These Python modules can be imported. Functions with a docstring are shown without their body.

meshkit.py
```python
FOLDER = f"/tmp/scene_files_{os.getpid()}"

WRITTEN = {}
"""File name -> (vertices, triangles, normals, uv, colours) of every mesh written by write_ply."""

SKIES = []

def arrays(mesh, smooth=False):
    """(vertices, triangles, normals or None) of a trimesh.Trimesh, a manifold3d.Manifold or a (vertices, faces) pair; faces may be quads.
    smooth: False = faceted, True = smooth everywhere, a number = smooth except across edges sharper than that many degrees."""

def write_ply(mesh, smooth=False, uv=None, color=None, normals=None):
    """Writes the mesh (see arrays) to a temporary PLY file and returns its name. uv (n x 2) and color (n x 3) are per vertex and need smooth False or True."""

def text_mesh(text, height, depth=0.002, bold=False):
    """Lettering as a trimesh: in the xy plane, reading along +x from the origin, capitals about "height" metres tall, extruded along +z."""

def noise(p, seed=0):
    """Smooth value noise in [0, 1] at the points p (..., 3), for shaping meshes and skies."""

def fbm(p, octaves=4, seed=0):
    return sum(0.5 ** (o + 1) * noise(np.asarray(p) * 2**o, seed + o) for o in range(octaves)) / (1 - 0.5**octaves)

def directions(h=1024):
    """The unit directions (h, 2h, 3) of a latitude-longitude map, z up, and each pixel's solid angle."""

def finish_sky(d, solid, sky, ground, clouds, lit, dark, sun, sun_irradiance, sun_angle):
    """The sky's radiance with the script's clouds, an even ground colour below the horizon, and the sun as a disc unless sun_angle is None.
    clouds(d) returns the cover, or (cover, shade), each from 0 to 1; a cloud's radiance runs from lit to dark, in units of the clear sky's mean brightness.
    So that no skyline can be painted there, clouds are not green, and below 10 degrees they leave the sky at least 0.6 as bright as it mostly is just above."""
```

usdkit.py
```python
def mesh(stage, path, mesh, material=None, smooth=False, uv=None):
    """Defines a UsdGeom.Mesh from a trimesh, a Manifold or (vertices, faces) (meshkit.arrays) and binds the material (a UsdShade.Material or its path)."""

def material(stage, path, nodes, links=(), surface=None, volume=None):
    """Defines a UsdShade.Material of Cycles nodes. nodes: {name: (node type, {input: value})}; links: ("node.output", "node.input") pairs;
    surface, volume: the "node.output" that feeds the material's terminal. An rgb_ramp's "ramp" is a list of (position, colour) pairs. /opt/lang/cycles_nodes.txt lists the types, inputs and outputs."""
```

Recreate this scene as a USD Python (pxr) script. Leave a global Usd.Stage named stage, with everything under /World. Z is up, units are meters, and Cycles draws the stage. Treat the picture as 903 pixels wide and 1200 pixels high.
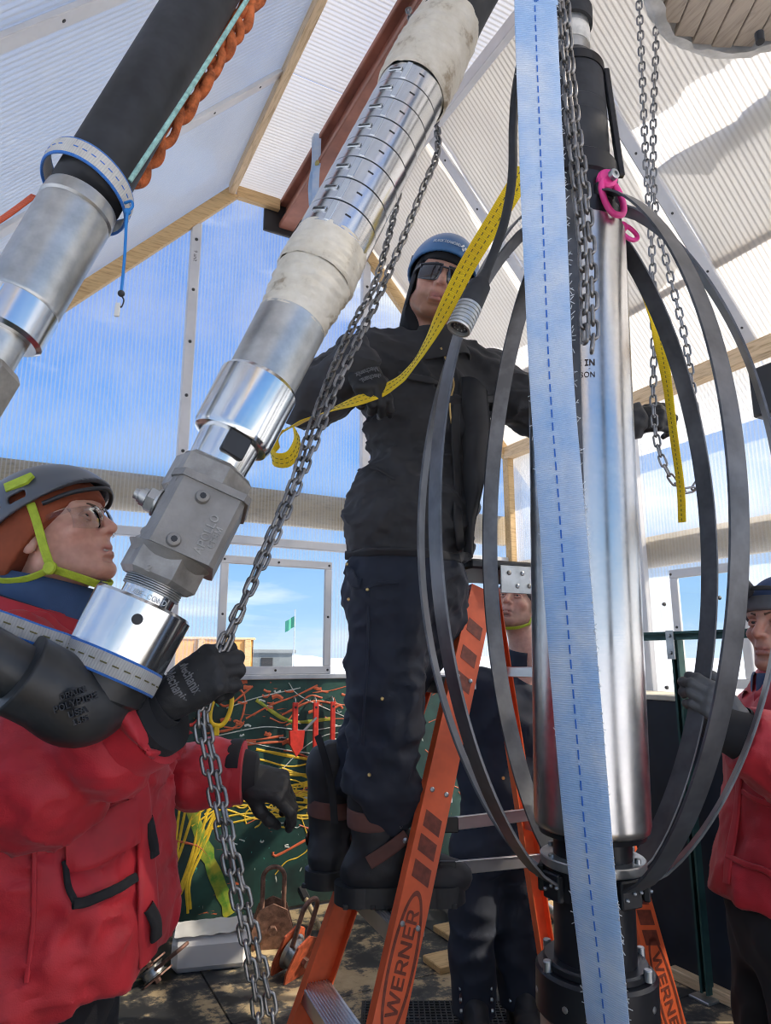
import math, random, numpy as np, trimesh, usdkit, meshkit
import manifold3d as m3
from scipy.spatial import cKDTree
from shapely.geometry import Polygon, Point, box as sbox, LineString
from shapely.ops import unary_union
from pxr import Usd, UsdGeom, UsdLux, UsdShade, Sdf, Gf, Vt

stage = Usd.Stage.CreateInMemory()
UsdGeom.SetStageUpAxis(stage, UsdGeom.Tokens.z)
UsdGeom.SetStageMetersPerUnit(stage, 1.0)
WORLD = UsdGeom.Xform.Define(stage, '/World'); stage.SetDefaultPrim(WORLD.GetPrim())
UsdGeom.Scope.Define(stage, '/World/Looks')

# ------------------------------------------------------------------ camera
FPX, TILT, EYE, YAW = 800.0, math.radians(12), 1.45, math.radians(28)
EXPOSURE = -0.12
cam = UsdGeom.Camera.Define(stage, '/World/camera')
cam.CreateHorizontalApertureAttr(36.0); cam.CreateFocalLengthAttr(36.0 * FPX / 903)
cam.CreateClippingRangeAttr(Gf.Vec2f(0.05, 5000)); cam.CreateExposureAttr(EXPOSURE)
xf = UsdGeom.Xformable(cam)
xf.AddTranslateOp().Set(Gf.Vec3d(0, 0, EYE)); xf.AddRotateZOp().Set(-math.degrees(YAW)); xf.AddRotateXOp().Set(90 + math.degrees(TILT))

# ------------------------------------------------------------------ sky and sun
def mat(name, nodes, links=(), surface='p.BSDF', volume=None):
    return usdkit.material(stage, '/World/Looks/' + name, nodes, links, surface, volume)

sky_mat = mat('sky', {
    'tc': ('texture_coordinate', {}), 'sep': ('separate_xyz', {}),
    'el': ('rgb_ramp', {'ramp': [(0.0, (.62, .80, 1.0)), (.06, (.42, .66, .93)), (.2, (.20, .45, .88)), (.45, (.11, .29, .74)), (1, (.07, .19, .52))]}),
    'map': ('mapping', {'scale': (1.0, 1.0, 3.2), 'location': (2.3, .7, .35)}),
    'n': ('noise_texture', {'scale': 2.1, 'detail': 7.0, 'roughness': .56, 'distortion': .25}),
    'r': ('rgb_ramp', {'ramp': [(.50, (0, 0, 0)), (.66, (1, 1, 1))]}),
    'map2': ('mapping', {'scale': (2.4, 2.4, 5.0), 'location': (.3, 4.7, 1.35)}),
    'n2': ('noise_texture', {'scale': 2.2, 'detail': 5.0, 'roughness': .55}),
    'cc': ('rgb_ramp', {'ramp': [(.3, (.62, .64, .70)), (.65, (1.25, 1.22, 1.16))]}),
    'mx': ('mix', {}), 'bg': ('background_shader', {'strength': 1.25})},
    [('tc.generated', 'sep.vector'), ('sep.z', 'el.fac'), ('tc.generated', 'map.vector'), ('map.vector', 'n.vector'), ('n.fac', 'r.fac'),
     ('tc.generated', 'map2.vector'), ('map2.vector', 'n2.vector'), ('n2.fac', 'cc.fac'),
     ('r.color', 'mx.fac'), ('el.color', 'mx.color1'), ('cc.color', 'mx.color2'), ('mx.color', 'bg.color')], surface='bg.background')
dome = UsdLux.DomeLight.Define(stage, '/World/sky_dome'); dome.CreateIntensityAttr(1.0)
UsdShade.MaterialBindingAPI.Apply(dome.GetPrim()).Bind(sky_mat)
sun = UsdLux.DistantLight.Define(stage, '/World/sun'); sun.CreateIntensityAttr(2.5); sun.CreateNormalizeAttr(True); sun.CreateAngleAttr(0.8); sun.CreateColorAttr(Gf.Vec3f(1.0, .86, .68))
SUN_AZ, SUN_EL = math.radians(118), math.radians(36)          # azimuth measured from +Y towards +X
UsdGeom.Xformable(sun).AddRotateZOp().Set(-math.degrees(SUN_AZ)); UsdGeom.Xformable(sun).AddRotateXOp().Set(-(90 - math.degrees(SUN_EL)))

# ------------------------------------------------------------------ helpers
def v3(*a): return np.array(a[0] if len(a) == 1 else a, float)
def unit(a): a = np.asarray(a, float); return a / max(np.linalg.norm(a), 1e-12)
CY, SY = math.cos(YAW), math.sin(YAW)
def vw(x, y, z=0.0):
    """view-aligned ground coordinates (x right, y ahead of the camera) to the world, which follows the shelter's walls"""
    return np.array([x * CY + y * SY, -x * SY + y * CY, z])
def at(px, py, ahead):
    """the point of the place seen at a pixel of the 903 x 1200 photograph, `ahead` metres in front of the camera"""
    x = (px - 451.5) / FPX; yc = -(py - 600) / FPX
    fy = math.cos(TILT) - yc * math.sin(TILT); fz = math.sin(TILT) + yc * math.cos(TILT)
    t = ahead / fy
    return vw(x * t, ahead, EYE + fz * t)
def on(px, py, axis, val):
    p = at(px, py, 1.0) - [0, 0, EYE]
    t = (val - (EYE if axis == 2 else 0)) / p[axis]
    return p * t + [0, 0, EYE]
FWD, RGT, UP = vw(0, 1), vw(1, 0), v3(0, 0, 1)

used = {}
def numbered(parent, name):
    k = used.get((parent, name), 0); used[(parent, name)] = k + 1
    return name if k == 0 else f'{name}_{k:03d}'
class Thing:
    def __init__(s, name, loc=(0, 0, 0), label=None, cat=None, group=None, kind=None):
        s.path = '/World/' + numbered('/World', name); s.loc = np.asarray(loc, float)
        x = UsdGeom.Xform.Define(stage, s.path); x.AddTranslateOp().Set(Gf.Vec3d(*map(float, s.loc)))
        s.prim = x.GetPrim()
        for k, v in (('label', label), ('category', cat), ('group', group), ('kind', kind)):
            if v: s.prim.SetCustomDataByKey(k, v)
    def part(s, name, mesh, m, smooth=False, label=None, under=None, uv=None, kind=None):
        base = under if under else s.path
        p = base + '/' + numbered(base, name)
        if hasattr(mesh, 'to_mesh'):
            q = mesh.to_mesh(); mesh = (np.array(q.vert_properties[:, :3]), np.array(q.tri_verts))
        if isinstance(mesh, trimesh.Trimesh): V, F = np.array(mesh.vertices), np.array(mesh.faces)
        else: V, F = np.array(mesh[0], float), np.array(mesh[1])
        if under is None or True: V = V - s.loc
        g = usdkit.mesh(stage, p, (V, F), m, smooth=smooth, uv=uv)
        if label: g.GetPrim().SetCustomDataByKey('label', label)
        if kind: g.GetPrim().SetCustomDataByKey('kind', kind)
        return p
def single(name, mesh, m, label, cat, group=None, kind=None, smooth=False, uv=None, loc=None):
    """a thing that is one mesh"""
    if hasattr(mesh, 'to_mesh'):
        q = mesh.to_mesh(); mesh = (np.array(q.vert_properties[:, :3]), np.array(q.tri_verts))
    if isinstance(mesh, trimesh.Trimesh): V, F = np.array(mesh.vertices), np.array(mesh.faces)
    else: V, F = np.array(mesh[0], float), np.array(mesh[1])
    c = V.mean(0) if loc is None else np.asarray(loc)
    g = usdkit.mesh(stage, '/World/' + numbered('/World', name), (V - c, F), m, smooth=smooth, uv=uv)
    g.AddTranslateOp().Set(Gf.Vec3d(*map(float, c)))
    for k, v in (('label', label), ('category', cat), ('group', group), ('kind', kind)):
        if v: g.GetPrim().SetCustomDataByKey(k, v)
    return g

def cat(*ms):
    ms = [m for m in (ms[0] if len(ms) == 1 and isinstance(ms[0], (list, tuple)) and not isinstance(ms[0][0], np.ndarray) else ms)]
    out = []
    for m in ms:
        if hasattr(m, 'to_mesh'):
            q = m.to_mesh(); m = trimesh.Trimesh(np.array(q.vert_properties[:, :3]), np.array(q.tri_verts), process=False)
        elif not isinstance(m, trimesh.Trimesh): m = trimesh.Trimesh(np.asarray(m[0]), tri(m[1]), process=False)
        out.append(m)
    return trimesh.Trimesh(np.vstack([m.vertices for m in out]), np.vstack([m.faces + n for m, n in zip(out, np.cumsum([0] + [len(m.vertices) for m in out[:-1]]))]), process=False)
def tri(f):
    f = np.asarray(f)
    return f if f.shape[1] == 3 else np.vstack([f[:, [0, 1, 2]], f[:, [0, 2, 3]]])
def frame(z, hint=(0, 0, 1)):
    """columns x, y, z with z along the given direction and y as near the hint as can be"""
    z = unit(z); h = np.asarray(hint, float)
    if abs(unit(h) @ z) > .999: h = v3(1, 0, 0) if abs(z[0]) < .9 else v3(0, 1, 0)
    y = unit(h - z * (h @ z)); x = np.cross(y, z)
    return np.stack([x, y, z], 1)
def cbox(size, bevel=.004):
    """a chamfered box about the origin"""
    h = np.asarray(size, float) / 2; b = min(bevel, h.min() * .45)
    P = []
    for sx in (-1, 1):
        for sy in (-1, 1):
            for sz in (-1, 1):
                s = v3(sx, sy, sz)
                for k in range(3):
                    d = h - b; d[k] = h[k]; P.append(s * d)
    return trimesh.Trimesh(np.array(P)).convex_hull
def place(m, o, R=None):
    m = m.copy(); M = np.eye(4); M[:3, 3] = o
    if R is not None: M[:3, :3] = R
    m.apply_transform(M); return m
def bxa(lo, hi, bevel=.004):
    lo, hi = np.asarray(lo, float), np.asarray(hi, float)
    return place(cbox(hi - lo, bevel), (lo + hi) / 2)
def beam(a, b, w, t, hint=(0, 0, 1), bevel=.003):
    """a bar of section w (sideways) x t (along the hint) from a to b"""
    a, b = v3(a), v3(b)
    return place(cbox((w, t, np.linalg.norm(b - a)), bevel), (a + b) / 2, frame(b - a, hint))
def lathe(a, b, prof, n=40, hint=(0, 0, 1), caps=True, ang=None):
    """prof: (distance from a along a-b, radius)"""
    a, b = v3(a), v3(b); R = frame(b - a, hint)
    th = np.arange(n) / n * 2 * np.pi
    if ang is not None: th = ang
    P = np.array(prof, float); ring = np.stack([np.cos(th), np.sin(th)], 1)
    V = np.concatenate([np.concatenate([ring * r, np.full((n, 1), t)], 1) for t, r in P])
    F = []
    k = len(P); idx = np.arange(n); nx = (idx + 1) % n
    for i in range(k - 1):
        F.append(np.stack([i * n + idx, i * n + nx, (i + 1) * n + nx, (i + 1) * n + idx], 1))
    F = tri(np.vstack(F))
    if caps:
        V = np.vstack([V, [[0, 0, P[0, 0]], [0, 0, P[-1, 0]]]]); c0, c1 = len(V) - 2, len(V) - 1
        F = np.vstack([F, np.stack([np.full(n, c0), nx, idx], 1), np.stack([np.full(n, c1), (k - 1) * n + idx, (k - 1) * n + nx], 1)])
    return trimesh.Trimesh(V @ R.T + a, F, process=False)
def rod(a, b, r, n=16, r2=None, bevel=0.0):
    L = np.linalg.norm(v3(b) - v3(a)); r2 = r if r2 is None else r2
    pr = [(0, r), (L, r2)] if not bevel else [(0, r - bevel), (bevel, r), (L - bevel, r2), (L, r2 - bevel)]
    return lathe(a, b, pr, n)
def spline(P, n):
    """Catmull-Rom through the points, n samples"""
    P = np.asarray(P, float); Q = np.vstack([2 * P[0] - P[1], P, 2 * P[-1] - P[-2]])
    seg = np.linalg.norm(np.diff(P, axis=0), axis=1); u = np.concatenate([[0], np.cumsum(seg)]); u /= u[-1]
    s = np.linspace(0, 1, n); i = np.clip(np.searchsorted(u, s, 'right') - 1, 0, len(P) - 2)
    t = ((s - u[i]) / np.maximum(u[i + 1] - u[i], 1e-9))[:, None]
    a, b, c, d = Q[i], Q[i + 1], Q[i + 2], Q[i + 3]
    return .5 * (2 * b + (c - a) * t + (2 * a - 5 * b + 4 * c - d) * t ** 2 + (3 * b - a - 3 * c + d) * t ** 3)
def frames(P, hint):
    T = np.gradient(P, axis=0); T /= np.maximum(np.linalg.norm(T, axis=1, keepdims=True), 1e-12)
    y = unit(v3(hint) - T[0] * (v3(hint) @ T[0])); Y = []
    for t in T:
        y = unit(y - t * (y @ t)); Y.append(y)
    Y = np.array(Y); return np.cross(Y, T), Y, T
def sweep(P, sec, hint=(0, 0, 1), closed=False, scale=None, caps=True):
    """sec: (m,2) closed section swept along points P with carried frames"""
    P = np.asarray(P, float); sec = np.asarray(sec, float); m, n = len(sec), len(P)
    if closed:
        T = np.roll(P, -1, 0) - np.roll(P, 1, 0); T /= np.linalg.norm(T, axis=1, keepdims=True)
        h = np.broadcast_to(v3(hint), P.shape); Y = h - T * (h * T).sum(1, keepdims=True); Y /= np.linalg.norm(Y, axis=1, keepdims=True); X = np.cross(Y, T)
    else: X, Y, T = frames(P, hint)
    sc = np.ones(n) if scale is None else np.asarray(scale)
    V = (P[:, None] + X[:, None] * (sec[None, :, :1] * sc[:, None, None]) + Y[:, None] * (sec[None, :, 1:] * sc[:, None, None])).reshape(-1, 3)
    i, j = np.meshgrid(np.arange(n if closed else n - 1), np.arange(m), indexing='ij'); i, j = i.ravel(), j.ravel()
    i2, j2 = (i + 1) % n, (j + 1) % m
    F = tri(np.stack([i * m + j, i * m + j2, i2 * m + j2, i2 * m + j], 1))
    if caps and not closed:
        V = np.vstack([V, P[:1], P[-1:]]); c = len(V) - 2; k = np.arange(m); k2 = (k + 1) % m
        F = np.vstack([F, np.stack([np.full(m, c), k2, k], 1), np.stack([np.full(m, c + 1), (n - 1) * m + k, (n - 1) * m + k2], 1)])
    return trimesh.Trimesh(V, F, process=False)
def circ(r, n=10): t = np.arange(n) / n * 2 * np.pi; return np.stack([np.cos(t), np.sin(t)], 1) * r
def tube(P, r, n=10, hint=(0, 0, 1), closed=False, scale=None): return sweep(P, circ(r, n), hint, closed, scale)
def ribbon(P, N, w, t):
    """webbing: flat band along P, N = its face normals. Returns (V, F), uv with u across (0..1) and v along in metres; front and back share no vertices"""
    P = np.asarray(P, float); N = np.asarray(N, float); n = len(P)
    T = np.gradient(P, axis=0); T /= np.maximum(np.linalg.norm(T, axis=1, keepdims=True), 1e-12)
    N = N - T * (N * T).sum(1, keepdims=True); N /= np.linalg.norm(N, axis=1, keepdims=True); B = np.cross(T, N)
    L = np.concatenate([[0], np.cumsum(np.linalg.norm(np.diff(P, axis=0), axis=1))])
    w = np.broadcast_to(w, n); us = np.linspace(0, 1, 9)
    V, UV, F = [], [], []
    for side in (1, -1):
        o = len(V) * n
        base = sum(len(x) for x in V)
        g = P[:, None] + B[:, None] * ((us - .5)[None, :, None] * w[:, None, None]) + N[:, None] * (side * t / 2 * (1 - .6 * np.abs(2 * us - 1) ** 6))[None, :, None]
        V.append(g.reshape(-1, 3)); UV.append(np.stack([np.broadcast_to(us, (n, 9)), np.broadcast_to(L[:, None], (n, 9))], -1).reshape(-1, 2))
        i, j = np.meshgrid(np.arange(n - 1), np.arange(8), indexing='ij'); i, j = i.ravel(), j.ravel()
        q = np.stack([i * 9 + j, i * 9 + j + 1, (i + 1) * 9 + j + 1, (i + 1) * 9 + j], 1) + base
        F.append(q if side < 0 else q[:, ::-1])
    base2 = n * 9
    for j in (0, 8):
        i = np.arange(n - 1); a, b = i * 9 + j, (i + 1) * 9 + j
        q = np.stack([a, b, b + base2, a + base2], 1); F.append(q if j == 8 else q[:, ::-1])
    return (np.vstack(V), tri(np.vstack(F))), np.vstack(UV)
def stitches(P, N, off, t, L=.012, gap=.009, w=.0022):
    """dashes of thread on the face of a ribbon"""
    T = np.gradient(P, axis=0); T /= np.linalg.norm(T, axis=1, keepdims=True)
    N = N - T * (N * T).sum(1, keepdims=True); N /= np.linalg.norm(N, axis=1, keepdims=True); B = np.cross(T, N)
    Q = P + B * off + N * (t / 2 + .0006)
    D = np.concatenate([[0], np.cumsum(np.linalg.norm(np.diff(Q, axis=0), axis=1))]); out = []
    s = 0.0
    while s + L < D[-1]:
        ab = [np.array([np.interp(x, D, Q[:, k]) for k in range(3)]) for x in (s, s + L)]
        nn = np.array([np.interp(s, D, N[:, k]) for k in range(3)])
        out.append(beam(ab[0], ab[1], w, .001, nn, .0003)); s += L + gap
    return cat(out)
def text_on(text, h, o, xd, yd, depth=.0015, bold=False, center=True):
    """raised or printed lettering: text along xd, capitals along yd"""
    m = meshkit.text_mesh(text, h, depth, bold)
    if center: m.apply_translation([-m.bounds[:, 0].mean(), -h / 2, 0])
    x = unit(xd); y = unit(v3(yd) - x * (v3(yd) @ x)); R = np.stack([x, y, np.cross(x, y)], 1)
    return place(m, o, R)
def prism(poly, o, xd, yd, depth):
    """shapely polygon or points in the plane (xd, yd), extruded along xd x yd, from o"""
    poly = Polygon(poly) if not hasattr(poly, 'exterior') else poly
    m = trimesh.creation.extrude_polygon(poly, depth, engine='earcut')
    x = unit(xd); y = unit(v3(yd) - x * (v3(yd) @ x)); R = np.stack([x, y, np.cross(x, y)], 1)
    return place(m, o, R)
def bolt(o, d, r=.008, h=.006, n=6, hint=(0, 0, 1)):
    d = unit(d); return lathe(o, v3(o) + d, [(-.001, r), (h * .75, r), (h, r * .8)], n, hint)

# ------------------------------------------------------------------ materials
def plain(name, c, rough=.5, metal=0.0, spec=.5, bump=0.0, bscale=60.0, var=0.0, vscale=6.0, var2=None, **kw):
    """a principled surface with a soft mottling and a fine relief"""
    n = {'g': ('texture_coordinate', {}), 'p': ('principled_bsdf', {'base_color': c, 'roughness': rough, 'metallic': metal, 'specular_ior_level': spec, **kw})}
    l = []
    if var or var2:
        n['n'] = ('noise_texture', {'scale': vscale, 'detail': 5.0, 'roughness': .6})
        c2 = var2 if var2 else tuple(max(0, x * (1 - var)) for x in c); c1 = c if var2 else tuple(min(1, x * (1 + var)) for x in c)
        n['r'] = ('rgb_ramp', {'ramp': [(.36, c2), (.64, c1)]})
        l += [('g.object', 'n.vector'), ('n.fac', 'r.fac'), ('r.color', 'p.base_color')]
    if bump:
        n['bn'] = ('noise_texture', {'scale': bscale, 'detail': 3.0}); n['b'] = ('bump', {'strength': bump, 'distance': .004})
        l += [('g.object', 'bn.vector'), ('bn.fac', 'b.height'), ('b.normal', 'p.normal')]
    return mat(name, n, l)

def twinwall(name, bands, solid, pitch, tint=(.96, .98, 1.0), noise=.12, web=.20):
    """twin-wall polycarbonate: clear between milky flute webs, a little gloss"""
    return mat(name, {
        'geo': ('geometry', {}), 'w': ('wave_texture', {'bands_direction': bands, 'scale': .314 / pitch, 'distortion': .0}),
        'wr': ('rgb_ramp', {'ramp': [(.55, (0, 0, 0)), (.97, (1, 1, 1))]}),
        'n': ('noise_texture', {'scale': 1.3, 'detail': 4.0, 'roughness': .55}), 'nr': ('map_range', {'from_min': .3, 'from_max': .7, 'to_min': solid - noise, 'to_max': solid + noise}),
        'm': ('math', {'math_type': 'multiply_add', 'value2': web, 'use_clamp': True}),
        't': ('transparent_bsdf', {'color': tint}), 'tl': ('translucent_bsdf', {'color': (.96, .945, .91)}), 'd': ('diffuse_bsdf', {'color': (.88, .865, .83)}),
        'wc': ('rgb_ramp', {'ramp': [(.25, (.96, .945, .91)), (.85, (.72, .705, .675))]}), 'td': ('mix_closure', {'fac': .38}), 'a': ('mix_closure', {}), 'f': ('fresnel', {'IOR': 1.35}), 'fm': ('math', {'math_type': 'multiply', 'value2': .5}), 'gl': ('glossy_bsdf', {'roughness': .12}), 'o': ('mix_closure', {})},
        [('geo.position', 'w.vector'), ('w.fac', 'wr.fac'), ('w.fac', 'wc.fac'), ('wc.color', 'tl.color'), ('geo.position', 'n.vector'), ('n.fac', 'nr.value'), ('wr.color', 'm.value1'), ('nr.result', 'm.value3'), ('m.value', 'a.fac'),
         ('t.BSDF', 'a.closure1'), ('tl.BSDF', 'td.closure1'), ('d.BSDF', 'td.closure2'), ('td.closure', 'a.closure2'), ('f.fac', 'fm.value1'), ('fm.value', 'o.fac'), ('a.closure', 'o.closure1'), ('gl.BSDF', 'o.closure2')], surface='o.closure')

M = {}
M['poly_back'] = twinwall('polycarbonate_back', 'x', .13, .022)
M['poly_right'] = twinwall('polycarbonate_right', 'y', .22, .022)
M['poly_roof'] = twinwall('polycarbonate_roof', 'y', .60, .026, noise=.10, web=.34)
M['pane'] = mat('clear_pane', {'t': ('transparent_bsdf', {'color': (.95, .98, .99)}), 'g': ('glossy_bsdf', {'roughness': .03}), 'f': ('fresnel', {'IOR': 1.35}), 'o': ('mix_closure', {})}, [('f.fac', 'o.fac'), ('t.BSDF', 'o.closure1'), ('g.BSDF', 'o.closure2')], surface='o.closure')
def wood(name, c1, c2, axis_scale=(1, 14, 14), rough=.6):
    return mat(name, {'tc': ('texture_coordinate', {}), 'mp': ('mapping', {'scale': axis_scale}), 'n': ('noise_texture', {'scale': 4.0, 'detail': 6.0, 'roughness': .62, 'distortion': .6}),
        'r': ('rgb_ramp', {'ramp': [(.3, c2), (.5, c1), (.72, tuple(min(1, x * 1.12) for x in c1))]}), 'b': ('bump', {'strength': .25, 'distance': .003}), 'p': ('principled_bsdf', {'roughness': rough})},
        [('tc.object', 'mp.vector'), ('mp.vector', 'n.vector'), ('n.fac', 'r.fac'), ('n.fac', 'b.height'), ('b.normal', 'p.normal'), ('r.color', 'p.base_color')])
M['pine_x'] = wood('pine_timber_x', (.62, .42, .20), (.42, .25, .10), (2, 22, 22))
M['pine_y'] = wood('pine_timber_y', (.72, .53, .32), (.50, .33, .17), (22, 2, 22))
M['ply_tan'] = wood('worn_plywood', (.45, .34, .19), (.20, .15, .09), (3, 14, 14))
M['alu'] = plain('dull_aluminium', (.62, .63, .64), .38, .85, bump=.06, var=.12)
M['alu_white'] = plain('white_batten', (.66, .66, .67), .45, .0, var=.06)
M['red_steel'] = plain('red_brown_steel', (.30, .115, .075), .5, .1, bump=.12, var=.22, vscale=5)
M['black_plate'] = plain('black_plate', (.02, .02, .022), .45, bump=.1)
M['screw'] = plain('screw_zinc', (.42, .44, .45), .35, .9)
M['dark_screw'] = plain('screw_dark', (.06, .06, .06), .5, .3)
M['snow'] = plain('snow', (.90, .92, .95), .8, bump=.4, bscale=4, var=.03)
M['roof_snow'] = mat('roof_snow', {'tc': ('texture_coordinate', {}), 'n': ('noise_texture', {'scale': 3.0, 'detail': 5.0}), 'r': ('rgb_ramp', {'ramp': [(.3, (.72, .70, .67)), (.7, (.90, .88, .84))]}), 'd': ('diffuse_bsdf', {}), 't': ('translucent_bsdf', {}), 'o': ('mix_closure', {'fac': .34})}, [('tc.object', 'n.vector'), ('n.fac', 'r.fac'), ('r.color', 'd.color'), ('r.color', 't.color'), ('d.BSDF', 'o.closure1'), ('t.BSDF', 'o.closure2')], surface='o.closure')
M['gasket'] = plain('dark_gasket', (.10, .10, .11), .7)

# painted plywood with splashes of paint on it
def splash_ply():
    n = {'tc': ('texture_coordinate', {}), 'n': ('noise_texture', {'scale': 3.0, 'detail': 6.0, 'roughness': .65}),
         'r': ('rgb_ramp', {'ramp': [(.35, (.012, .022, .022)), (.55, (.018, .062, .052)), (.72, (.03, .10, .075))]}), 'p': ('principled_bsdf', {'roughness': .45})}
    l = [('tc.object', 'n.vector'), ('n.fac', 'r.fac')]; last = 'r.color'
    for i, (sc, th, col) in enumerate((((7, 9, 26), .71, (.60, .13, .05)), ((26, 8, 9), .735, (.70, .72, .66)), ((16, 9, 18), .76, (.62, .45, .06)), ((30, 30, 30), .73, (.08, .42, .33)))):
        n[f'mp{i}'] = ('mapping', {'scale': sc, 'location': (i * 3.1, 1.7 * i, i)}); n[f'sn{i}'] = ('noise_texture', {'scale': 1.1, 'detail': 3.0, 'distortion': .9})
        n[f'sr{i}'] = ('rgb_ramp', {'ramp': [(th - .012, (0, 0, 0)), (th + .012, (1, 1, 1))]}); n[f'mx{i}'] = ('mix', {'color2': col})
        l += [('tc.object', f'mp{i}.vector'), (f'mp{i}.vector', f'sn{i}.vector'), (f'sn{i}.fac', f'sr{i}.fac'), (f'sr{i}.color', f'mx{i}.fac'), (last, f'mx{i}.color1')]; last = f'mx{i}.color'
    return mat('splashed_plywood', n, l + [(last, 'p.base_color')])
M['splash'] = splash_ply()
M['floor'] = mat('worn_painted_floor', {'tc': ('texture_coordinate', {}), 'n': ('noise_texture', {'scale': 5.0, 'detail': 9.0, 'roughness': .72}), 'n2': ('noise_texture', {'scale': 1.0, 'detail': 3.0}),
    'ad': ('math', {'math_type': 'multiply_add', 'value2': .55}), 'sb': ('math', {'math_type': 'subtract', 'value2': .275}), 'r': ('rgb_ramp', {'ramp': [(.46, (.026, .027, .029)), (.52, (.085, .078, .066)), (.565, (.40, .30, .17)), (.75, (.52, .41, .25))]}),
    'b': ('bump', {'strength': .3, 'distance': .003}), 'p': ('principled_bsdf', {'roughness': .6})},
    [('tc.object', 'n.vector'), ('tc.object', 'n2.vector'), ('n2.fac', 'ad.value1'), ('n.fac', 'ad.value3'), ('ad.value', 'sb.value1'), ('sb.value', 'r.fac'), ('r.color', 'p.base_color'), ('n.fac', 'b.height'), ('b.normal', 'p.normal')])
M['black_ply'] = plain('black_painted_plywood', (.014, .017, .024), .5, bump=.1, bscale=30, var=.3, vscale=3)

# ------------------------------------------------------------------ the shelter
XL, XR, YB, YF, ZE, ZT, XA, XB = -.40, 3.30, 4.15, -1.6, 3.04, 4.62, 1.0, 1.9
SL = (ZT - ZE) / (XA - XL)
def slab(o, u, v, t, n):
    """a thin sheet from corner o along u and v, thickness t along n"""
    o, u, v, n = v3(o), v3(u), v3(v), v3(n) * t
    P = np.array([o, o + u, o + u + v, o + v, o + n, o + u + n, o + u + v + n, o + v + n])
    return trimesh.Trimesh(P, [[0, 2, 1], [0, 3, 2], [4, 5, 6], [4, 6, 7], [0, 1, 5], [0, 5, 4], [1, 2, 6], [1, 6, 5], [2, 3, 7], [2, 7, 6], [3, 0, 4], [3, 4, 7]], process=False)
def quadsheet(a, b, c, d):
    return trimesh.Trimesh(np.array([a, b, c, d], float), [[0, 1, 2], [0, 2, 3]], process=False)

# floor: plywood sheets with open joints
fl = Thing('floor', (0, 0, 0), kind='structure')
fxs = [XL, .92, 2.14, XR]; fys = [YF, .1, 2.35, 3.05, YB]
for i in range(3):
    for j in range(4):
        fl.part('floor_sheet', bxa((fxs[i] + .003, fys[j] + .003, -.02), (fxs[i + 1] - .003, fys[j + 1] - .003, 0), .002), M['floor'])
fl.part('subfloor', bxa((XL - .1, YF - .1, -.10), (XR + .1, YB + .1, -.022)), M['gasket'])

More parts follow.
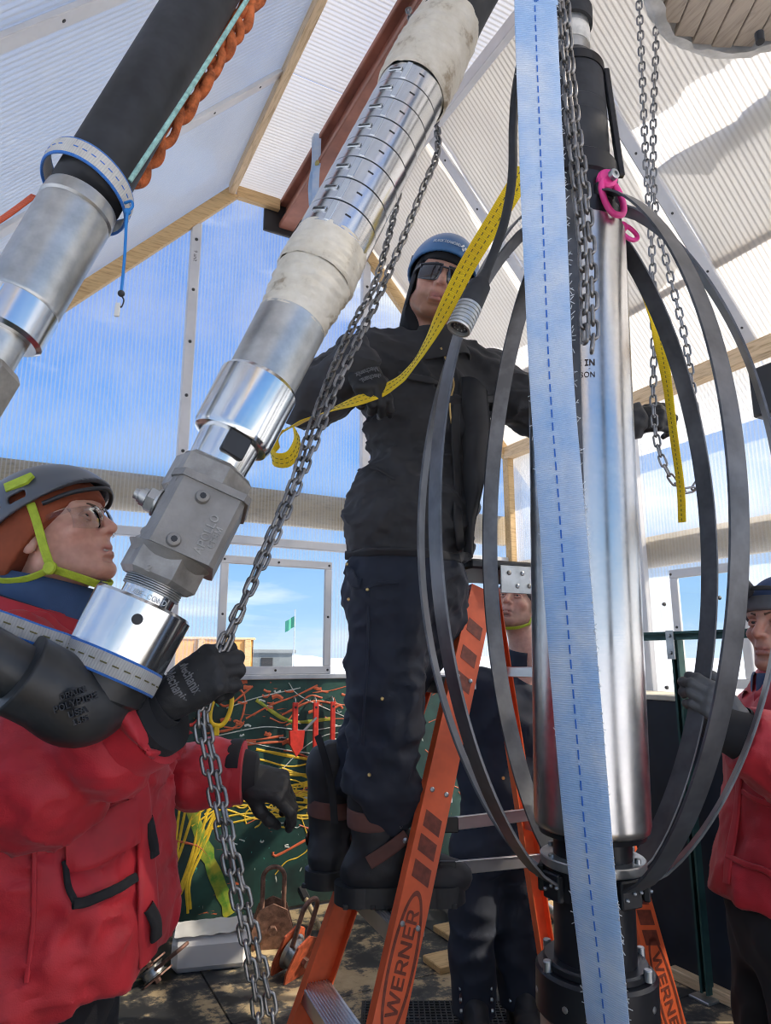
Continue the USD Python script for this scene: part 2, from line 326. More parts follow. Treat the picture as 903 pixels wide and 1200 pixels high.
# back wall: dark plywood below, fluted sheets above
wb = Thing('wall_back', (0, YB, 0), kind='structure')
for a, b in ((XL, .76), (.765, 1.98), (1.985, XR)):
    wb.part('plywood_panel', bxa((a + .002, YB - .012, .02), (b - .002, YB, 1.325), .002), M['splash'])
wb.part('backing', bxa((XL, YB + .001, 0), (XR, YB + .010, 1.32), .001), M['gasket'])
def roofz(x): return min(ZT, ZE + SL * (x - XL), ZE + SL * (XR - x))
win = (1.06, 1.80, 1.345, 2.065)
bands = [(XL, .775), (.795, win[0]), (win[0], win[1]), (win[1], 2.02), (2.04, XR)]
for k, (a, b) in enumerate(bands):
    zs = [(1.325, None)] if (a, b) != win[:2] else [(win[3], None)]
    xs = sorted({a, b} | {x for x in (XA, XB) if a < x < b})
    top = [(x, roofz(x)) for x in xs]
    pl = Polygon([(a, zs[0][0]), (b, zs[0][0])] + top[::-1])
    wb.part('polycarbonate_panel', prism(pl, (0, YB + .012, 0), (1, 0, 0), (0, 0, 1), .006), M['poly_back'])
for x in (.785, 2.03):
    wb.part('wall_post', bxa((x - .033, YB - .045, 1.325), (x + .033, YB + .005, roofz(x) - .13), .006), M['alu_white'])
    for z in np.arange(1.6, roofz(x) - .2, .36): wb.part('screw', lathe((x, YB - .045, z), (x, YB - 1, z), [(0, .011), (.004, .010), (.006, .004)], 10), M['dark_screw'])
# handwriting on the post
wb.part('pencil_note', text_on('9 unit', .022, (.785, YB - .0455, 4.0), (0, 0, -1), (1, 0, 0), .0006), M['dark_screw'])
wb.part('girt', bxa((.82, YB - .045, 2.135), (1.99, YB + .003, 2.19), .005), M['alu_white'])
wb.part('girt', bxa((XL, YB - .045, 2.135), (.75, YB + .003, 2.19), .005), M['alu_white'])
wb.part('girt', bxa((2.07, YB - .045, 2.135), (XR, YB + .003, 2.19), .005), M['alu_white'])
for z in (1.335,): wb.part('sill_batten', bxa((XL, YB - .03, 1.315), (XR, YB + .01, 1.345), .004), M['alu'])
wb.part('outer_board', bxa((XL, YB + .05, 2.30), (XR, YB + .09, 2.53), .004), M['ply_tan'])
s = np.array([1, 0, SL]) / math.hypot(1, SL)
def rafter_section(y, name, m, w=.045, d=.085):
    """the rafter under left slope, flat top and right slope at one station"""
    ce.part(name, beam((XL, y, ZE - .07), (XA + .01, y, ZT - .07), w, d, (0, 0, 1)), m)
    ce.part(name, beam((XA + .035, y, ZT - .055), (1.34, y, ZT - .055), w, d, (0, 0, 1)), m)
    ce.part(name, beam((1.47, y, ZT - .055), (XB - .035, y, ZT - .055), w, d, (0, 0, 1)), m)
    ce.part(name, beam((XB - .01, y, ZT - .07), (XR, y, ZE - .07), w, d, (0, 0, 1)), m)

ce = Thing('ceiling', (1.45, 1.3, ZT), kind='structure')
rys = [YB + .02, 3.07, 2.05, 1.03, .0, -1.03, YF]
for y0, y1 in zip(rys[:-1], rys[1:]):
    a, b = y1 + .004, y0 - .004
    for (x0, z0), (x1, z1) in (((XL - .25, ZE - .25 * SL), (XA, ZT)), ((XA, ZT), (XB, ZT)), ((XB, ZT), (XR + .25, ZE - .25 * SL))):
        ce.part('polycarbonate_panel', slab((x0, a, z0), (x1 - x0, 0, z1 - z0), (0, b - a, 0), .006, (0, 0, 1)), M['poly_roof'])
rafter_section(YB - .035, 'gable_rafter', M['pine_x'])
for y in rys[1:-1]:
    for (x0, z0), (x1, z1) in (((XL, ZE), (XA - .03, ZT - .034)), ((XB + .03, ZT - .034), (XR, ZE))):
        ce.part('joint_batten', beam((x0, y - .02, z0 - .018), (x1, y - .02, z1 - .018), .062, .022, (0, 0, 1)), M['alu_white'])
        ce.part('joint_gasket', beam((x0, y + .013, z0 - .012), (x1, y + .013, z1 - .012), .006, .02, (0, 0, 1)), M['gasket'])
        for t in np.linspace(.08, .92, 6):
            o = v3(x0 + (x1 - x0) * t, y - .02, z0 + (z1 - z0) * t - .028)
            nn = unit(np.cross((0, 1, 0), (x1 - x0, 0, z1 - z0))); nn = nn if nn[2] < 0 else -nn
            ce.part('screw', lathe(o, o + nn, [(0, .008), (.006, .007), (.008, .003)], 8), M['dark_screw'])
for x, m in ((XA - .005, M['pine_y']), (XB + .005, M['alu_white'])):
    ce.part('purlin', bxa((x - .022, YF, ZT - .10), (x + .022, YB - .06, ZT - .012), .004), m)
for xx in (2.31, 2.99):
    zz = ZE + SL * (XR - xx)
    if xx > 2.9: ce.part('purlin', beam((xx, YF, zz + .038), (xx, YB, zz + .038), .04, .04, (SL, 0, 1)), M['pine_y'])
    for y in (2.62, 1.60, .5):
        n_ = unit(v3(-SL, 0, -1)); o = v3(xx + .01, y, zz - .008)
        ce.part('washer', lathe(o, o + n_, [(0, .020), (.005, .019), (.006, .008), (.011, .008)], 14), M['screw'])
        
# ridge beam and its end plate
ce.part('ridge_beam', bxa((1.345, YF, 4.40), (1.455, YB - .02, 4.44), .006), M['red_steel'])
ce.part('ridge_beam', bxa((1.392, YF, 4.44), (1.408, YB - .02, 4.575), .003), M['red_steel'])
ce.part('ridge_beam', bxa((1.345, YF, 4.575), (1.455, YB - .02, 4.612), .006), M['red_steel'])
ce.part('beam_end_plate', bxa((1.24, YB - .02, 4.36), (1.54, YB + .008, 4.60), .006), M['black_plate'])

# right wall: fluted sheets, plate on top, a clear window
wr = Thing('wall_right', (XR, 1.3, 0), kind='structure')
wy = (2.24, 2.70, 1.29, 1.94)            # window
for a, b in ((2.84, YB), (YF, -.1), (-.1, .98), (.99, wy[0])):
    wr.part('polycarbonate_panel', slab((XR, a, 0), (0, b - a, 0), (0, 0, ZE), .006, (1, 0, 0)), M['poly_right'])
wr.part('polycarbonate_panel', slab((XR, wy[0], wy[3]), (0, wy[1] - wy[0] + .14, 0), (0, 0, ZE - wy[3]), .006, (1, 0, 0)), M['poly_right'])
wr.part('polycarbonate_panel', slab((XR, wy[0], 0), (0, wy[1] - wy[0] + .14, 0), (0, 0, wy[2]), .006, (1, 0, 0)), M['poly_right'])
wr.part('polycarbonate_panel', slab((XR, wy[1], wy[2]), (0, .14, 0), (0, 0, wy[3] - wy[2]), .006, (1, 0, 0)), M['poly_right'])
wr.part('wall_plate', bxa((XR - .075, YF, ZE - .075), (XR, YB - .05, ZE + .02), .005), M['pine_y'])
wr.part('outer_board', bxa((XR + .05, YF, 1.98), (XR + .09, YB, 2.17), .004), M['ply_tan'])
for y in (2.88, .98): wr.part('wall_post', bxa((XR - .05, y - .03, 0), (XR - .002, y + .03, ZE - .08), .005), M['alu_white'])
wr.part('corner_post', bxa((XR - .06, YB - .08, 1.33), (XR - .002, YB - .012, ZE), .005), M['pine_x'])
for y, z in ((2.76, 1.75), (2.07, 1.74), (2.79, 1.28), (2.0, 1.30), (2.4, 1.76)): wr.part('screw', lathe((XR, y, z), (XR - 1, y, z), [(0, .012), (.012, .009), (.016, .004)], 8), M['dark_screw'])
wl = Thing('wall_left', (XL, 1.3, 0), kind='structure')
for a, b in ((YF, .4), (.41, 2.2), (2.21, YB)):
    wl.part('polycarbonate_panel', slab((XL, a, 1.33), (0, b - a, 0), (0, 0, ZE - 1.33), .006, (-1, 0, 0)), M['poly_right'])
    wl.part('plywood_panel', bxa((XL - .012, a + .002, 0), (XL, b - .002, 1.33), .002), M['splash'])
wl.part('wall_plate', bxa((XL, YF, ZE - .075), (XL + .075, YB - .05, ZE + .02), .005), M['pine_y'])

def windowed(name, o, u, v, n, w, m_frame, fw=.05):
    """a framed pane: o lower corner, u and v edge vectors, n towards the room"""
    t = Thing(name, o, kind='structure'); o, u, v, n = map(v3, (o, u, v, n)); U, V_ = unit(u), unit(v)
    lu, lv = np.linalg.norm(u), np.linalg.norm(v)
    for a, b, hx in ((o + V_ * fw / 2, o + u + V_ * fw / 2, V_), (o + v - V_ * fw / 2, o + u + v - V_ * fw / 2, V_)):
        t.part('window_frame', beam(a + n * .005, b + n * .005, .022, fw, hx, .004), m_frame)
    for a, b in ((o + U * fw / 2 + V_ * fw, o + U * fw / 2 + v - V_ * fw), (o + u - U * fw / 2 + V_ * fw, o + u - U * fw / 2 + v - V_ * fw)):
        t.part('window_frame', beam(a + n * .005, b + n * .005, .022, fw, U, .004), m_frame)
    t.part('pane', slab(o + U * fw * .8 + V_ * fw * .8, u - U * fw * 1.6, v - V_ * fw * 1.6, .004, np.cross(U, V_)), M['pane'])
    for q in (.03, .5, .97):
        for e in (fw / 2, lv - fw / 2):
            c = o + U * (lu * q) + V_ * e + n * .016; t.part('screw', lathe(c, c + n, [(0, .008), (.004, .007), (.006, .003)], 8), M['dark_screw'])
    for e in (fw / 2, lu - fw / 2):
        c = o + U * e + v * .5 + n * .016; t.part('screw', lathe(c, c + n, [(0, .008), (.004, .007), (.006, .003)], 8), M['dark_screw'])
    return t
windowed('window_1', (win[0], YB, win[2]), (win[1] - win[0], 0, 0), (0, 0, win[3] - win[2]), (0, -1, 0), None, M['alu_white'])
windowed('window_2', (XR, wy[1], wy[2]), (0, wy[0] - wy[1], 0), (0, 0, wy[3] - wy[2]), (-1, 0, 0), None, M['alu_white'])

# ------------------------------------------------------------------ outside
gx, gy = np.meshgrid(np.linspace(-1, 1, 90), np.linspace(-1, 1, 90), indexing='ij')
def warp(a): return np.sign(a) * (np.abs(a) ** 3) * 900
GX, GY = warp(gx), warp(gy); rr = np.hypot(GX - 1.5, GY - 1.3)
GZ = -.35 + (meshkit.fbm(np.stack([GX / 9, GY / 9, GX * 0], -1), 4, 3) - .5) * np.clip((rr - 5) / 12, 0, 1) * .9
V_ = np.stack([GX, GY, GZ], -1).reshape(-1, 3); i, j = np.meshgrid(np.arange(89), np.arange(89), indexing='ij'); i, j = i.ravel(), j.ravel()
F_ = tri(np.stack([i * 90 + j, (i + 1) * 90 + j, (i + 1) * 90 + j + 1, i * 90 + j + 1], 1))
sg = usdkit.mesh(stage, '/World/snow_field', (V_, F_), M['snow'], smooth=True); sg.GetPrim().SetCustomDataByKey('kind', 'structure')

# ------------------------------------------------------------------ metal, rubber and webbing
M['steel'] = mat('brushed_stainless', {'tc': ('texture_coordinate', {}), 'mp': ('mapping', {'scale': (2.0, 2.0, 260.0)}), 'n': ('noise_texture', {'scale': 2.0, 'detail': 4.0}), 'b': ('bump', {'strength': .05, 'distance': .001}),
    'n2': ('noise_texture', {'scale': 5.0, 'detail': 5.0}), 'rr': ('map_range', {'from_min': .35, 'from_max': .65, 'to_min': .20, 'to_max': .32}), 'p': ('principled_bsdf', {'base_color': (.66, .645, .62), 'metallic': 1.0, 'roughness': .22})},
    [('tc.object', 'mp.vector'), ('mp.vector', 'n.vector'), ('n.fac', 'b.height'), ('b.normal', 'p.normal'), ('tc.object', 'n2.vector'), ('n2.fac', 'rr.value'), ('rr.result', 'p.roughness')])
M['zinc'] = plain('bright_zinc', (.72, .74, .74), .16, 1.0, bump=.03, bscale=20, var=.06)
M['galv'] = plain('dull_galvanised', (.50, .50, .48), .36, .9, bump=.12, bscale=40, var=.2, vscale=14)
M['clamp'] = plain('clamp_band_metal', (.70, .71, .72), .20, 1.0, bump=.03, bscale=8, var=.05)
M['cast'] = plain('cast_valve_grey', (.28, .265, .245), .55, .55, bump=.2, bscale=160, var=.12, vscale=18)
M['hexm'] = plain('cast_hex_grey', (.33, .31, .28), .45, .65, bump=.1, bscale=60, var=.25, vscale=20)
M['rubber'] = plain('hose_rubber', (.022, .023, .026), .62, bump=.2, bscale=40, var=.5, vscale=9)
M['poly_black'] = plain('black_polyethylene', (.026, .027, .028), .42, bump=.12, bscale=70, var=.35, vscale=14)
M['black_metal'] = plain('black_anodised', (.018, .018, .02), .34, .3, bump=.05, var=.3)
M['spring'] = plain('blued_spring_steel', (.13, .132, .14), .38, .75, bump=.05, bscale=30, var=.25, vscale=12)
M['chain'] = plain('chain_steel', (.26, .25, .24), .36, .9, bump=.15, bscale=120, var=.3, vscale=30)
M['chain_new'] = plain('chain_zinc', (.30, .30, .30), .34, .9, var=.15, vscale=30)
M['tape'] = mat('white_tape', {'tc': ('texture_coordinate', {}), 'n': ('noise_texture', {'scale': 14.0, 'detail': 6.0, 'roughness': .65}), 'r': ('rgb_ramp', {'ramp': [(.32, (.30, .23, .15)), (.43, (.62, .56, .45)), (.7, (.76, .71, .61))]}), 'b': ('bump', {'strength': .4, 'distance': .004}), 'p': ('principled_bsdf', {'roughness': .5})},
    [('tc.object', 'n.vector'), ('n.fac', 'r.fac'), ('n.fac', 'b.height'), ('b.normal', 'p.normal'), ('r.color', 'p.base_color')])
def webbing(name, c, c2, rib=420, edge=None, dirt=.25):
    """woven webbing: cross ribs along the band (v), worn patches, edges of another colour"""
    n = {'uv': ('texture_coordinate', {}), 'sx': ('separate_xyz', {}), 'cmb': ('combine_xyz', {}), 'w': ('wave_texture', {'bands_direction': 'x', 'scale': rib / 20.0, 'distortion': .25, 'detail': 1.0}),
         'n': ('noise_texture', {'scale': 7.0, 'detail': 5.0, 'roughness': .65}), 'r': ('rgb_ramp', {'ramp': [(.30, c2), (.62, c)]}), 'mw': ('mix', {'mix_type': 'multiply'}), 'wr': ('rgb_ramp', {'ramp': [(.0, (.80, .81, .84)), (.5, (1, 1, 1))]}),
         'fi': ('noise_texture', {'scale': 600.0, 'detail': 1.0}), 'b': ('bump', {'strength': .4, 'distance': .0012}), 'p': ('principled_bsdf', {'roughness': .85, 'sheen_weight': .15})}
    l = [('uv.UV', 'sx.vector'), ('sx.y', 'cmb.x'), ('cmb.vector', 'w.vector'), ('uv.object', 'n.vector'), ('n.fac', 'r.fac'), ('w.fac', 'wr.fac'), ('r.color', 'mw.color1'), ('wr.color', 'mw.color2'), ('w.fac', 'b.height'), ('b.normal', 'p.normal')]
    n['mw'][1]['fac'] = .75; last = 'mw.color'
    if edge:
        n['e'] = ('math', {'math_type': 'subtract', 'value2': .5}); n['ea'] = ('math', {'math_type': 'absolute'}); n['eg'] = ('math', {'math_type': 'greater_than', 'value2': .40}); n['em'] = ('mix', {'color2': edge})
        l += [('sx.x', 'e.value1'), ('e.value', 'ea.value1'), ('ea.value', 'eg.value1'), ('eg.value', 'em.fac'), (last, 'em.color1')]; last = 'em.color'
    return mat(name, n, l + [(last, 'p.base_color')])
M['web_blue'] = webbing('blue_webbing', (.33, .50, .76), (.62, .68, .76), 2000)
M['web_yellow'] = webbing('yellow_webbing', (.90, .66, .012), (.80, .50, .01), 1600)
M['web_grey'] = webbing('grey_webbing', (.40, .40, .38), (.22, .22, .22), 1600, edge=(.02, .12, .42))
M['web_white'] = webbing('white_webbing', (.62, .60, .55), (.42, .40, .36), 1600, edge=(.03, .16, .50))
M['web_orange'] = webbing('orange_webbing', (.66, .10, .03), (.45, .06, .02), 1600)
M['thread_blue'] = plain('blue_thread', (.03, .14, .50), .8)
M['thread_dark'] = plain('dark_thread', (.10, .09, .03), .8)
M['print_dark'] = plain('dark_print', (.05, .035, .03), .6)
M['pink'] = plain('pink_paint', (.86, .06, .30), .35)
M['yellow_plastic'] = plain('yellow_plastic', (.85, .55, .02), .4)

def px_axis(P0, P1, px, py):
    """distance along P0-P1 of the point whose picture is nearest to a pixel"""
    ts = np.linspace(-.35, 1.3, 3301); Q = P0 + (P1 - P0) * ts[:, None]; a = picture(Q)
    return ts[np.argmin((a[:, 0] - px) ** 2 + (a[:, 1] - py) ** 2)] * np.linalg.norm(P1 - P0)
def picture(Q):
    Q = np.atleast_2d(Q); x = Q[:, 0] * CY - Q[:, 1] * SY; y = Q[:, 0] * SY + Q[:, 1] * CY; z = Q[:, 2] - EYE
    zc = y * math.cos(TILT) + z * math.sin(TILT); yc = -y * math.sin(TILT) + z * math.cos(TILT)
    return np.stack([451.5 + FPX * x / zc, 600 - FPX * yc / zc, zc], 1)
def rpx(P, n): return n * picture(P)[0, 2] / FPX

# ------------------------------------------------------------------ the upright probe with its bow springs
T0, T1 = at(674, 280, 1.5), at(693, 968, 1.5)
axd = unit(T1 - T0)
def tz(z): return T0 + (T1 - T0) * ((z - T0[2]) / (T1[2] - T0[2]))
def tl(z0, prof, n=56): return lathe(tz(z0), tz(z0) + unit(tz(z0 + 1) - tz(z0)), [(z - z0, r) for z, r in prof], n)
pr = Thing('stainless_probe', (T1[0], T1[1], 0), 'tall polished stainless steel probe standing upright beside the orange stepladder', 'probe')
pr.part('sleeve', tl(1.10, [(1.108, .108), (1.112, .113), (1.125, .116), (2.40, .116), (2.452, .1155), (2.457, .112)], 72), M['steel'], 40)
pr.part('sleeve_rim', tl(1.09, [(1.098, .085), (1.098, .105), (1.109, .108), (1.109, .085)]), M['black_metal'], 30)
pr.part('neck', tl(1.04, [(1.03, .078), (1.105, .078)]), M['black_metal'], 30)
pr.part('spring_flange', tl(1.03, [(1.040, .07), (1.040, .102), (1.044, .104), (1.056, .104), (1.058, .102), (1.058, .07)]), M['galv'], 30)
pr.part('spring_collar', tl(.98, [(.985, .078), (.985, .094), (1.040, .094), (1.040, .078)]), M['black_metal'], 30)
pr.part('lower_tube', tl(.86, [(.86, .079), (1.0, .079)]), M['black_metal'], 30)
pr.part('base_flange', tl(.85, [(.872, .06), (.872, .098), (.868, .101), (.858, .101), (.856, .06)]), M['black_metal'], 30)
pr.part('base_ring', tl(.78, [(.775, .06), (.775, .112), (.780, .116), (.850, .116), (.856, .111), (.856, .06)]), M['black_metal'], 30)
pr.part('base_housing', tl(0, [(.0, .105), (.005, .108), (.775, .108)]), M['galv'], 30)
for k in range(6):
    a = k * math.pi / 3 + .3; d = RGT * math.cos(a) + FWD * math.sin(a); o = tz(.858) + d * .106
    pr.part('cap_screw', lathe(o, o + UP, [(0, .0085), (.018, .0085), (.020, .007)], 12), M['screw'], 30)
    o = tz(1.058) + d * .094; pr.part('cap_screw', lathe(o, o + UP, [(0, .006), (.008, .006), (.010, .004)], 10), M['screw'], 30)
for k in range(8):
    a = k * math.pi / 4; d = RGT * math.cos(a) + FWD * math.sin(a); o = tz(.815) + d * .112
    pr.part('set_screw', lathe(o, o + d, [(0, .006), (.005, .006), (.006, .003)], 10), M['galv'], 30)
# the slots of the housing under the ring
for k in range(6):
    a = k * math.pi / 3 + .1; d = RGT * math.cos(a) + FWD * math.sin(a); o = tz(.60) + d * .105
    pr.part('housing_slot', place(cbox((.022, .30, .008), .002), o, frame(d)), M['black_plate'])
pr.part('top_collar', tl(2.45, [(2.455, .07), (2.455, .106), (2.462, .109), (2.50, .109), (2.505, .100), (2.53, .100), (2.53, .07)]), M['black_metal'], 30)
pr.part('hoist_collar', tl(2.53, [(2.53, .07), (2.53, .095), (2.575, .097), (2.58, .104), (2.63, .104), (2.636, .098), (2.636, .07)]), M['black_metal'], 30)
pr.part('upper_body', tl(2.63, [(2.63, .089), (2.76, .086), (2.762, .084), (2.766, .086), (2.80, .085), (2.803, .083), (2.807, .085), (2.905, .080), (2.92, .070)]), M['rubber'], 30)
pr.part('shoulder', tl(2.90, [(2.905, .07), (2.905, .083), (2.93, .083), (2.945, .066), (2.965, .058)]), M['black_metal'], 30)
pr.part('stem', tl(2.96, [(2.96, .050), (3.08, .049), (3.082, .054), (3.13, .054), (3.14, .044), (3.5, .042)]), M['galv'], 30)
pr.part('label_band', tl(3.0, [(3.005, .0502), (3.005, .0512), (3.055, .0512), (3.055, .0502)]), plain('label_white', (.62, .60, .55), .5, var=.2, vscale=30), 30)
pr.part('stem_cap', tl(3.07, [(3.075, .04), (3.075, .058), (3.12, .059), (3.13, .052), (3.13, .04)]), M['rubber'], 30)
# the printed label on the sleeve
lo = tz(1.985); ln = unit(-FWD + RGT * .05); ln = unit(ln - axd * (ln @ axd)); lx = np.cross(UP, ln)
def on_sleeve(m, r=.1165):
    """wraps a flat drawing (x = arc length, y = height, z = out) round the sleeve, x=0 facing the camera"""
    m = m.copy(); v = m.vertices; a = v[:, 0] / r; R_ = r + v[:, 2]
    m.vertices = tz(2.055) + (ln[None] * np.cos(a)[:, None] + lx[None] * np.sin(a)[:, None]) * R_[:, None] - axd[None] * v[:, 1:2]
    return m
def flat(text, h, x, y, bold=False, left=True):
    m = meshkit.text_mesh(text, h, .0008, bold).subdivide(); m.apply_translation([x - (0 if left else m.bounds[:, 0].mean()), y, 0]); return m
pr.part('label_print', on_sleeve(cat(flat('CREATE IN', .014, -.107, .015, True), flat('MADISON', .012, -.085, -.012), place(cbox((.07, .0015, .0008), .0002), (-.05, .008, 0)))), M['print_dark'])
pr.part('label_print', on_sleeve(cat(place(cbox((.030, .006, .0008), .0002), (-.075, .055, 0)), place(cbox((.022, .005, .0008), .0002), (-.076, .072, 0), trimesh.transformations.rotation_matrix(-.7, [0, 0, 1])[:3, :3]))), plain('label_red', (.6, .03, .05), .5), label='red mark printed on the sleeve')
# bow springs
zc0, zc1 = 2.515, 1.015
for k in range(8):
    a = math.radians(-90 - 20 + 45 * k)
    d = RGT * math.cos(a) + FWD * math.sin(a); tang = np.cross(UP, d)
    u = np.linspace(-1, 1, 61); zz = (zc0 + zc1) / 2 + (zc0 - zc1) / 2 * u
    r = .098 + .288 * np.clip(1 - np.abs(u) ** 2.0, 0, 1) ** .72
    P = np.array([tz(z) for z in zz]) + d * r[:, None] + RGT * (.006 * (1 - u ** 2))[:, None]
    th = np.linspace(0, 1, 61)
    sp = pr.part('bow_spring', sweep(P, [(-.023, -.0025), (.023, -.0025), (.0235, 0), (.023, .0025), (-.023, .0025), (-.0235, 0)], d), M['spring'], 30)
    pr.part('spring_foot', place(cbox((.05, .014, .05), .003), tz(1.012) + d * .100, np.stack([tang, d, np.cross(tang, d)], 1)), M['black_metal'])
    for s_ in (-.014, .004, .02):
        o = tz(1.005 + .01 * (s_ > 0)) + d * .106 + tang * s_; pr.part('rivet', lathe(o, o + d, [(0, .004), (.004, .0038), (.006, .002)], 8), M['screw'])
    pr.part('spring_foot', place(cbox((.05, .022, .035), .003), tz(2.515) + d * .098, np.stack([tang, d, np.cross(tang, d)], 1)), M['black_metal'])
# the guide rod along the upper body
pr.part('guide_rod', beam(tz(2.92) + (RGT * .9 - FWD * .3) * .090, tz(2.60) + (RGT * .9 - FWD * .3) * .118, .016, .016, FWD), M['black_metal'])

def eye_loop(thing, o, d, n, w, L, r, m, name='lifting_eye'):
    """an oblong ring from o towards d, lying in the plane with normal n"""
    d = unit(d); n = unit(v3(n) - d * (v3(n) @ d)); s_ = np.cross(n, d); t = np.linspace(0, 2 * np.pi, 40, endpoint=False)
    c, s2 = np.cos(t), np.sin(t)
    P = o + d * ((L / 2) * (1 - c))[:, None] + s_ * (w / 2 * np.sign(s2) * np.abs(s2) ** .7)[:, None]
    return thing.part(name, tube(P, r, 10, n, closed=True), m, True)
for nm, (x0, y0, x1, y1), ahead in (('a', (711, 212, 724, 252), 1.40), ('b', (729, 265, 744, 281), 1.47)):
    A_, B_ = at(x0, y0, ahead), at(x1, y1, ahead - .01)
    ey = Thing('hoist_ring', A_, 'pink painted swivel hoist ring with a zinc bolt at the probe top' if nm == 'a' else 'small pink hoist ring half hidden behind the top bow spring', 'hoist ring')
    L = np.linalg.norm(B_ - A_)
    eye_loop(ey, A_, B_ - A_, -FWD * 1.0 + RGT * .35, .052 if nm == 'a' else .034, L, .0075 if nm == 'a' else .0055, M['pink'], 'ring')
    if nm == 'a':
        ey.part('swivel_body', lathe(A_ - FWD * -.028 + UP * .005, A_ - FWD * .012 + UP * .005, [(0, .02), (.004, .024), (.032, .024), (.038, .018)], 20), M['pink'], 30)
        o = at(717, 206, 1.385); ey.part('bolt', lathe(o, o - FWD + RGT * .5, [(0, .0125), (.010, .0125), (.012, .010), (.012, .005), (.006, .005)], 20), M['screw'], 30)
    else:
        ey.part('swivel_body', lathe(A_ + FWD * .03, A_ - FWD * .005, [(0, .013), (.03, .014), (.034, .01)], 16), M['pink'], 30)

# ------------------------------------------------------------------ straps
def strap(P, N, n=90):
    Q = spline(P, n); u = np.linspace(0, 1, len(N)); s_ = np.linspace(0, 1, n)
    NN = np.stack([np.interp(s_, u, np.asarray(N)[:, k]) for k in range(3)], 1); return Q, NN
bl = [(626, -60, 1.0), (627, 0, 1.0), (632, 130, 1.0), (639, 300, 1.0), (646, 450, 1.0), (656, 580, 1.0), (665, 700, 1.0), (673, 800, 1.01), (690, 1000, 1.03), (703, 1120, 1.05), (712, 1210, 1.07), (718, 1290, 1.1)]
P_ = [at(*q) for q in bl]; P_.insert(0, P_[0] + UP * 1.3); P_.append(v3(P_[-1][0] + .02, P_[-1][1] + .02, .42))
def turned(deg): return -FWD * math.cos(math.radians(deg)) + RGT * math.sin(math.radians(deg))
N_ = [turned(d) for d in (0, 0, 0, -4, -2, 6, 4, -18, -34, -42, -48, -52, -55, -55)]
Q_, NN_ = strap(P_, N_, 160)
bs = Thing('lifting_strap', Q_[-1], 'wide pale blue lifting strap hanging in front of the stainless probe', 'strap')
(rv, uv) = ribbon(Q_, NN_, .073 + .004 * np.sin(np.linspace(0, 19, 160)), .004)
bs.part('webbing', rv, M['web_blue'], True, uv=uv)
bs.part('stitching', stitches(Q_, NN_, .002, .0042, .013, .008, .0022), M['thread_blue'], label='dashed blue seam down the middle of the strap')
rng = random.Random(5); fz = []
T_ = np.gradient(Q_, axis=0); T_ /= np.linalg.norm(T_, axis=1, keepdims=True); B_ = np.cross(T_, NN_); B_ /= np.linalg.norm(B_, axis=1, keepdims=True)
cand = picture(Q_ + B_ * .037)[:, 0] > picture(Q_ - B_ * .037)[:, 0]
for k in range(420):
    i = rng.randrange(20, 159); s_ = 1 if cand[i] else -1
    if rng.random() < .15: s_ = -s_
    a = Q_[i] + T_[i] * rng.uniform(-.012, .012) + B_[i] * s_ * .0355; b = a + B_[i] * s_ * rng.uniform(.002, .0065) + T_[i] * rng.uniform(-.006, .008) + NN_[i] * rng.uniform(-.003, .003)
    fz.append(beam(a, b, .0009, .0009, (0, .3, 1), .0002))
bs.part('frayed_edge', cat(fz), plain('fray', (.55, .58, .60), .9), kind='stuff', label='loose threads along the worn edge')

yl = [(616, 198, 1.22), (600, 225, 1.22), (580, 258, 1.25), (548, 310, 1.32), (520, 365, 1.40), (497, 408, 1.50), (474, 440, 1.60), (448, 458, 1.66), (415, 471, 1.64), (385, 482, 1.62), (352, 495, 1.60), (330, 507, 1.59), (317, 522, 1.57), (322, 538, 1.55), (338, 538, 1.545), (348, 522, 1.56), (347, 506, 1.58)]
Q2, N2 = strap([at(*q) for q in yl], [-FWD + RGT * -.25, -FWD, -FWD, -FWD, -FWD + UP * .2, -FWD + UP * .3, -FWD + UP * .3, -FWD + UP * .25, -FWD * .8 + UP * .4, -FWD * .35 + UP, v3(-RGT * .9 + UP * .3 - FWD * .25), v3(-RGT * .4 - UP * .9 - FWD * .3), v3(RGT - UP * .2 - FWD * .3), v3(RGT - FWD * .3)], 130)
w2 = np.interp(np.linspace(0, 1, 130), [0, .35, .5, .6, .75, 1], [.040, .036, .034, .036, .046, .046])
ys = Thing('yellow_sling', Q2[-1], 'yellow webbing sling pulled across by the man in black on the ladder', 'sling')
rv, uv = ribbon(Q2, N2, w2, .004); ys.part('webbing', rv, M['web_yellow'], True, uv=uv)
ys.part('stitching', cat(stitches(Q2, N2, .007, .0042, .007, .006, .0018), stitches(Q2, N2, -.007, .0042, .007, .006, .0018)), M['thread_dark'])
y3 = [(712, 268, 1.60), (733, 292, 1.64), (752, 328, 1.68), (768, 375, 1.72), (780, 440, 1.78), (789, 510, 1.80), (797, 570, 1.80), (799, 612, 1.80)]
Q3, N3 = strap([at(*q) for q in y3], [-FWD + RGT * .2, -FWD + RGT * .2, -FWD + RGT * .3, -FWD - RGT * .9, -FWD - RGT * 1.6, -FWD - RGT * 1.5, -FWD - RGT * 1.2], 60)
y4 = Thing('yellow_sling', Q3[-1], 'loose yellow sling tail hanging on the right behind the bow springs', 'sling')
rv, uv = ribbon(Q3, N3, np.interp(np.linspace(0, 1, 60), [0, .3, .55, 1], [.046, .042, .026, .022]), .004); y4.part('webbing', rv, M['web_yellow'], True, uv=uv); y4.part('stitching', stitches(Q3, N3, .0, .0042, .007, .006, .0018), M['thread_dark'])

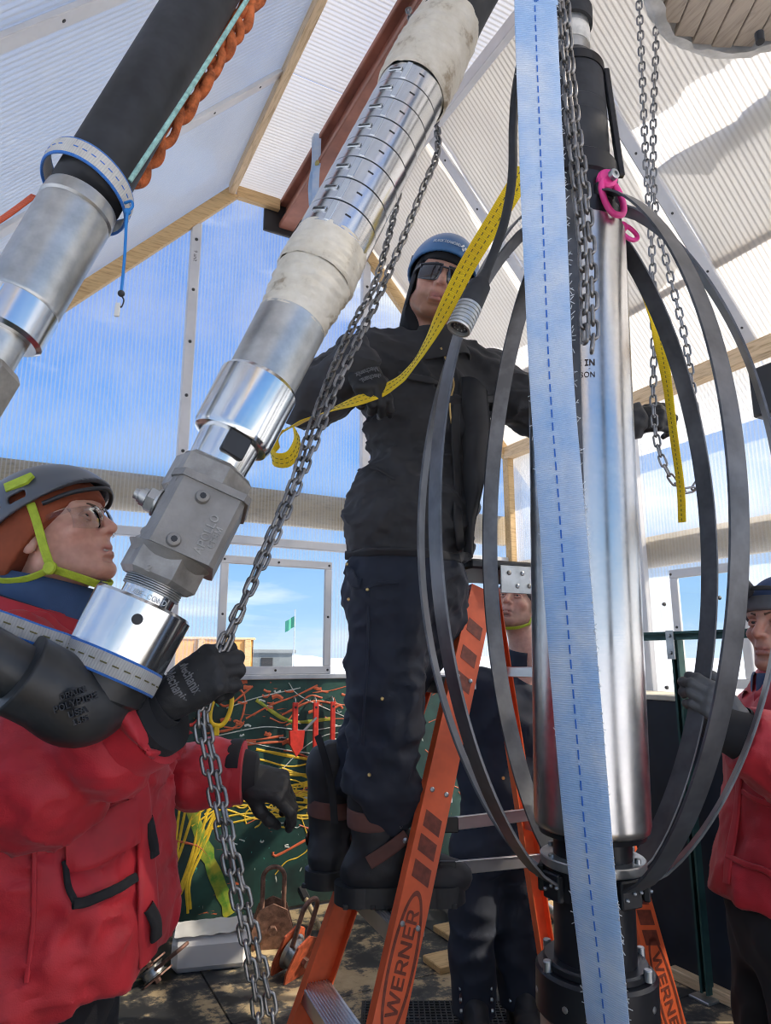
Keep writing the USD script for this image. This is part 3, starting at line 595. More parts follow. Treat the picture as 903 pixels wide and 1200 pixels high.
# ------------------------------------------------------------------ chains
def link_mesh(L, w, d):
    """an oblong link along z, lying in the xz plane"""
    t = np.linspace(0, 2 * np.pi, 18, endpoint=False); r = (w - d) / 2; h = (L - d) / 2 - r
    P = np.stack([np.cos(t) * r, t * 0, np.sin(t) * r + np.where(np.sin(t) > 1e-9, h, np.where(np.sin(t) < -1e-9, -h, 0))], 1)
    return tube(P, d / 2, 7, (0, 1, 0), closed=True)
def chain(thing, P, pitch, d, m, twist=0.0, hint=None, drift=0.0):
    P = spline(P, 400); D = np.concatenate([[0], np.cumsum(np.linalg.norm(np.diff(P, axis=0), axis=1))]); n = int(D[-1] / pitch)
    lk = link_mesh(pitch + 2 * d * .98, pitch * .5 + 2.15 * d * .62, d)
    for i in range(n):
        a, b = [np.array([np.interp(x, D, P[:, k]) for k in range(3)]) for x in ((i) * pitch, (i + 1) * pitch)]
        R = frame(b - a, FWD if hint is None else hint); ang = twist + (i % 2) * math.pi / 2 + drift * i
        Rz = np.array([[math.cos(ang), -math.sin(ang), 0], [math.sin(ang), math.cos(ang), 0], [0, 0, 1]])
        thing.part('link', place(lk, (a + b) / 2, R @ Rz), m, True)
c1 = Thing('hoist_chain', at(690, 410, 1.05), 'doubled dark hoist chain ending in a loop in front of the probe', 'chain')
chain(c1, [at(652, -40, 1.05), at(661, 60, 1.05), at(667, 140, 1.05), at(676, 230, 1.05), at(683, 300, 1.05), at(684, 360, 1.05), at(686, 408, 1.05), at(691, 414, 1.05)], .0265, .0068, M['chain'], .5, drift=.03)
chain(c1, [at(662, -40, 1.06), at(665, 40, 1.065), at(674, 140, 1.06), at(686, 230, 1.06), at(692, 300, 1.06), at(694, 360, 1.06), at(695, 402, 1.06), at(692, 413, 1.055)], .0265, .0068, M['chain'], 1.2, drift=-.03)
c2 = Thing('hoist_chain', at(800, 578, 1.85), 'long hand chain hanging in a wide loop at the right behind the bow springs', 'chain')
chain(c2, [at(746, -50, 1.85), at(751, 60, 1.85), at(756, 180, 1.85), at(763, 280, 1.85), at(766, 400, 1.85), at(765, 470, 1.85), at(770, 520, 1.85), at(783, 555, 1.85), at(799, 574, 1.85), at(812, 574, 1.853), at(821, 556, 1.856), at(820, 525, 1.86), at(813, 470, 1.87), at(803, 400, 1.87), at(784, 320, 1.87), at(768, 250, 1.87), at(765, 150, 1.87), at(768, 60, 1.87), at(770, -50, 1.87)], .030, .0062, M['chain_new'], .4, drift=.006)
c3 = Thing('hoist_chain', at(300, 1190, 1.12), 'long rusty doubled chain gripped by the man in the red parka at left', 'chain')
chain(c3, [at(478, 10, 1.66), at(498, 90, 1.52), at(511, 145, 1.42), at(512, 180, 1.37), at(498, 215, 1.34), at(470, 285, 1.31), at(432, 372, 1.27), at(400, 440, 1.24), at(370, 515, 1.2), at(335, 600, 1.16), at(298, 680, 1.13), at(268, 738, 1.12), at(246, 790, 1.12), at(232, 836, 1.12), at(243, 900, 1.12), at(257, 965, 1.12), at(276, 1050, 1.11), at(289, 1110, 1.11), at(300, 1170, 1.11), at(306, 1240, 1.11)], .0245, .006, M['chain'], .3, drift=.012)
chain(c3, [at(470, 60, 1.66), at(478, 140, 1.56), at(468, 220, 1.50), at(452, 290, 1.43), at(437, 338, 1.37), at(418, 372, 1.33), at(392, 428, 1.27), at(362, 508, 1.215), at(340, 574, 1.175), at(305, 655, 1.14), at(274, 735, 1.13), at(252, 790, 1.13), at(240, 836, 1.13), at(254, 905, 1.13), at(270, 985, 1.12), at(290, 1060, 1.12), at(306, 1130, 1.12), at(318, 1180, 1.12), at(324, 1240, 1.12)], .0245, .006, M['chain'], 1.3, drift=-.015)

# ------------------------------------------------------------------ the main hose, its valve and elbow
H0, H1 = at(150, 745, 1.05), at(537, 6, 1.27); hd = unit(H1 - H0)
def ht(px, py): return px_axis(H0, H1, px, py)
def hp(t): return H0 + hd * t
def seg(lst, n=48):
    """lst: (pixel on the axis, pixel radius)"""
    pr_ = []
    for (px, py), r in lst:
        t = ht(px, py); pr_.append((t, rpx(hp(t), r)))
    return lathe(hp(0), hp(1), pr_, n, FWD)
hs = Thing('large_hose', H0, 'large black hose with clamped metal end and ball valve slanting across the middle', 'hose')
hend = at(640, -420, 1.6)
hc = spline([hp(ht(513, 52)), hp(ht(537, 6)), at(585, -85, 1.31), at(615, -190, 1.40), hend], 50)
hs.part('hose', tube(hc, rpx(hp(ht(537, 6)), 37.5), 36, FWD), M['rubber'], True)
def wrapped(t0, t1, r0, r1, seed, amp=.004, rings=8):
    """tape wound and wrinkled"""
    n, k = 64, 24; V, F = [], []
    th = np.arange(n) / n * 2 * np.pi
    for i in range(k):
        s_ = i / (k - 1); t = t0 + (t1 - t0) * s_; r = r0 + (r1 - r0) * s_
        nz = meshkit.fbm(np.stack([np.cos(th) * 2.6, np.sin(th) * 2.6, np.full(n, s_ * 9)], -1), 4, seed) - .5
        rg = r + nz * amp * 2.4 + amp * .5 * np.sin(s_ * rings * 6.28 + 2 * nz * 6)
        if i in (0, k - 1): rg = rg - .004
        V.append(np.stack([np.cos(th) * rg, np.sin(th) * rg, np.full(n, t)], 1))
    V = np.concatenate(V); i, j = np.meshgrid(np.arange(k - 1), np.arange(n), indexing='ij'); i, j = i.ravel(), j.ravel(); j2 = (j + 1) % n
    F = tri(np.stack([i * n + j, i * n + j2, (i + 1) * n + j2, (i + 1) * n + j], 1))
    return trimesh.Trimesh(V @ frame(hd, FWD).T + H0, F, process=False)
def R_(px, py, n): return rpx(hp(ht(px, py)), n)
t_ = ht
hs.part('tape_wrap', wrapped(t_(497, 84), t_(527, 28), R_(497, 84, 44), R_(527, 28, 38.5), 3, .0035, 5), M['tape'], True)
hs.part('tape_wrap', wrapped(t_(483, 112), t_(500, 78), R_(483, 112, 43), R_(500, 78, 44), 8, .0016, 2), M['tape'], True)
hs.part('tape_wrap', wrapped(t_(372, 330), t_(393, 290), R_(375, 326, 47.5), R_(393, 290, 44), 11, .0022, 2), M['tape'], True)
hs.part('tape_wrap', wrapped(t_(345, 386), t_(374, 328), R_(345, 386, 40), R_(374, 328, 45), 15, .0036, 6), M['tape'], True)
# eight clamp bands
tb0, tb1 = t_(392, 296), t_(486, 112); step = (tb1 - tb0) / 8; Rb = R_(440, 205, 41.5)
hs.part('ferrule_core', lathe(hp(0), hp(1), [(tb0 - .01, Rb - .006), (tb1 + .01, Rb - .006)], 48, FWD), M['galv'], 30)
HX, HY = frame(hd, FWD)[:, 0], frame(hd, FWD)[:, 1]
def around(a): return -HY * math.cos(a) - HX * math.sin(a)          # a = 0 faces the camera; positive to the picture's left
if picture(hp(.3) + around(.5) * .1)[0, 0] > picture(hp(.3))[0, 0]: HX = -HX
for k in range(8):
    a0, a1 = tb0 + step * k, tb0 + step * (k + 1)
    cb = hs.part('clamp_band', lathe(hp(0), hp(1), [(a0 + .0008, Rb - .004), (a0 + .0018, Rb), (a1 - .0022, Rb + .0006), (a1 - .0010, Rb - .004)], 64, FWD), M['clamp'], 30)
    am = (a0 + a1) / 2
    def band_bit(ang, off, sz, m, name, lift=.001):
        d = around(ang); o = hp(am + off) + d * (Rb + lift); R = np.stack([np.cross(d, hd), d, hd], 1)
        hs.part(name, place(cbox(sz, .0008), o, R), m, under=cb)
    band_bit(-.34, .004, (.012, .004, .004), M['black_plate'], 'slot', -.0008)
    band_bit(.10, 0, (.012, .003, step * .86), M['zinc'], 'lap_edge', .0004)
    band_bit(.44, .0, (.030, .0035, .010), M['zinc'], 'buckle', .0012); band_bit(.46, .0, (.024, .004, .003), M['black_plate'], 'buckle_slot', .0016)
hs.part('ferrule', seg([((303, 462), 39), ((304, 459), 41), ((345, 380), 41), ((347, 377), 38)]), M['galv'], 30)
hs.part('collar', seg([((272, 520), 36), ((273, 518), 44.5), ((276, 513), 47), ((307, 455), 47), ((309, 451), 44)], 64), M['zinc'], 30)
hs.part('nipple', seg([((250, 560), 34), ((278, 508), 37)]), M['zinc'], 30)
th_ = [];
for i in range(7):
    q = t_(248, 564) + i * .0034; th_ += [(q, R_(255, 550, 36)), (q + .0012, R_(255, 550, 39)), (q + .0022, R_(255, 550, 39)), (q + .0032, R_(255, 550, 36))]
hs.part('thread', lathe(hp(0), hp(1), th_, 48, FWD), M['galv'], 20)
d = around(-.55); o = hp(t_(267, 530)) + d * R_(267, 530, 36); hs.part('nipple_window', place(cbox((.040, .012, .040), .002), o, np.stack([np.cross(d, hd), d, hd], 1)), M['black_plate'], label='dark square opening in the nipple')
# valve
vt0, vt1 = t_(207, 655), t_(247, 560)
def hexagon(px0, px1, r): 
    a, b = t_(*px0), t_(*px1); rr_ = R_(*px0, r); c = .008
    return lathe(hp(0), hp(1), [(a, rr_ * .86), (a + c, rr_), (b - c, rr_), (b, rr_ * .88)], 6, FWD * .6 + RGT * .8)
hs.part('valve_hex', hexagon((232, 592), (253, 548), 48), M['hexm'])
hs.part('valve_hex', hexagon((192, 690), (212, 645), 47), M['hexm'])
va, vb = t_(204, 655), t_(240, 573); vr = R_(222, 615, 50)
VR = np.stack([HX if (HX @ RGT) < 0 else -HX, -HY, hd], 1)
if np.linalg.det(VR) < 0: VR[:, 0] *= -1
side = unit(around(1.35))                      # picture left
ax_, ay_ = np.cross(around(0), hd), around(0)
sq = [(-.42, -1), (.95, -1.02), (1.06, -.85), (1.06, .85), (.95, 1.02), (-.42, 1), (-.70, .55), (-.70, -.55)]
def vbox(sc, t0, t1, pts=sq):
    a = prism([(x * vr * sc, y * vr * sc * .93) for x, y in pts], hp(t0), -side, around(0) - side * (around(0) @ side), 1e-3 + (t1 - t0))
    return a
xd_ = -side; yd_ = unit(around(0) - xd_ * (around(0) @ xd_))
if np.cross(xd_, yd_) @ hd < 0: yd_ = -yd_; 
front = yd_ if yd_ @ FWD < 0 else -yd_
def vprism(pts, t0, t1): return prism([(x * vr, y * vr) for x, y in pts], hp(t0), xd_, yd_, t1 - t0)
hs.part('valve_body', vprism(sq, va, vb - .012), M['cast'])
hs.part('valve_flange', vprism([(x * 1.07, y * 1.07) for x, y in sq], vb - .012, vb), M['cast'])
hs.part('valve_shoulder', lathe(hp(0), hp(1), [(va - .014, vr * .80), (va, vr * .98)], 32, FWD), M['cast'], 40)
vm = (va + vb) / 2
# stem, nut, bosses on the left side and the ears
so = hp(vm + .006) + side * vr * .64 + front * vr * .12
hs.part('stem_boss', lathe(so, so + side, [(-.02, .026), (.003, .025), (.009, .019)], 28), M['cast'], 40)
sn = hs.part('stem', lathe(so, so + side, [(.0, .011), (.041, .011), (.042, .009), (.048, .0085)], 20), M['galv'], 30)
hs.part('stem_nut', lathe(so, so + side, [(.013, .017), (.014, .0205), (.026, .0205), (.027, .017)], 6), M['galv'], under=sn)
hs.part('stem_washer', lathe(so, so + side, [(.009, .023), (.013, .023)], 24), M['galv'], 30, under=sn)
hs.part('stem_washer', lathe(so, so + side, [(.028, .015), (.036, .0145)], 20), M['galv'], 30, under=sn)
for tt in (vb - .026, va + .018):
    o = hp(tt) + side * vr * .50 + front * vr * .1; hs.part('ear', lathe(o, o + side * .8 + front * .35, [(0, .014), (.010, .0125), (.018, .0105), (.022, .004)], 18), M['cast'], 40)
for tt, xx in ((vb - .032, .14), (va + .014, .02)):
    o = hp(tt) - side * vr * xx * -1 * -1 + front * vr * .88; o = hp(tt) + side * vr * (-xx) + front * vr * .86
    lg = hs.part('bolt_lug', lathe(o, o + front - side * .1, [(-.012, .015), (.012, .011), (.020, .0095), (.022, .006)], 18), M['cast'], 40)
    o2 = o + unit(front - side * .1) * .0205; hs.part('lug_hole', lathe(o2, o2 + front - side * .1, [(0, .005), (.002, .005)], 8), M['black_plate'], under=lg)
fo = hp(vm) + front * (vr * 1.0)
for i, (tx, h_, off) in enumerate((('APOLLO', .012, -.60), ('CF8M', .009, -.80))):
    hs.part('cast_lettering', text_on(tx, h_, hp(vm - .020) + front * (vr * 1.0 + .0012) + side * vr * off, hd, side, .0018, True), M['hexm'], label='raised cast word ' + tx)
hs.part('cast_lettering', text_on('2', .010, hp(t_(196, 682)) + (-HY if -HY @ FWD < 0 else HY) * R_(200, 672, 43.5), -side, hd, .002, True), M['hexm'])
# lower nipple and coupling
hs.part('lower_nipple', seg([((165, 730), 31), ((204, 668), 31)]), M['zinc'], 30)
th_ = []
for i in range(5):
    q = t_(192, 690) - .016 + i * .0034; th_ += [(q, R_(195, 690, 31)), (q + .0012, R_(195, 690, 34)), (q + .0022, R_(195, 690, 34)), (q + .0032, R_(195, 690, 31))]
hs.part('thread', lathe(hp(0), hp(1), th_, 48, FWD), M['galv'], 20)
wn = around(-.25); hs.part('nipple_print', text_on('TUBE-COND', .0075, hp(t_(181, 706)) + wn * R_(181, 706, 31.2), np.cross(hd, wn) if np.cross(hd, wn) @ RGT > 0 else -np.cross(hd, wn), hd, .0008), M['galv'])
hs.part('coupling', seg([((134, 778), 50), ((136, 775), 57), ((168, 711), 58), ((170, 708), 55), ((170, 707), 30)], 64), M['zinc'], 30)
d = around(-.35); o = hp(t_(158, 728)) + d * R_(158, 728, 57.5); hs.part('pin_hole', lathe(o, o + d, [(0, .008), (.001, .008), (.0015, .005)], 18), M['black_plate'])
# elbow
E0 = hp(t_(126, 792)); e_path = spline([E0, hp(t_(112, 820)), at(88, 828, 1.0), at(58, 808, .97), at(20, 788, .94)], 30)
hs.part('elbow', tube(e_path, rpx(E0, 44), 40, FWD), M['poly_black'], True)
hs.part('elbow_socket', seg([((113, 816), 44), ((115, 812), 51), ((134, 778), 53), ((136, 774), 49)], 48), M['poly_black'], 30)
ea, eb = at(58, 808, .97), at(24, 790, .942); ed = unit(eb - ea)
hs.part('elbow_socket', lathe(ea, ea + ed, [(-.006, rpx(ea, 38)), (-.004, rpx(ea, 46)), (.035, rpx(ea, 44)), (.037, rpx(ea, 38))], 48), M['poly_black'], 30)
pe = at(-120, 712, .86); hs.part('drain_pipe', lathe(ea, pe, [(.02, rpx(ea, 33)), (np.linalg.norm(pe - ea), rpx(ea, 33))], 40), M['poly_black'], 30)
tx0 = at(94, 829, 1.0 - rpx(E0, 44) - .0055); ux = unit(at(108, 812, 1.0) - at(70, 826, 1.0))
for tx, dy, h_ in (('DRAIN', 16, .0075), ('POLYPIPE', 6, .0085), ('USA', -4, .0085), ('135', -13, .0075)):
    hs.part('moulded_word', text_on(tx, h_, tx0 + np.cross(-FWD, ux) * dy * .00115 * 1.1 - FWD * .005, ux, np.cross(-FWD, ux), .008, True), M['rubber'])

# grey sling choked round the elbow
gp = hp(t_(131, 783)); ring = []; rn = []
for a in np.linspace(2.3, -2.3, 40):
    d = around(a); ring.append(gp + d * R_(131, 783, 57) + hd * (.004 * math.cos(a))); rn.append(d)
gs = Thing('grey_sling', gp, 'grey webbing sling with blue edges choked round the black elbow', 'sling')
rv, uv = ribbon(np.array(ring), np.array(rn), .034, .004); gs.part('webbing', rv, M['web_grey'], True, uv=uv)
gs.part('stitching', stitches(np.array(ring), np.array(rn), 0, .0042, .010, .008, .002), M['thread_dark'])
tail = spline([ring[8], at(84, 757, 1.0), at(45, 744, .97), at(0, 728, .94), at(-60, 708, .9)], 40)
rv, uv = ribbon(tail, [-FWD + UP * .4] * 40, .030, .004); gs.part('webbing', rv, M['web_grey'], True, uv=uv); gs.part('stitching', stitches(tail, np.array([-FWD + UP * .4] * 40), 0, .0042, .010, .008, .002), M['thread_dark'])

# ------------------------------------------------------------------ the second hose at upper left
S0, S1 = at(0, 400, .95), at(236, 0, 1.08); sd = unit(S1 - S0)
h2 = Thing('large_hose', S0, 'second large black hose with dull metal ferrule at the upper left corner', 'hose')
def st(px, py): return px_axis(S0, S1, px, py)
def sp_(t): return S0 + sd * t
def seg2(lst, n=48): return lathe(sp_(0), sp_(1), [(st(*p), rpx(sp_(st(*p)), r)) for p, r in lst], n, FWD)
hc2 = spline([sp_(st(100, 228)), sp_(st(160, 130)), sp_(st(236, 0)), at(320, -140, 1.14), at(430, -320, 1.25)], 50)
h2.part('hose', tube(hc2, rpx(sp_(st(160, 130)), 38), 36, FWD), M['rubber'], True)
h2.part('ferrule', seg2([((96, 236), 30), ((95, 238), 41), ((88, 250), 42.5), ((87, 252), 40), ((85, 255), 42), ((25, 352), 42.5), ((23, 356), 40)]), M['galv'], 30)
h2.part('ferrule_ring', seg2([((23, 355), 40), ((22, 357), 43), ((2, 390), 43), ((0, 393), 38)], 64), M['clamp'], 30)
h2.part('nipple', seg2([((2, 390), 28), ((-28, 440), 28)]), M['galv'], 30)
h2.part('valve_hex', lathe(sp_(0), sp_(1), [(st(-60, 500), rpx(S0, 38)), (st(-18, 432), rpx(S0, 40)), (st(-14, 425), rpx(S0, 34))], 6, RGT), M['hexm'])
SY_ = frame(sd, FWD); 
def around2(a): return -SY_[:, 1] * math.cos(a) + SY_[:, 0] * math.sin(a)
for dt in (0, .05):
    d = around2(.3); o = sp_(st(18, 362) + .0 - dt * 0) + d * rpx(S0, 42); 
h2.part('lock_strip', place(cbox((.006, .004, .05), .001), sp_(st(12, 374)) + around2(.0) * rpx(S0, 43.2), np.stack([np.cross(around2(0), sd), around2(0), sd], 1)), M['zinc'])
# sling round it
g2 = sp_(st(104, 220)); r2, n2 = [], []
for a in np.linspace(0, 2 * np.pi, 60):
    d = around2(a); r2.append(g2 + d * rpx(g2, 51) + sd * (.012 * math.cos(a + .4)) + RGT * -.004); n2.append(d)
ws = Thing('white_sling', g2, 'off white sling with blue edges looped round the upper left hose', 'sling')
rv, uv = ribbon(np.array(r2), np.array(n2), .036, .006); ws.part('webbing', rv, M['web_white'], True, uv=uv)
ws.part('stitching', stitches(np.array(r2)[:-2], np.array(n2)[:-2], 0, .0052, .008, .007, .0018), M['thread_blue'])
os_ = Thing('orange_tether', at(36, 234, 1.0), 'frayed orange tether strap leading off left from the white sling', 'strap')
Q4 = spline([at(40, 229, 1.0), at(20, 244, .99), at(0, 258, .98), at(-40, 282, .96)], 24); rv, uv = ribbon(Q4, [-FWD + UP * .5] * 24, .016, .003); os_.part('webbing', rv, M['web_orange'], True, uv=uv)
# braided orange rope and teal line along the hose
br = spline([at(152, 216, 1.10), at(172, 186, 1.11), at(205, 140, 1.12), at(240, 90, 1.13), at(268, 45, 1.14), at(296, 0, 1.15), at(372, -120, 1.2)], 220)
bro = Thing('orange_rope', br[0], 'thick braided orange rope lying along the upper left hose', 'rope')
X_, Y_, T__ = frames(br, FWD); L_ = np.linspace(0, 1, 220) * np.linalg.norm(br[-1] - br[0])
M['rope_orange'] = plain('orange_rope_fibre', (.50, .13, .04), .9, bump=.6, bscale=220, var=.45, vscale=40)
for k in range(3):
    ph = k * 2.0944; w = 38.0; st_ = br + X_ * (np.sin(L_ * w + ph + .5 * np.sin(L_ * 17)) * .015)[:, None] + Y_ * (np.sin(2 * (L_ * w + ph)) * .006)[:, None]
    bro.part('strand', tube(st_, .0092, 10, FWD, scale=1 + .15 * np.sin(np.linspace(0, 60, 220) + k)), M['rope_orange'], True)
tc_ = spline([at(152, 212, .985), at(218, 112, 1.01), at(289, 0, 1.035), at(376, -140, 1.10)], 60)
single('teal_line', tube(tc_, .0042, 8, FWD), plain('teal_cord', (.30, .52, .47), .8, bump=.5, bscale=260, var=.25, vscale=90), 'thin pale teal line running along the edge of the upper left hose', 'cord', smooth=True)
bcd = Thing('blue_cord', at(148, 250, 1.0), 'blue cord with a small tag hanging below the upper left hose', 'cord')
cm = plain('blue_cord_fibre', (.02, .20, .55), .7)
bcd.part('cord', tube(spline([at(146, 238, .99), at(154, 236, .985), at(155, 243, .98), at(150, 248, .98), at(148, 262, .98), at(146, 300, .98), at(142, 344, .98)], 40), .0024, 8, FWD), cm, True)
bcd.part('knot', place(trimesh.creation.icosphere(2, .0055), at(149.5, 248, .98)), cm, True)
bcd.part('bead', place(trimesh.creation.icosphere(2, .0055), at(142, 344, .98)), M['black_plate'], True)
bcd.part('loop', tube(spline([at(142, 346, .98), at(145, 352, .98), at(142, 360, .98), at(139, 356, .98)], 20), .0012, 6, FWD), M['black_plate'], True)
bcd.part('tag', beam(at(138.5, 355, .98), at(136.5, 371, .98), .008, .004, FWD, .002), plain('tag_plastic', (.65, .63, .58), .4))

# ------------------------------------------------------------------ black cable with a round connector
cb_ = Thing('black_cable', at(540, 378, 1.12), 'black cable ending in a threaded metal round connector by the helmet', 'cable')
cc_ = spline([at(642, -40, 1.2), at(618, 40, 1.16), at(605, 100, 1.13), at(601, 150, 1.12), at(600, 205, 1.12), at(592, 255, 1.12), at(579, 295, 1.12), at(568, 322, 1.12)], 60)
cb_.part('cable', tube(cc_, .0085, 14, FWD), M['rubber'], True)
ca, cb2 = at(570, 318, 1.12), at(537, 386, 1.105); cd = unit(cb2 - ca); cl_ = np.linalg.norm(cb2 - ca)
cb_.part('boot', lathe(ca, cb2, [(0, .009), (cl_ * .16, .012), (cl_ * .25, .020), (cl_ * .62, .022), (cl_ * .64, .019)], 24), M['rubber'], 40)
thr = [(cl_ * .6, .019)]
for i in range(6):
    q = cl_ * .62 + i * cl_ * .06; thr += [(q, .0225), (q + cl_ * .035, .0225), (q + cl_ * .04, .0205), (q + cl_ * .055, .0205)]
thr += [(cl_ * .98, .0225), (cl_, .0215), (cl_, .0175), (cl_ * .9, .0165)]
cb_.part('threaded_ring', lathe(ca, cb2, thr, 32, caps=False), M['galv'], 25)
cb_.part('insert', lathe(ca, cb2, [(cl_ * .7, .0165), (cl_ * .95, .0165)], 24), M['black_plate'], 30)
for k in range(9):
    a = k * 2 * math.pi / 8; fr = frame(cd); d = (fr[:, 0] * math.cos(a) + fr[:, 1] * math.sin(a)) * (.010 if k < 8 else 0); o = ca + cd * cl_ * .95 + d
    cb_.part('contact', lathe(o, o + cd, [(-.002, .0015), (.002, .0013)], 8), M['galv'])

# ------------------------------------------------------------------ the orange stepladder
M['fibre'] = plain('orange_fibreglass', (.78, .135, .045), .42, bump=.06, bscale=90, var=.10, vscale=12)
M['rail_print'] = plain('rail_print', (.20, .045, .025), .5, var=.25, vscale=60)
M['step_alu'] = plain('ribbed_aluminium', (.66, .66, .65), .32, .9, bump=.05, var=.12)
ld = Thing('stepladder', vw(.25, 2.1), 'orange fibreglass stepladder under the man in black with dark printed rails', 'ladder')
def rail(top, low, web, out, w=.082, f=.032, t=.004, foot=True):
    top, low = v3(top), v3(low); k = top[2] / (top[2] - low[2]); ft = top + (low - top) * k; ft[2] = .02
    ax = unit(top - ft); web = unit(v3(web) - ax * (v3(web) @ ax)); out = unit(np.cross(ax, web)) * (1 if np.cross(ax, web) @ v3(out) > 0 else -1)
    pts = [(-w / 2, 0), (w / 2, 0), (w / 2, -f), (w / 2 - t, -f), (w / 2 - t, -t), (-w / 2 + t, -t), (-w / 2 + t, -f), (-w / 2, -f)]
    L = np.linalg.norm(top - ft); x, y = web, out
    if np.cross(x, y) @ ax < 0: x = -x; web = -web
    m = prism(pts, ft, x, y, L)
    r = ld.part('rail', m, M['fibre'])
    ld.part('foot_pad', place(cbox((w + .012, f + .012, .05), .006), ft - out * f / 2 + ax * .01, np.stack([x, y, ax], 1)), M['black_plate'])
    return dict(path=r, top=top, foot=ft, ax=ax, web=x, out=out, L=L, w=w, f=f)
def rail_y(r, py):
    ts = np.linspace(0, r['L'], 1500); p = picture(r['foot'] + r['ax'] * ts[:, None]); return ts[np.argmin(np.abs(p[:, 1] - py))]
def rail_z(r, z): return r['foot'] + r['ax'] * ((z - r['foot'][2]) / r['ax'][2])
A_t, A_l, B_t, B_l = at(566, 690, 2.10), at(457, 1200, 1.78), at(528, 690, 2.36), at(354, 1200, 2.18)
D_t, D_l, C_t, C_l = at(650, 690, 2.24), at(789, 1200, 2.16), at(571, 690, 2.50), at(637, 1120, 2.76)
dep = unit((D_l - A_l) * [1, 1, 0]); wid = unit((A_l - B_l) * [1, 1, 0])
rA, rB = rail(A_t, A_l, dep, wid), rail(B_t, B_l, dep, -wid)
rD, rC = rail(D_t, D_l, dep, wid), rail(C_t, C_l, dep, -wid, .06)
for z in (.27, .54, .81, 1.10, 1.39):
    a, b = rail_z(rA, z) - rA['out'] * .006, rail_z(rB, z) - rB['out'] * .006
    R = frame(b - a, UP)
    sp_m = [place(cbox((.080, .004, np.linalg.norm(b - a)), .001), (a + b) / 2 + UP * .0, R), place(cbox((.004, .045, np.linalg.norm(b - a)), .001), (a + b) / 2 + R[:, 0] * .040 - UP * .022, R), place(cbox((.004, .03, np.linalg.norm(b - a)), .001), (a + b) / 2 - R[:, 0] * .040 - UP * .015, R)]
    for q in np.linspace(-.032, .032, 9): sp_m.append(place(cbox((.003, .003, np.linalg.norm(b - a)), .0008), (a + b) / 2 + R[:, 0] * q + UP * .003, R))
    stp = ld.part('step', cat(sp_m), M['step_alu'])
    for e, r in ((a, rA), (b, rB)):
        for s_ in (-.022, .022):
            o = e + r['out'] * .006 + r['web'] * s_; ld.part('rivet', lathe(o, o + r['out'], [(0, .007), (.003, .0065), (.005, .003)], 10), M['screw'], 30)
        g = e - r['out'] * .02 - UP * .03
        if z < .6: ld.part('gusset', prism([(0, 0), (.06, 0), (0, -.09)], e - r['out'] * .012 - UP * .004 + dep * .0, -r['out'], UP, .003), M['step_alu'])
for z in (.30, .86, 1.40):
    a, b = rail_z(rD, z) - rD['out'] * .01, rail_z(rC, z) - rC['out'] * .01
    ld.part('rear_brace', beam(a, b, .012, .036, UP, .003), M['step_alu'])
# spreaders on the near side
for (x0, y0, x1, y1, e0, e1) in ((527, 966, 650, 951, 1.99, 2.26), (524, 1018, 632, 1008, 1.96, 2.20)):
    a, b = at(x0, y0, e0), at(x1, y1, e1)
    sb = ld.part('spreader', beam(a, b, .008, .034, UP, .002), M['step_alu'])
    ld.part('spreader_lip', beam(a + UP * .017 - FWD * .004, b + UP * .017 - FWD * .004, .012, .003, UP, .001), M['step_alu'], under=sb)
    ld.part('hinge_block', place(cbox((.045, .014, .04), .004), a - FWD * .004, frame(UP, FWD)), M['black_plate'], under=sb)
# cap and hinge plate
c0 = (A_t + B_t) / 2; cap_c = (A_t + B_t + C_t + D_t) / 4 + UP * .018
R = np.stack([dep, np.cross(UP, dep), UP], 1)
cw = np.linalg.norm(((A_t - B_t)) @ R[:, 1]) + .10; cd_ = np.linalg.norm(((D_t - A_t)) @ R[:, 0]) + .12
ld.part('top_cap', place(cbox((cd_, cw, .03), .008), cap_c + UP * .035, R), M['black_plate'])
pl_o = at(597, 670, 2.06)
cpl = ld.part('hinge_plate', place(cbox((.22, .005, .085), .002), (A_t + D_t) / 2 + wid * .045 + UP * .022, np.stack([dep, -wid, UP], 1)), M['galv'])
for i, (u_, w_) in enumerate(((-.08, .02), (-.05, -.02), (-.03, .02), (-.005, -.018), (.02, .018), (.05, -.01), (.085, .02), (.085, -.02))):
    o = (A_t + D_t) / 2 + wid * .048 + UP * (.022 + w_) + dep * u_
    ld.part('rivet', lathe(o, o + wid, [(0, .0075), (.003, .007), (.005, .003)], 12), M['screw'] if i % 3 else M['hexm'], 30)
# printing on the rails
def on_rail(r, poly, t, flip=1):
    """flat print on the outer web at t along the rail; drawing x along the rail (up for flip=1), y across"""
    x = r['ax'] * flip; o = r['foot'] + r['ax'] * t + r['out'] * .0004; y = np.cross(r['out'], x)
    polys = getattr(poly, 'geoms', [poly]); return cat([prism(p, o, x, y, .0006) for p in polys])
oval = Point(0, 0).buffer(1, 32)
from shapely import affinity
def badge(r, t, flip, k=1.0):
    ring = affinity.scale(oval, .155 * k, .036 * k).difference(affinity.scale(oval, .143 * k, .0285 * k))
    ld.part('rail_badge', on_rail(r, ring, t, flip), M['rail_print'], label='dark oval printed on the rail')
    m = meshkit.text_mesh('WERNER', .030 * k, .0006, True); m.apply_translation([-m.bounds[:, 0].mean(), -.015 * k, 0]); m.vertices[:, 0] *= 1.30
    x = r['ax'] * flip; R = np.stack([x, np.cross(r['out'], x), r['out']], 1)
    ld.part('rail_lettering', place(m, r['foot'] + r['ax'] * t + r['out'] * .0006, R), M['rail_print'], label='the word WERNER printed along the rail')
def lozenges(r, ys, flip):
    for py in ys:
        ld.part('rail_mark', on_rail(r, Polygon([(-.026, -.026), (.014, -.026), (.030, .026), (-.010, .026)]), rail_y(r, py), flip), M['rail_print'])
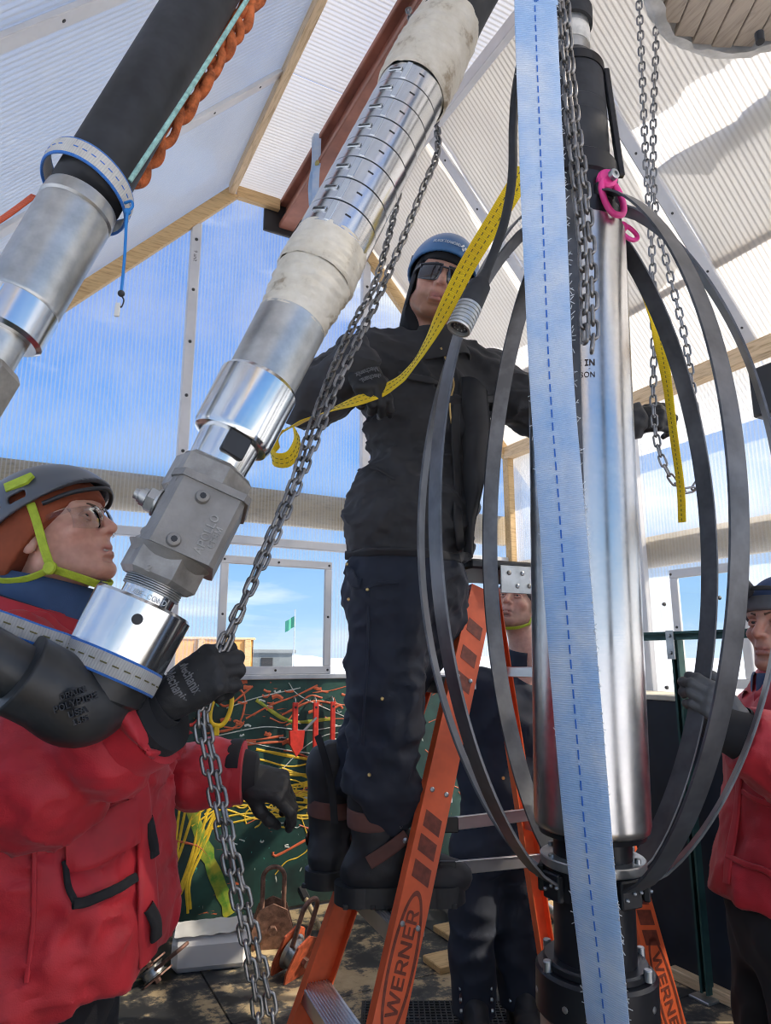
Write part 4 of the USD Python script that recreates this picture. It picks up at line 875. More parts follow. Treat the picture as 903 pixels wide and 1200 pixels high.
badge(rA, rail_y(rA, 1128), 1); lozenges(rA, (966, 994, 1024), 1); lozenges(rA, (738, 770, 800), 1)
badge(rD, rail_y(rD, 1168), -1); lozenges(rD, (1050, 1074, 1098), -1)

# ------------------------------------------------------------------ paint, tools and hardware along the back wall
M['tool_red'] = plain('red_tool_paint', (.62, .045, .03), .4, var=.15, vscale=30)
M['paint_yellow'] = plain('yellow_paint', (.78, .52, .03), .45, var=.15, vscale=25)
M['paint_orange'] = plain('orange_paint', (.60, .13, .05), .5, var=.2, vscale=25)
M['paint_white'] = plain('pale_paint', (.55, .60, .57), .5, var=.2, vscale=25)
M['paint_green'] = plain('green_paint', (.08, .26, .03), .5, var2=(.45, .42, .04), vscale=14)
rng = np.random.default_rng(11)
YP = YB - .0145
def wallp(px, py): return on(px, py, 1, YP)
def stroke(pts, w):
    P = spline([wallp(*p) for p in pts], max(8, 6 * len(pts))); n = len(P)
    T = np.gradient(P, axis=0); T /= np.linalg.norm(T, axis=1, keepdims=True); B = np.cross(T, (0, -1, 0)); ww = w * (.75 + .5 * meshkit.noise(np.stack([np.arange(n) * .5, np.full(n, pts[0][0]), np.full(n, pts[0][1])], 1)))
    V = np.concatenate([P + B * (ww / 2)[:, None], P - B * (ww / 2)[:, None], P + (0, -.0022, 0)]); i = np.arange(n - 1)
    F = np.vstack([tri(np.stack([i, i + 1, 2 * n + i + 1, 2 * n + i], 1)), tri(np.stack([2 * n + i, 2 * n + i + 1, n + i + 1, n + i], 1))])
    return trimesh.Trimesh(V, F, process=False)
yel, ora, whi, grn = [], [], [], []
for k in range(9):      # drips that run down from the tangle
    x0 = 188 + k * 8.5 + rng.uniform(-3, 3); x1 = 186 + k * 5.0 + rng.uniform(-8, 6)
    yel.append(stroke([(x0 + 10, 925 + rng.uniform(-6, 10)), ((x0 + x1) / 2 + 4 + rng.uniform(-4, 4), 990), (x1, 1040 + rng.uniform(-10, 20)), (x1 - 3 + rng.uniform(-5, 5), 1072 + rng.uniform(-25, 15))], .016))
for k in range(13):      # loops and long sweeps to the right
    y0 = 905 + k * 5 + rng.uniform(-6, 6); yel.append(stroke([(228 + rng.uniform(-6, 14), y0 + 20), (258, y0 + rng.uniform(-8, 14)), (300, y0 + rng.uniform(-12, 8)), (345, y0 - 4 + rng.uniform(-8, 8)), (392 + rng.uniform(-16, 10), y0 - 6 + rng.uniform(-14, 20))], .011))
for k in range(12):
    cx, cy = rng.uniform(240, 372), rng.uniform(905, 968); rx, ry = rng.uniform(8, 22), rng.uniform(6, 15); ph = rng.uniform(0, 6)
    yel.append(stroke([(cx + rx * math.cos(ph + a), cy + ry * math.sin(ph + a)) for a in np.linspace(0, 5.2, 9)], .009))
yel += [stroke([(352, 955), (362, 990), (350, 1004), (335, 1010), (322, 1025)], .007), stroke([(300, 878), (340, 886), (400, 896)], .016), stroke([(330, 900), (370, 915), (408, 935)], .013), stroke([(352, 921), (364, 916)], .028)]
for p in ([(288, 842), (318, 826), (345, 816), (372, 803)], [(250, 800), (285, 812), (278, 850), (240, 860)], [(262, 868), (300, 867), (332, 862)], [(330, 838), (365, 822), (400, 826)], [(268, 880), (296, 872), (350, 868)], [(420, 830), (460, 815), (500, 812)], [(230, 905), (262, 880)], [(205, 985), (232, 992), (246, 1006)]): ora.append(stroke(p, .012))
for k in range(24): x, y = rng.uniform(250, 405), rng.uniform(800, 880); ora.append(stroke([(x, y), (x + rng.uniform(2, 7), y - rng.uniform(-2, 3)), (x + rng.uniform(7, 13), y + rng.uniform(-3, 3))], rng.uniform(.008, .026)))
for p in ([(255, 862), (310, 852), (360, 856), (402, 850)], [(282, 868), (330, 878), (372, 884)], [(330, 902), (356, 876), (380, 862), (402, 858)], [(265, 830), (300, 818), (352, 806)], [(338, 800), (352, 816), (404, 840)]): whi.append(stroke(p, .006))
for k in range(26): x, y = rng.uniform(245, 405), rng.uniform(800, 1000); whi.append(stroke([(x, y), (x + rng.uniform(1, 4), y + rng.uniform(-3, 3)), (x + rng.uniform(4, 8), y + rng.uniform(-3, 3))], rng.uniform(.004, .013)))
for p, w in (([(216, 930), (228, 960), (246, 1010), (262, 1050), (270, 1072)], .075), ([(226, 950), (240, 990), (252, 1030)], .04), ([(250, 930), (300, 912), (330, 905)], .05), ([(300, 820), (340, 845), (390, 842)], .02)): grn.append(stroke(p, w))
for m_, ms, nm in ((M['paint_green'], grn, 'green'), (M['paint_yellow'], yel, 'yellow'), (M['paint_orange'], ora, 'orange'), (M['paint_white'], whi, 'pale')):
    wb.part('paint_splash', cat(ms), m_, kind='stuff', label=f'{nm} paint strokes and drips on the dark plywood')
# the same kind of splashes go on along the panels on either side
more = []
for k in range(60):
    x, z = rng.uniform(XL + .1, XR - .1), rng.uniform(.3, 1.25); P = v3(x, YP, z); 
    q = [picture(P + [dx, 0, dz])[0, :2] for dx, dz in ((0, 0), (rng.uniform(.02, .12), rng.uniform(-.05, .05)), (rng.uniform(.12, .3), rng.uniform(-.1, .1)))]
    more.append(stroke(q, rng.uniform(.005, .014)))
wb.part('paint_splash', cat(more), M['paint_orange'], kind='stuff', label='thin orange splashes scattered over the plywood')

def red_tool(px, py0, py1, label, kind):
    a, b = on(px, py0, 1, YB - .05), on(px - 1, py1, 1, YB - .05)
    t = Thing('bar_clamp', a, label, 'clamp', 'red clamps hung on the splashed plywood')
    t.part('bar', beam(a, b, .034 if kind else .030, .016, (0, -1, 0), .004), M['tool_red'])
    t.part('hook', tube(spline([a + v3(0, 0, -.02), a + v3(0, -.004, .01), a + v3(0, .02, .03), v3(a[0], YB - .015, a[2] + .02)], 14), .004, 8), M['screw'], True)
    t.part('hole', lathe(a - v3(0, .008, .03), a - v3(0, 1, .03), [(0, .008), (.001, .008)], 12), M['black_plate'])
    if kind == 1:
        t.part('jaw', prism([(-.045, 0), (.05, 0), (.04, -.10), (.0, -.15), (-.04, -.08)], b + v3(0, -.012, .12), (1, 0, 0), (0, 0, 1), .024), M['tool_red'])
        t.part('screw_rod', rod(b + v3(.03, -.02, .10), b + v3(.13, -.02, .19), .008), M['screw'])
    elif kind == 2:
        t.part('jaw', bxa(b + v3(-.035, -.02, -.02), b + v3(.035, .018, .10)), M['tool_red'])
        t.part('screw_rod', rod(b + v3(0, -.01, -.12), b + v3(0, -.01, .0), .011), M['screw'])
        t.part('swivel_pad', lathe(b + v3(0, -.01, -.14), b + v3(0, -.01, 0), [(0, .03), (.02, .03), (.024, .012)], 18), M['galv'], 30)
    return t
red_tool(346, 823, 880, 'short red clamp with a flared jaw hanging on the splashed plywood', 1)
red_tool(370, 823, 905, 'middle red bar clamp with steel screw beside the black boot', 2)
red_tool(390, 822, 895, 'slim red bar clamp nearest the leg of the man on the ladder', 0)
# yellow ring and red shackles on hooks
yo = on(262, 822, 1, YB - .05); yr_ = Thing('yellow_ring', yo, 'oblong yellow ring hanging on the plywood beside the gripped chain', 'ring')
eye_loop(yr_, yo + v3(.01, 0, .06), v3(-.25, 0, -1), (0, -1, 0), .115, .20, .014, M['yellow_plastic'], 'ring')
yr_.part('swivel', bxa(yo + v3(-.05, -.012, -.19), yo + v3(-.02, .012, -.13)), M['yellow_plastic']); yr_.part('nail', rod(yo + v3(.01, .05, .055), yo + v3(.01, -.03, .06), .005), M['screw'])
for i, (px, py) in enumerate(((192, 839), (223, 836))):
    o = on(px, py, 1, YB - .06); t = Thing('bow_shackle', o, ('left' if i == 0 else 'right') + ' one of two red shackles hanging beneath the left man\'s gripping glove', 'shackle', 'red shackles on the plywood')
    th = np.linspace(.5, 2 * np.pi - .5, 28); P = o + np.stack([np.sin(th) * .055, th * 0, np.cos(th) * .065], 1)
    t.part('bow', tube(P, .010, 10, (0, 1, 0)), M['tool_red'], True)
    t.part('pin', rod(o + v3(-.05, 0, .062), o + v3(.05, 0, .062), .009), plain('blue_pin', (.04, .15, .35), .4) if i == 0 else M['screw']); t.part('nail', rod(o + v3(0, .06, .03), o + v3(0, -.02, .03), .005), M['screw'])

# ------------------------------------------------------------------ on the floor
def floorp(px, py): return on(px, py, 2, 0.0)
# white wrapped foam block
fo_ = floorp(252, 1138); fb = Thing('foam_block', fo_, 'white foam block in a crumpled wrapper on the floor by the chain', 'foam block')
q = cbox((.36, .22, .15), .03).subdivide().subdivide().subdivide(); v = q.vertices; v += (meshkit.fbm(v * 14, 3, 2)[:, None] - .5) * .03 * unit(v); fb.part('block', place(trimesh.Trimesh(v, q.faces), fo_ + v3(0, .10, .075), trimesh.transformations.rotation_matrix(-.25, [0, 0, 1])[:3, :3]), plain('white_foam', (.74, .72, .70), .6, bump=.2, bscale=20), 40)
fb.part('wrapper_flap', place(trimesh.Trimesh((lambda w: np.c_[w[:, 0], w[:, 1], .022 * meshkit.fbm(np.c_[w * 14, w[:, :1]], 3, 4) + .004 * np.abs(np.sin(w[:, 0] * 40))])(np.stack(np.meshgrid(np.linspace(-.17, .17, 20), np.linspace(-.1, .1, 14), indexing='ij'), -1).reshape(-1, 2)), tri([[i * 14 + j, (i + 1) * 14 + j, (i + 1) * 14 + j + 1, i * 14 + j + 1] for i in range(19) for j in range(13)])), fo_ + v3(0, .10, .148), trimesh.transformations.rotation_matrix(-.25, [0, 0, 1])[:3, :3]), plain('film', (.72, .71, .69), .35), True)
# snatch blocks
M['rust_orange'] = plain('rusty_orange_paint', (.50, .10, .04), .55, bump=.2, var=.35, vscale=30)
M['rust'] = plain('rusty_steel', (.22, .12, .09), .6, .4, bump=.3, var=.4, vscale=30)
def snatch(o, rz, s, m, label, tilt=.35):
    t = Thing('snatch_block', o, label, 'pulley block', 'snatch blocks on the floor'); Rz = trimesh.transformations.rotation_matrix(rz, [0, 0, 1])[:3, :3]
    pl = Polygon([(-.09, 0), (.09, 0), (.10, .06), (.065, .17), (0, .20), (-.065, .17), (-.10, .06)]).buffer(.01)
    def pp(m_): return place(m_, o, Rz @ trimesh.transformations.rotation_matrix(tilt, [1, 0, 0])[:3, :3] * s)
    for y in (-.05, .04): t.part('cheek_plate', pp(prism(pl, (0, y + .01, .012), (1, 0, 0), (0, 0, 1), .01)), m)
    t.part('sheave', pp(lathe((0, -.035, .10), (0, .03, .10), [(0, .085), (.012, .07), (.05, .07), (.064, .085)], 28)), M['galv'], 30)
    t.part('axle', pp(lathe((0, -.075, .10), (0, .07, .10), [(0, .022), (.145, .022)], 6)), M['rust'])
    u = np.linspace(0, np.pi, 20); P = np.concatenate([[[-.055, 0, .16]], np.stack([-.055 * np.cos(u), u * 0, .33 + .055 * np.sin(u)], 1), [[.055, 0, .16]]])
    t.part('shackle', pp(tube(spline(P, 40), .012, 10, (0, 1, 0))), M['rust'], True)
    return t
snatch(floorp(340, 1142), .5, .95, M['rust_orange'], 'orange painted snatch block lying by the ladder foot')
snatch(floorp(318, 1108), -.3, 1.0, M['rust'], 'rusty snatch block with a tall shackle behind the orange one', .1)
snatch(floorp(165, 1150), .9, .7, M['rust'], 'rusty shackle block half hidden beside the left man\'s parka hem', .9)
br_ = Thing('brush', floorp(376, 1088), 'long handled brush leaning on the back wall behind the boots', 'brush')
a_, b_ = floorp(376, 1090), on(352, 1040, 1, YB - .12)
br_.part('handle', rod(a_, a_ + (b_ - a_) * .72, .014, 12), M['ply_tan']); br_.part('head', beam(a_ + (b_ - a_) * .70, b_, .045, .035, (0, -1, 0), .008), M['black_plate'])
# pipes and planks at the foot of the locker
M['pipe'] = plain('steel_pipe', (.50, .44, .39), .35, .85, bump=.1, var=.3, vscale=12)
for i, (p0, p1, r, mm, lb) in enumerate((((600, 1150), (552, 1095), .030, M['pipe'], 'outer steel pipe of the bundle lying behind the ladder'), ((630, 1140), (575, 1075), .032, M['galv'], 'pale steel pipe second in the bundle behind the ladder'), ((645, 1115), (590, 1055), .028, M['rust_orange'], 'orange stained pipe in the bundle behind the ladder'), ((655, 1092), (600, 1040), .030, M['pipe'], 'dull pipe beside the thin bright one at the back of the bundle'), ((672, 1070), (618, 1020), .022, M['galv'], 'thin bright pipe at the very back of the bundle behind the ladder'))):
    a, b = floorp(*p0), floorp(*p1); d = unit(b - a); L = 1.15
    z_ = r + .034 + (.0 if i != 2 else .0)
    t = Thing('steel_pipe', a, lb, 'pipe', 'pipes lying behind the stepladder'); a = a + UP * z_ - d * .1; b = a + d * L
    t.part('tube', lathe(a, b, [(0, r * .8), (0, r), (L, r), (L, r * .8), (L - .05, r * .8)], 20, caps=False), mm, 30); t.part('pipe_collar', lathe(a, b, [(L * .55, r), (L * .55 + .004, r * 1.12), (L * .62, r * 1.12), (L * .625, r)], 20, caps=False), mm, 30)
for i, (px, py, w, L) in enumerate(((520, 1100, .19, .95), (505, 1135, .16, .85))):
    o = floorp(px, py); single('plank', bxa(o + v3(0, -.08, .0), o + v3(L, w - .08, .032), .004), M['pine_x'], ('back' if i == 0 else 'front') + ' pale wooden plank lying on the floor behind the ladder', 'plank', 'planks under the pipes')
od = floorp(585, 1012); ob = Thing('orange_drum', od, 'small orange plastic tub on the floor behind the ladder braces', 'tub')
ob.part('tub', lathe(od, od + UP, [(0, .075), (.005, .08), (.16, .095), (.165, .1), (.18, .1), (.18, .09), (.02, .075)], 28), plain('orange_plastic', (.80, .17, .02), .4), 40); ob.part('handle', tube(spline([od + v3(-.1, 0, .165), od + v3(-.06, -.03, .235), od + v3(.06, -.03, .235), od + v3(.1, 0, .165)], 20), .004, 8), M['screw'], True)
mt = floorp(560, 1200)
mm_ = Thing('rubber_mat', mt, 'black rubber mat with a fine grid at the bottom centre of the floor', 'mat')
mR = trimesh.transformations.rotation_matrix(-YAW, [0, 0, 1])[:3, :3]
mm_.part('mat', place(cbox((.95, .55, .008), .003), mt + mR @ v3(0, -.10, .005), mR), M['rubber'])
mm_.part('grid_ribs', cat([place(cbox((.93, .006, .006), .001), mt + mR @ v3(0, -.10 - .26 + k * .0225, .011), mR) for k in range(24)] + [place(cbox((.006, .53, .006), .001), mt + mR @ v3(-.46 + k * .0225, -.10, .011), mR) for k in range(42)]), M['rubber'], kind='stuff')

# ------------------------------------------------------------------ along the right wall
LX = 2.86
lk = Thing('plywood_locker', (LX, 1.9, 0), 'long black painted plywood locker along the right wall', 'locker')
for a, b in ((-1.2, -.02), (-.015, 1.18), (1.185, 2.02), (2.04, 3.1)):
    lk.part('front_panel', bxa((LX, a + .003, .03), (LX + .018, b - .003, 1.24), .002), M['black_ply'])
lk.part('top_board', bxa((LX - .01, -1.2, 1.24), (XR - .11, 3.1, 1.265), .003), plain('cream_board', (.60, .55, .44), .6, var=.15))
lk.part('end_panel', bxa((LX + .018, 3.08, .0), (XR - .09, 3.10, 1.24), .002), M['black_ply'])
lk.part('plinth', bxa((LX + .03, -1.2, 0), (LX + .05, 3.1, .1), .002), M['gasket'])
lk.part('toe_rail', bxa((LX - .05, -1.2, .002), (LX - .004, 2.5, .05), .004), M['pine_y'])
M['strut'] = plain('dark_green_strut', (.035, .085, .075), .42, .4, var=.25)
rk = Thing('strut_rack', (LX - .06, 2.0, 0), 'dark green metal strut rail and post in front of the black locker', 'rack')
ra, rb_ = on(742, 733, 0, 2.78), on(893, 733, 0, 2.78); yz = ra[2]
def strut(a, b, hint):
    P = [(-.02, -.02), (.02, -.02), (.02, .02), (.009, .02), (.009, .016), (.016, .016), (.016, -.016), (-.016, -.016), (-.016, .016), (-.009, .016), (-.009, .02), (-.02, .02)]
    a, b = v3(a), v3(b); R = frame(b - a, hint); return prism(P, a, R[:, 0], R[:, 1], np.linalg.norm(b - a)) if np.cross(R[:, 0], R[:, 1]) @ (b - a) > 0 else prism(P, a, R[:, 1], R[:, 0], np.linalg.norm(b - a))
rk.part('rail', strut((2.78, .9, 1.55), (2.78, 2.75, 1.55), (-1, 0, 0)), M['strut'])
for py_ in (2.29, 1.2):
    rk.part('post', strut((2.80, py_, .02), (2.80, py_, 1.53), (-1, 0, 0)), M['strut']); rk.part('base_plate', bxa((2.74, py_ - .05, .0), (2.86, py_ + .05, .012), .003), M['galv'])
    bk = rk.part('bracket', bxa((2.752, py_ - .022, 1.44), (2.758, py_ + .022, 1.575), .002), M['galv'])
    for z in (1.55, 1.47): rk.part('bolt', bolt((2.752, py_, z), (-1, 0, 0), .010, .008), M['screw'], under=bk)
nb = on(903, 458, 0, 3.27); tb = Thing('wall_box', nb, 'small black box fixed high on the right wall at the photo edge', 'box')
tb.part('box', bxa(nb + v3(-.05, -.12, -.13), nb + v3(.027, .08, .13), .008), plain('box_black', (.03, .03, .032), .6)); tb.part('lid', bxa(nb + v3(-.056, -.11, -.12), nb + v3(-.05, .07, .12), .002), M['black_plate'])

# ------------------------------------------------------------------ things hung from the ridge beam
def beam_y(px, xx, z=4.40):
    ys = np.linspace(1.5, 4.0, 400); q = picture(np.stack([np.full(400, xx), ys, np.full(400, z)], 1)); return ys[np.argmin(np.abs(q[:, 0] - px))]
for i, (px, xx, L, w, lb) in enumerate(((370, 1.338, .42, .05, 'left and longer of two grey blue slings looped over the red ridge beam'), (400, 1.462, .22, .03, 'right and shorter sling looped over the red ridge beam'))):
    y = beam_y(px, xx); sd_ = -1 if i == 0 else 1; top = v3(xx, y, 4.41); t = Thing('hanging_sling', top, lb, 'sling', 'slings hung from the ridge beam')
    for k, dx in enumerate((-.012, .014)):
        P = spline([v3(1.40, y + dx, 4.618), v3(xx + sd_ * -.004, y + dx, 4.612), v3(xx, y + dx, 4.58), top + v3(0, dx, 0), top + v3(sd_ * .01, dx * 2.2, -.15), top + v3(sd_ * .005, dx * 1.4, -.3 * L / .42), top + v3(0, dx * .3, -L)], 40)
        rv, uv = ribbon(P, [v3(0, 0, 1)] * 3 + [-FWD + v3(sd_ * .3, 0, 0)] * 15 + [-FWD + RGT * (k - .5)] * 22, w, .003); t.part('webbing', rv, M['web_blue'] if i == 0 else M['web_grey'], True, uv=uv)
    t.part('knot', place(cbox((.02, w * 1.3, .03), .006), top + v3(0, 0, -.01)), plain('knot_yellow_%d' % i, (.40, .36, .14), .8), True)

# wrapped round platform overhead at upper right
wc = at(905, -70, 1.55); pf = Thing('wrapped_drum', wc, 'plastic wrapped wooden drum overhead at the upper right corner', 'drum')
pn = unit(v3(-.10, -.05, -1)); pR = frame(-pn, FWD)
dr = .30; n = 90; th = np.arange(n) / n * 2 * np.pi; k = 12
V_ = []
for j in range(k):
    a = j / (k - 1) * math.pi * 1.0 - math.pi / 2; 
    rr_ = dr + .045 * math.cos(a) + .018 * (meshkit.fbm(np.stack([np.cos(th) * 7, np.sin(th) * 7, np.full(n, j * .55)], 1), 3, 21) - .5) * 2; z = -.045 * math.sin(a) + .012 * (meshkit.fbm(np.stack([np.cos(th) * 6, np.sin(th) * 6, np.full(n, j * .4 + 9)], 1), 3, 5) - .5)
    V_.append(np.stack([np.cos(th) * rr_, np.sin(th) * rr_, z], 1))
V_ = np.concatenate(V_); i, j = np.meshgrid(np.arange(k - 1), np.arange(n), indexing='ij'); i, j = i.ravel(), j.ravel(); j2 = (j + 1) % n
pf.part('wrapped_rim', trimesh.Trimesh(V_ @ pR.T + wc, tri(np.stack([i * n + j, i * n + j2, (i + 1) * n + j2, (i + 1) * n + j], 1)), process=False), plain('crumpled_plastic', (.52, .50, .46), .35, bump=.5, bscale=24, var=.25, vscale=10), 50)
for q in range(-4, 5):
    x = q * .066; h_ = math.sqrt(max(.01, (dr + .01) ** 2 - x * x)); pf.part('board', place(cbox((.063, 2 * h_, .03), .003), wc + pR @ v3(x, 0, 0), pR), M['pine_y'] if False else wood('grey_board_%d' % (q + 4), (.42, .35, .28), (.28, .23, .18), (20, 2, 20)))
o = at(890, 46, 1.50); pf.part('bolt', lathe(o, o + pn, [(-.02, .012), (.01, .011)], 12), M['black_plate'])
pf.part('hanger', rod(wc, v3(wc[0], wc[1], 4.0), .012), M['galv'])

# ------------------------------------------------------------------ seen through the windows
cr = Thing('wooden_crate', (2.1, 8.6, -.3), 'orange lit wooden crate outside behind the back window', 'crate')
cx = on(282, 760, 1, 8.5)
cr.part('side', bxa((cx[0] - 1.2, 8.5, -.3), (cx[0] + .16, 8.52, 1.66), .01), M['ply_tan'] if False else plain('crate_ply', (.72, .34, .08), .6, var=.12))
cr.part('end', bxa((cx[0] + .14, 8.5, -.3), (cx[0] + .16, 9.6, 1.66), .01), M['pine_y']); cr.part('lid', bxa((cx[0] - 1.22, 8.48, 1.66), (cx[0] + .18, 9.62, 1.69), .01), M['pine_y'])
for xx in (-1.1, -.5, .08): cr.part('batten', bxa((cx[0] + xx - .04, 8.47, -.3), (cx[0] + xx + .04, 8.5, 1.66), .006), M['pine_x'])
fx_ = on(344, 772, 1, 30.0); fg = Thing('flag', (fx_[0], 30, -.3), 'small green flag on a thin pole out on the snow', 'flag')
fg.part('pole', rod((fx_[0], 30, -.3), (fx_[0], 30, 3.6), .03, 8), M['alu']); fg.part('cloth', trimesh.Trimesh(np.array([[fx_[0] - .02 - .42 * u, 30 + .08 * math.sin(u * 7), 3.3 - .5 * w - .25 * u] for u in np.linspace(0, 1, 10) for w in (0, 1)]), tri([[2 * i, 2 * i + 1, 2 * i + 3, 2 * i + 2] for i in range(9)]), process=False), plain('green_cloth', (.05, .30, .20), .8))
hb = on(316, 772, 1, 45.0); hu = Thing('hut', (hb[0], 45, -.3), 'low dark grey hut far off on the snow through the back window', 'hut')
hu.part('wall', bxa((hb[0] - 2.2, 45, -.4), (hb[0] + 1.6, 49, 1.7), .02), plain('hut_grey', (.14, .16, .17), .7)); hu.part('roof', bxa((hb[0] - 2.4, 44.8, 1.7), (hb[0] + 1.8, 49.2, 1.95), .05), plain('hut_roof', (.20, .22, .23), .6)); hu.part('door_panel', bxa((hb[0] - .6, 44.95, -.3), (hb[0] + .2, 45.0, 1.4), .02), M['black_plate'])
xs = np.linspace(-70, 90, 160); V_ = []; 
for j, (yy, hh) in enumerate(((70, 0), (78, 1.0), (90, 1.0), (100, 0))):
    V_.append(np.stack([xs, np.full_like(xs, yy), -.4 + hh * (1.0 + 1.5 * meshkit.fbm(np.stack([xs / 9, xs * 0 + j * .2, xs * 0], 1), 4, 7))], 1))
V_ = np.concatenate(V_); i, j = np.meshgrid(np.arange(3), np.arange(159), indexing='ij'); i, j = i.ravel(), j.ravel()
rd = usdkit.mesh(stage, '/World/snow_ridge', (V_, tri(np.stack([i * 160 + j, i * 160 + j + 1, (i + 1) * 160 + j + 1, (i + 1) * 160 + j], 1))), M['snow'], smooth=True); rd.GetPrim().SetCustomDataByKey('kind', 'structure')
# drifted snow on the outside of the right roof
def on_roof(x, y, lift=.012): return v3(x, y, ZE + SL * (XR - x) + lift)
for poly, h_, seed in (([(2.62, 2.0), (2.70, 1.8), (2.63, 1.55), (2.60, 1.2), (2.58, .4), (2.60, -1.4), (2.97, -1.4), (2.97, .4), (2.97, 2.0)], .05, 1), ([(1.94, 2.0), (1.94, .9), (1.94, -1.4), (2.46, -1.4), (2.47, .4), (2.465, 1.4), (2.46, 2.0)], .04, 2), ([(1.94, 3.02), (1.94, 2.12), (2.9, 2.1), (2.97, 2.5), (2.96, 3.02)], .05, 3), ([(1.96, 4.08), (1.96, 3.14), (2.5, 3.14), (2.9, 3.2), (2.8, 3.7), (2.9, 4.08)], .05, 4)):
    P = np.array(poly); c = P.mean(0); u = spline(np.vstack([P, P[:1]]), 60)[:-1] if False else np.array([P[i] + (P[(i + 1) % len(P)] - P[i]) * t for i in range(len(P)) for t in np.linspace(0, 1, 8, endpoint=False)])
    u = u + (np.stack([meshkit.noise(np.c_[u * 9, u[:, :1] * 0], seed), meshkit.noise(np.c_[u * 9, u[:, :1] * 0], seed + 9)], 1) - .5) * .06
    rings = [(1.0, .0), (1.0, .4), (.9, .9), (.5, 1.0)]; V_ = []
    for s_, hh in rings: V_.append(np.array([on_roof(*(c + (q - c) * s_), .012 + hh * h_) for q in u]))
    V_ = np.concatenate(V_ + [[on_roof(*c, .012 + h_)]]); n = len(u); i, j = np.meshgrid(np.arange(3), np.arange(n), indexing='ij'); i, j = i.ravel(), j.ravel(); j2 = (j + 1) % n
    F = np.vstack([tri(np.stack([i * n + j, i * n + j2, (i + 1) * n + j2, (i + 1) * n + j], 1)), np.stack([3 * n + np.arange(n), 3 * n + (np.arange(n) + 1) % n, np.full(n, 4 * n)], 1)])
    single('snow_patch', trimesh.Trimesh(V_, F, process=False), M['roof_snow'], ['patch of drifted snow outside on the roof below the wavy bright edge', 'patch of snow on the roof high at upper right', 'patch of snow on the roof between the two battens', 'patch of snow on the roof behind the blue helmet'][seed - 1], 'snow', 'snow patches on the roof', kind='stuff', smooth=True)

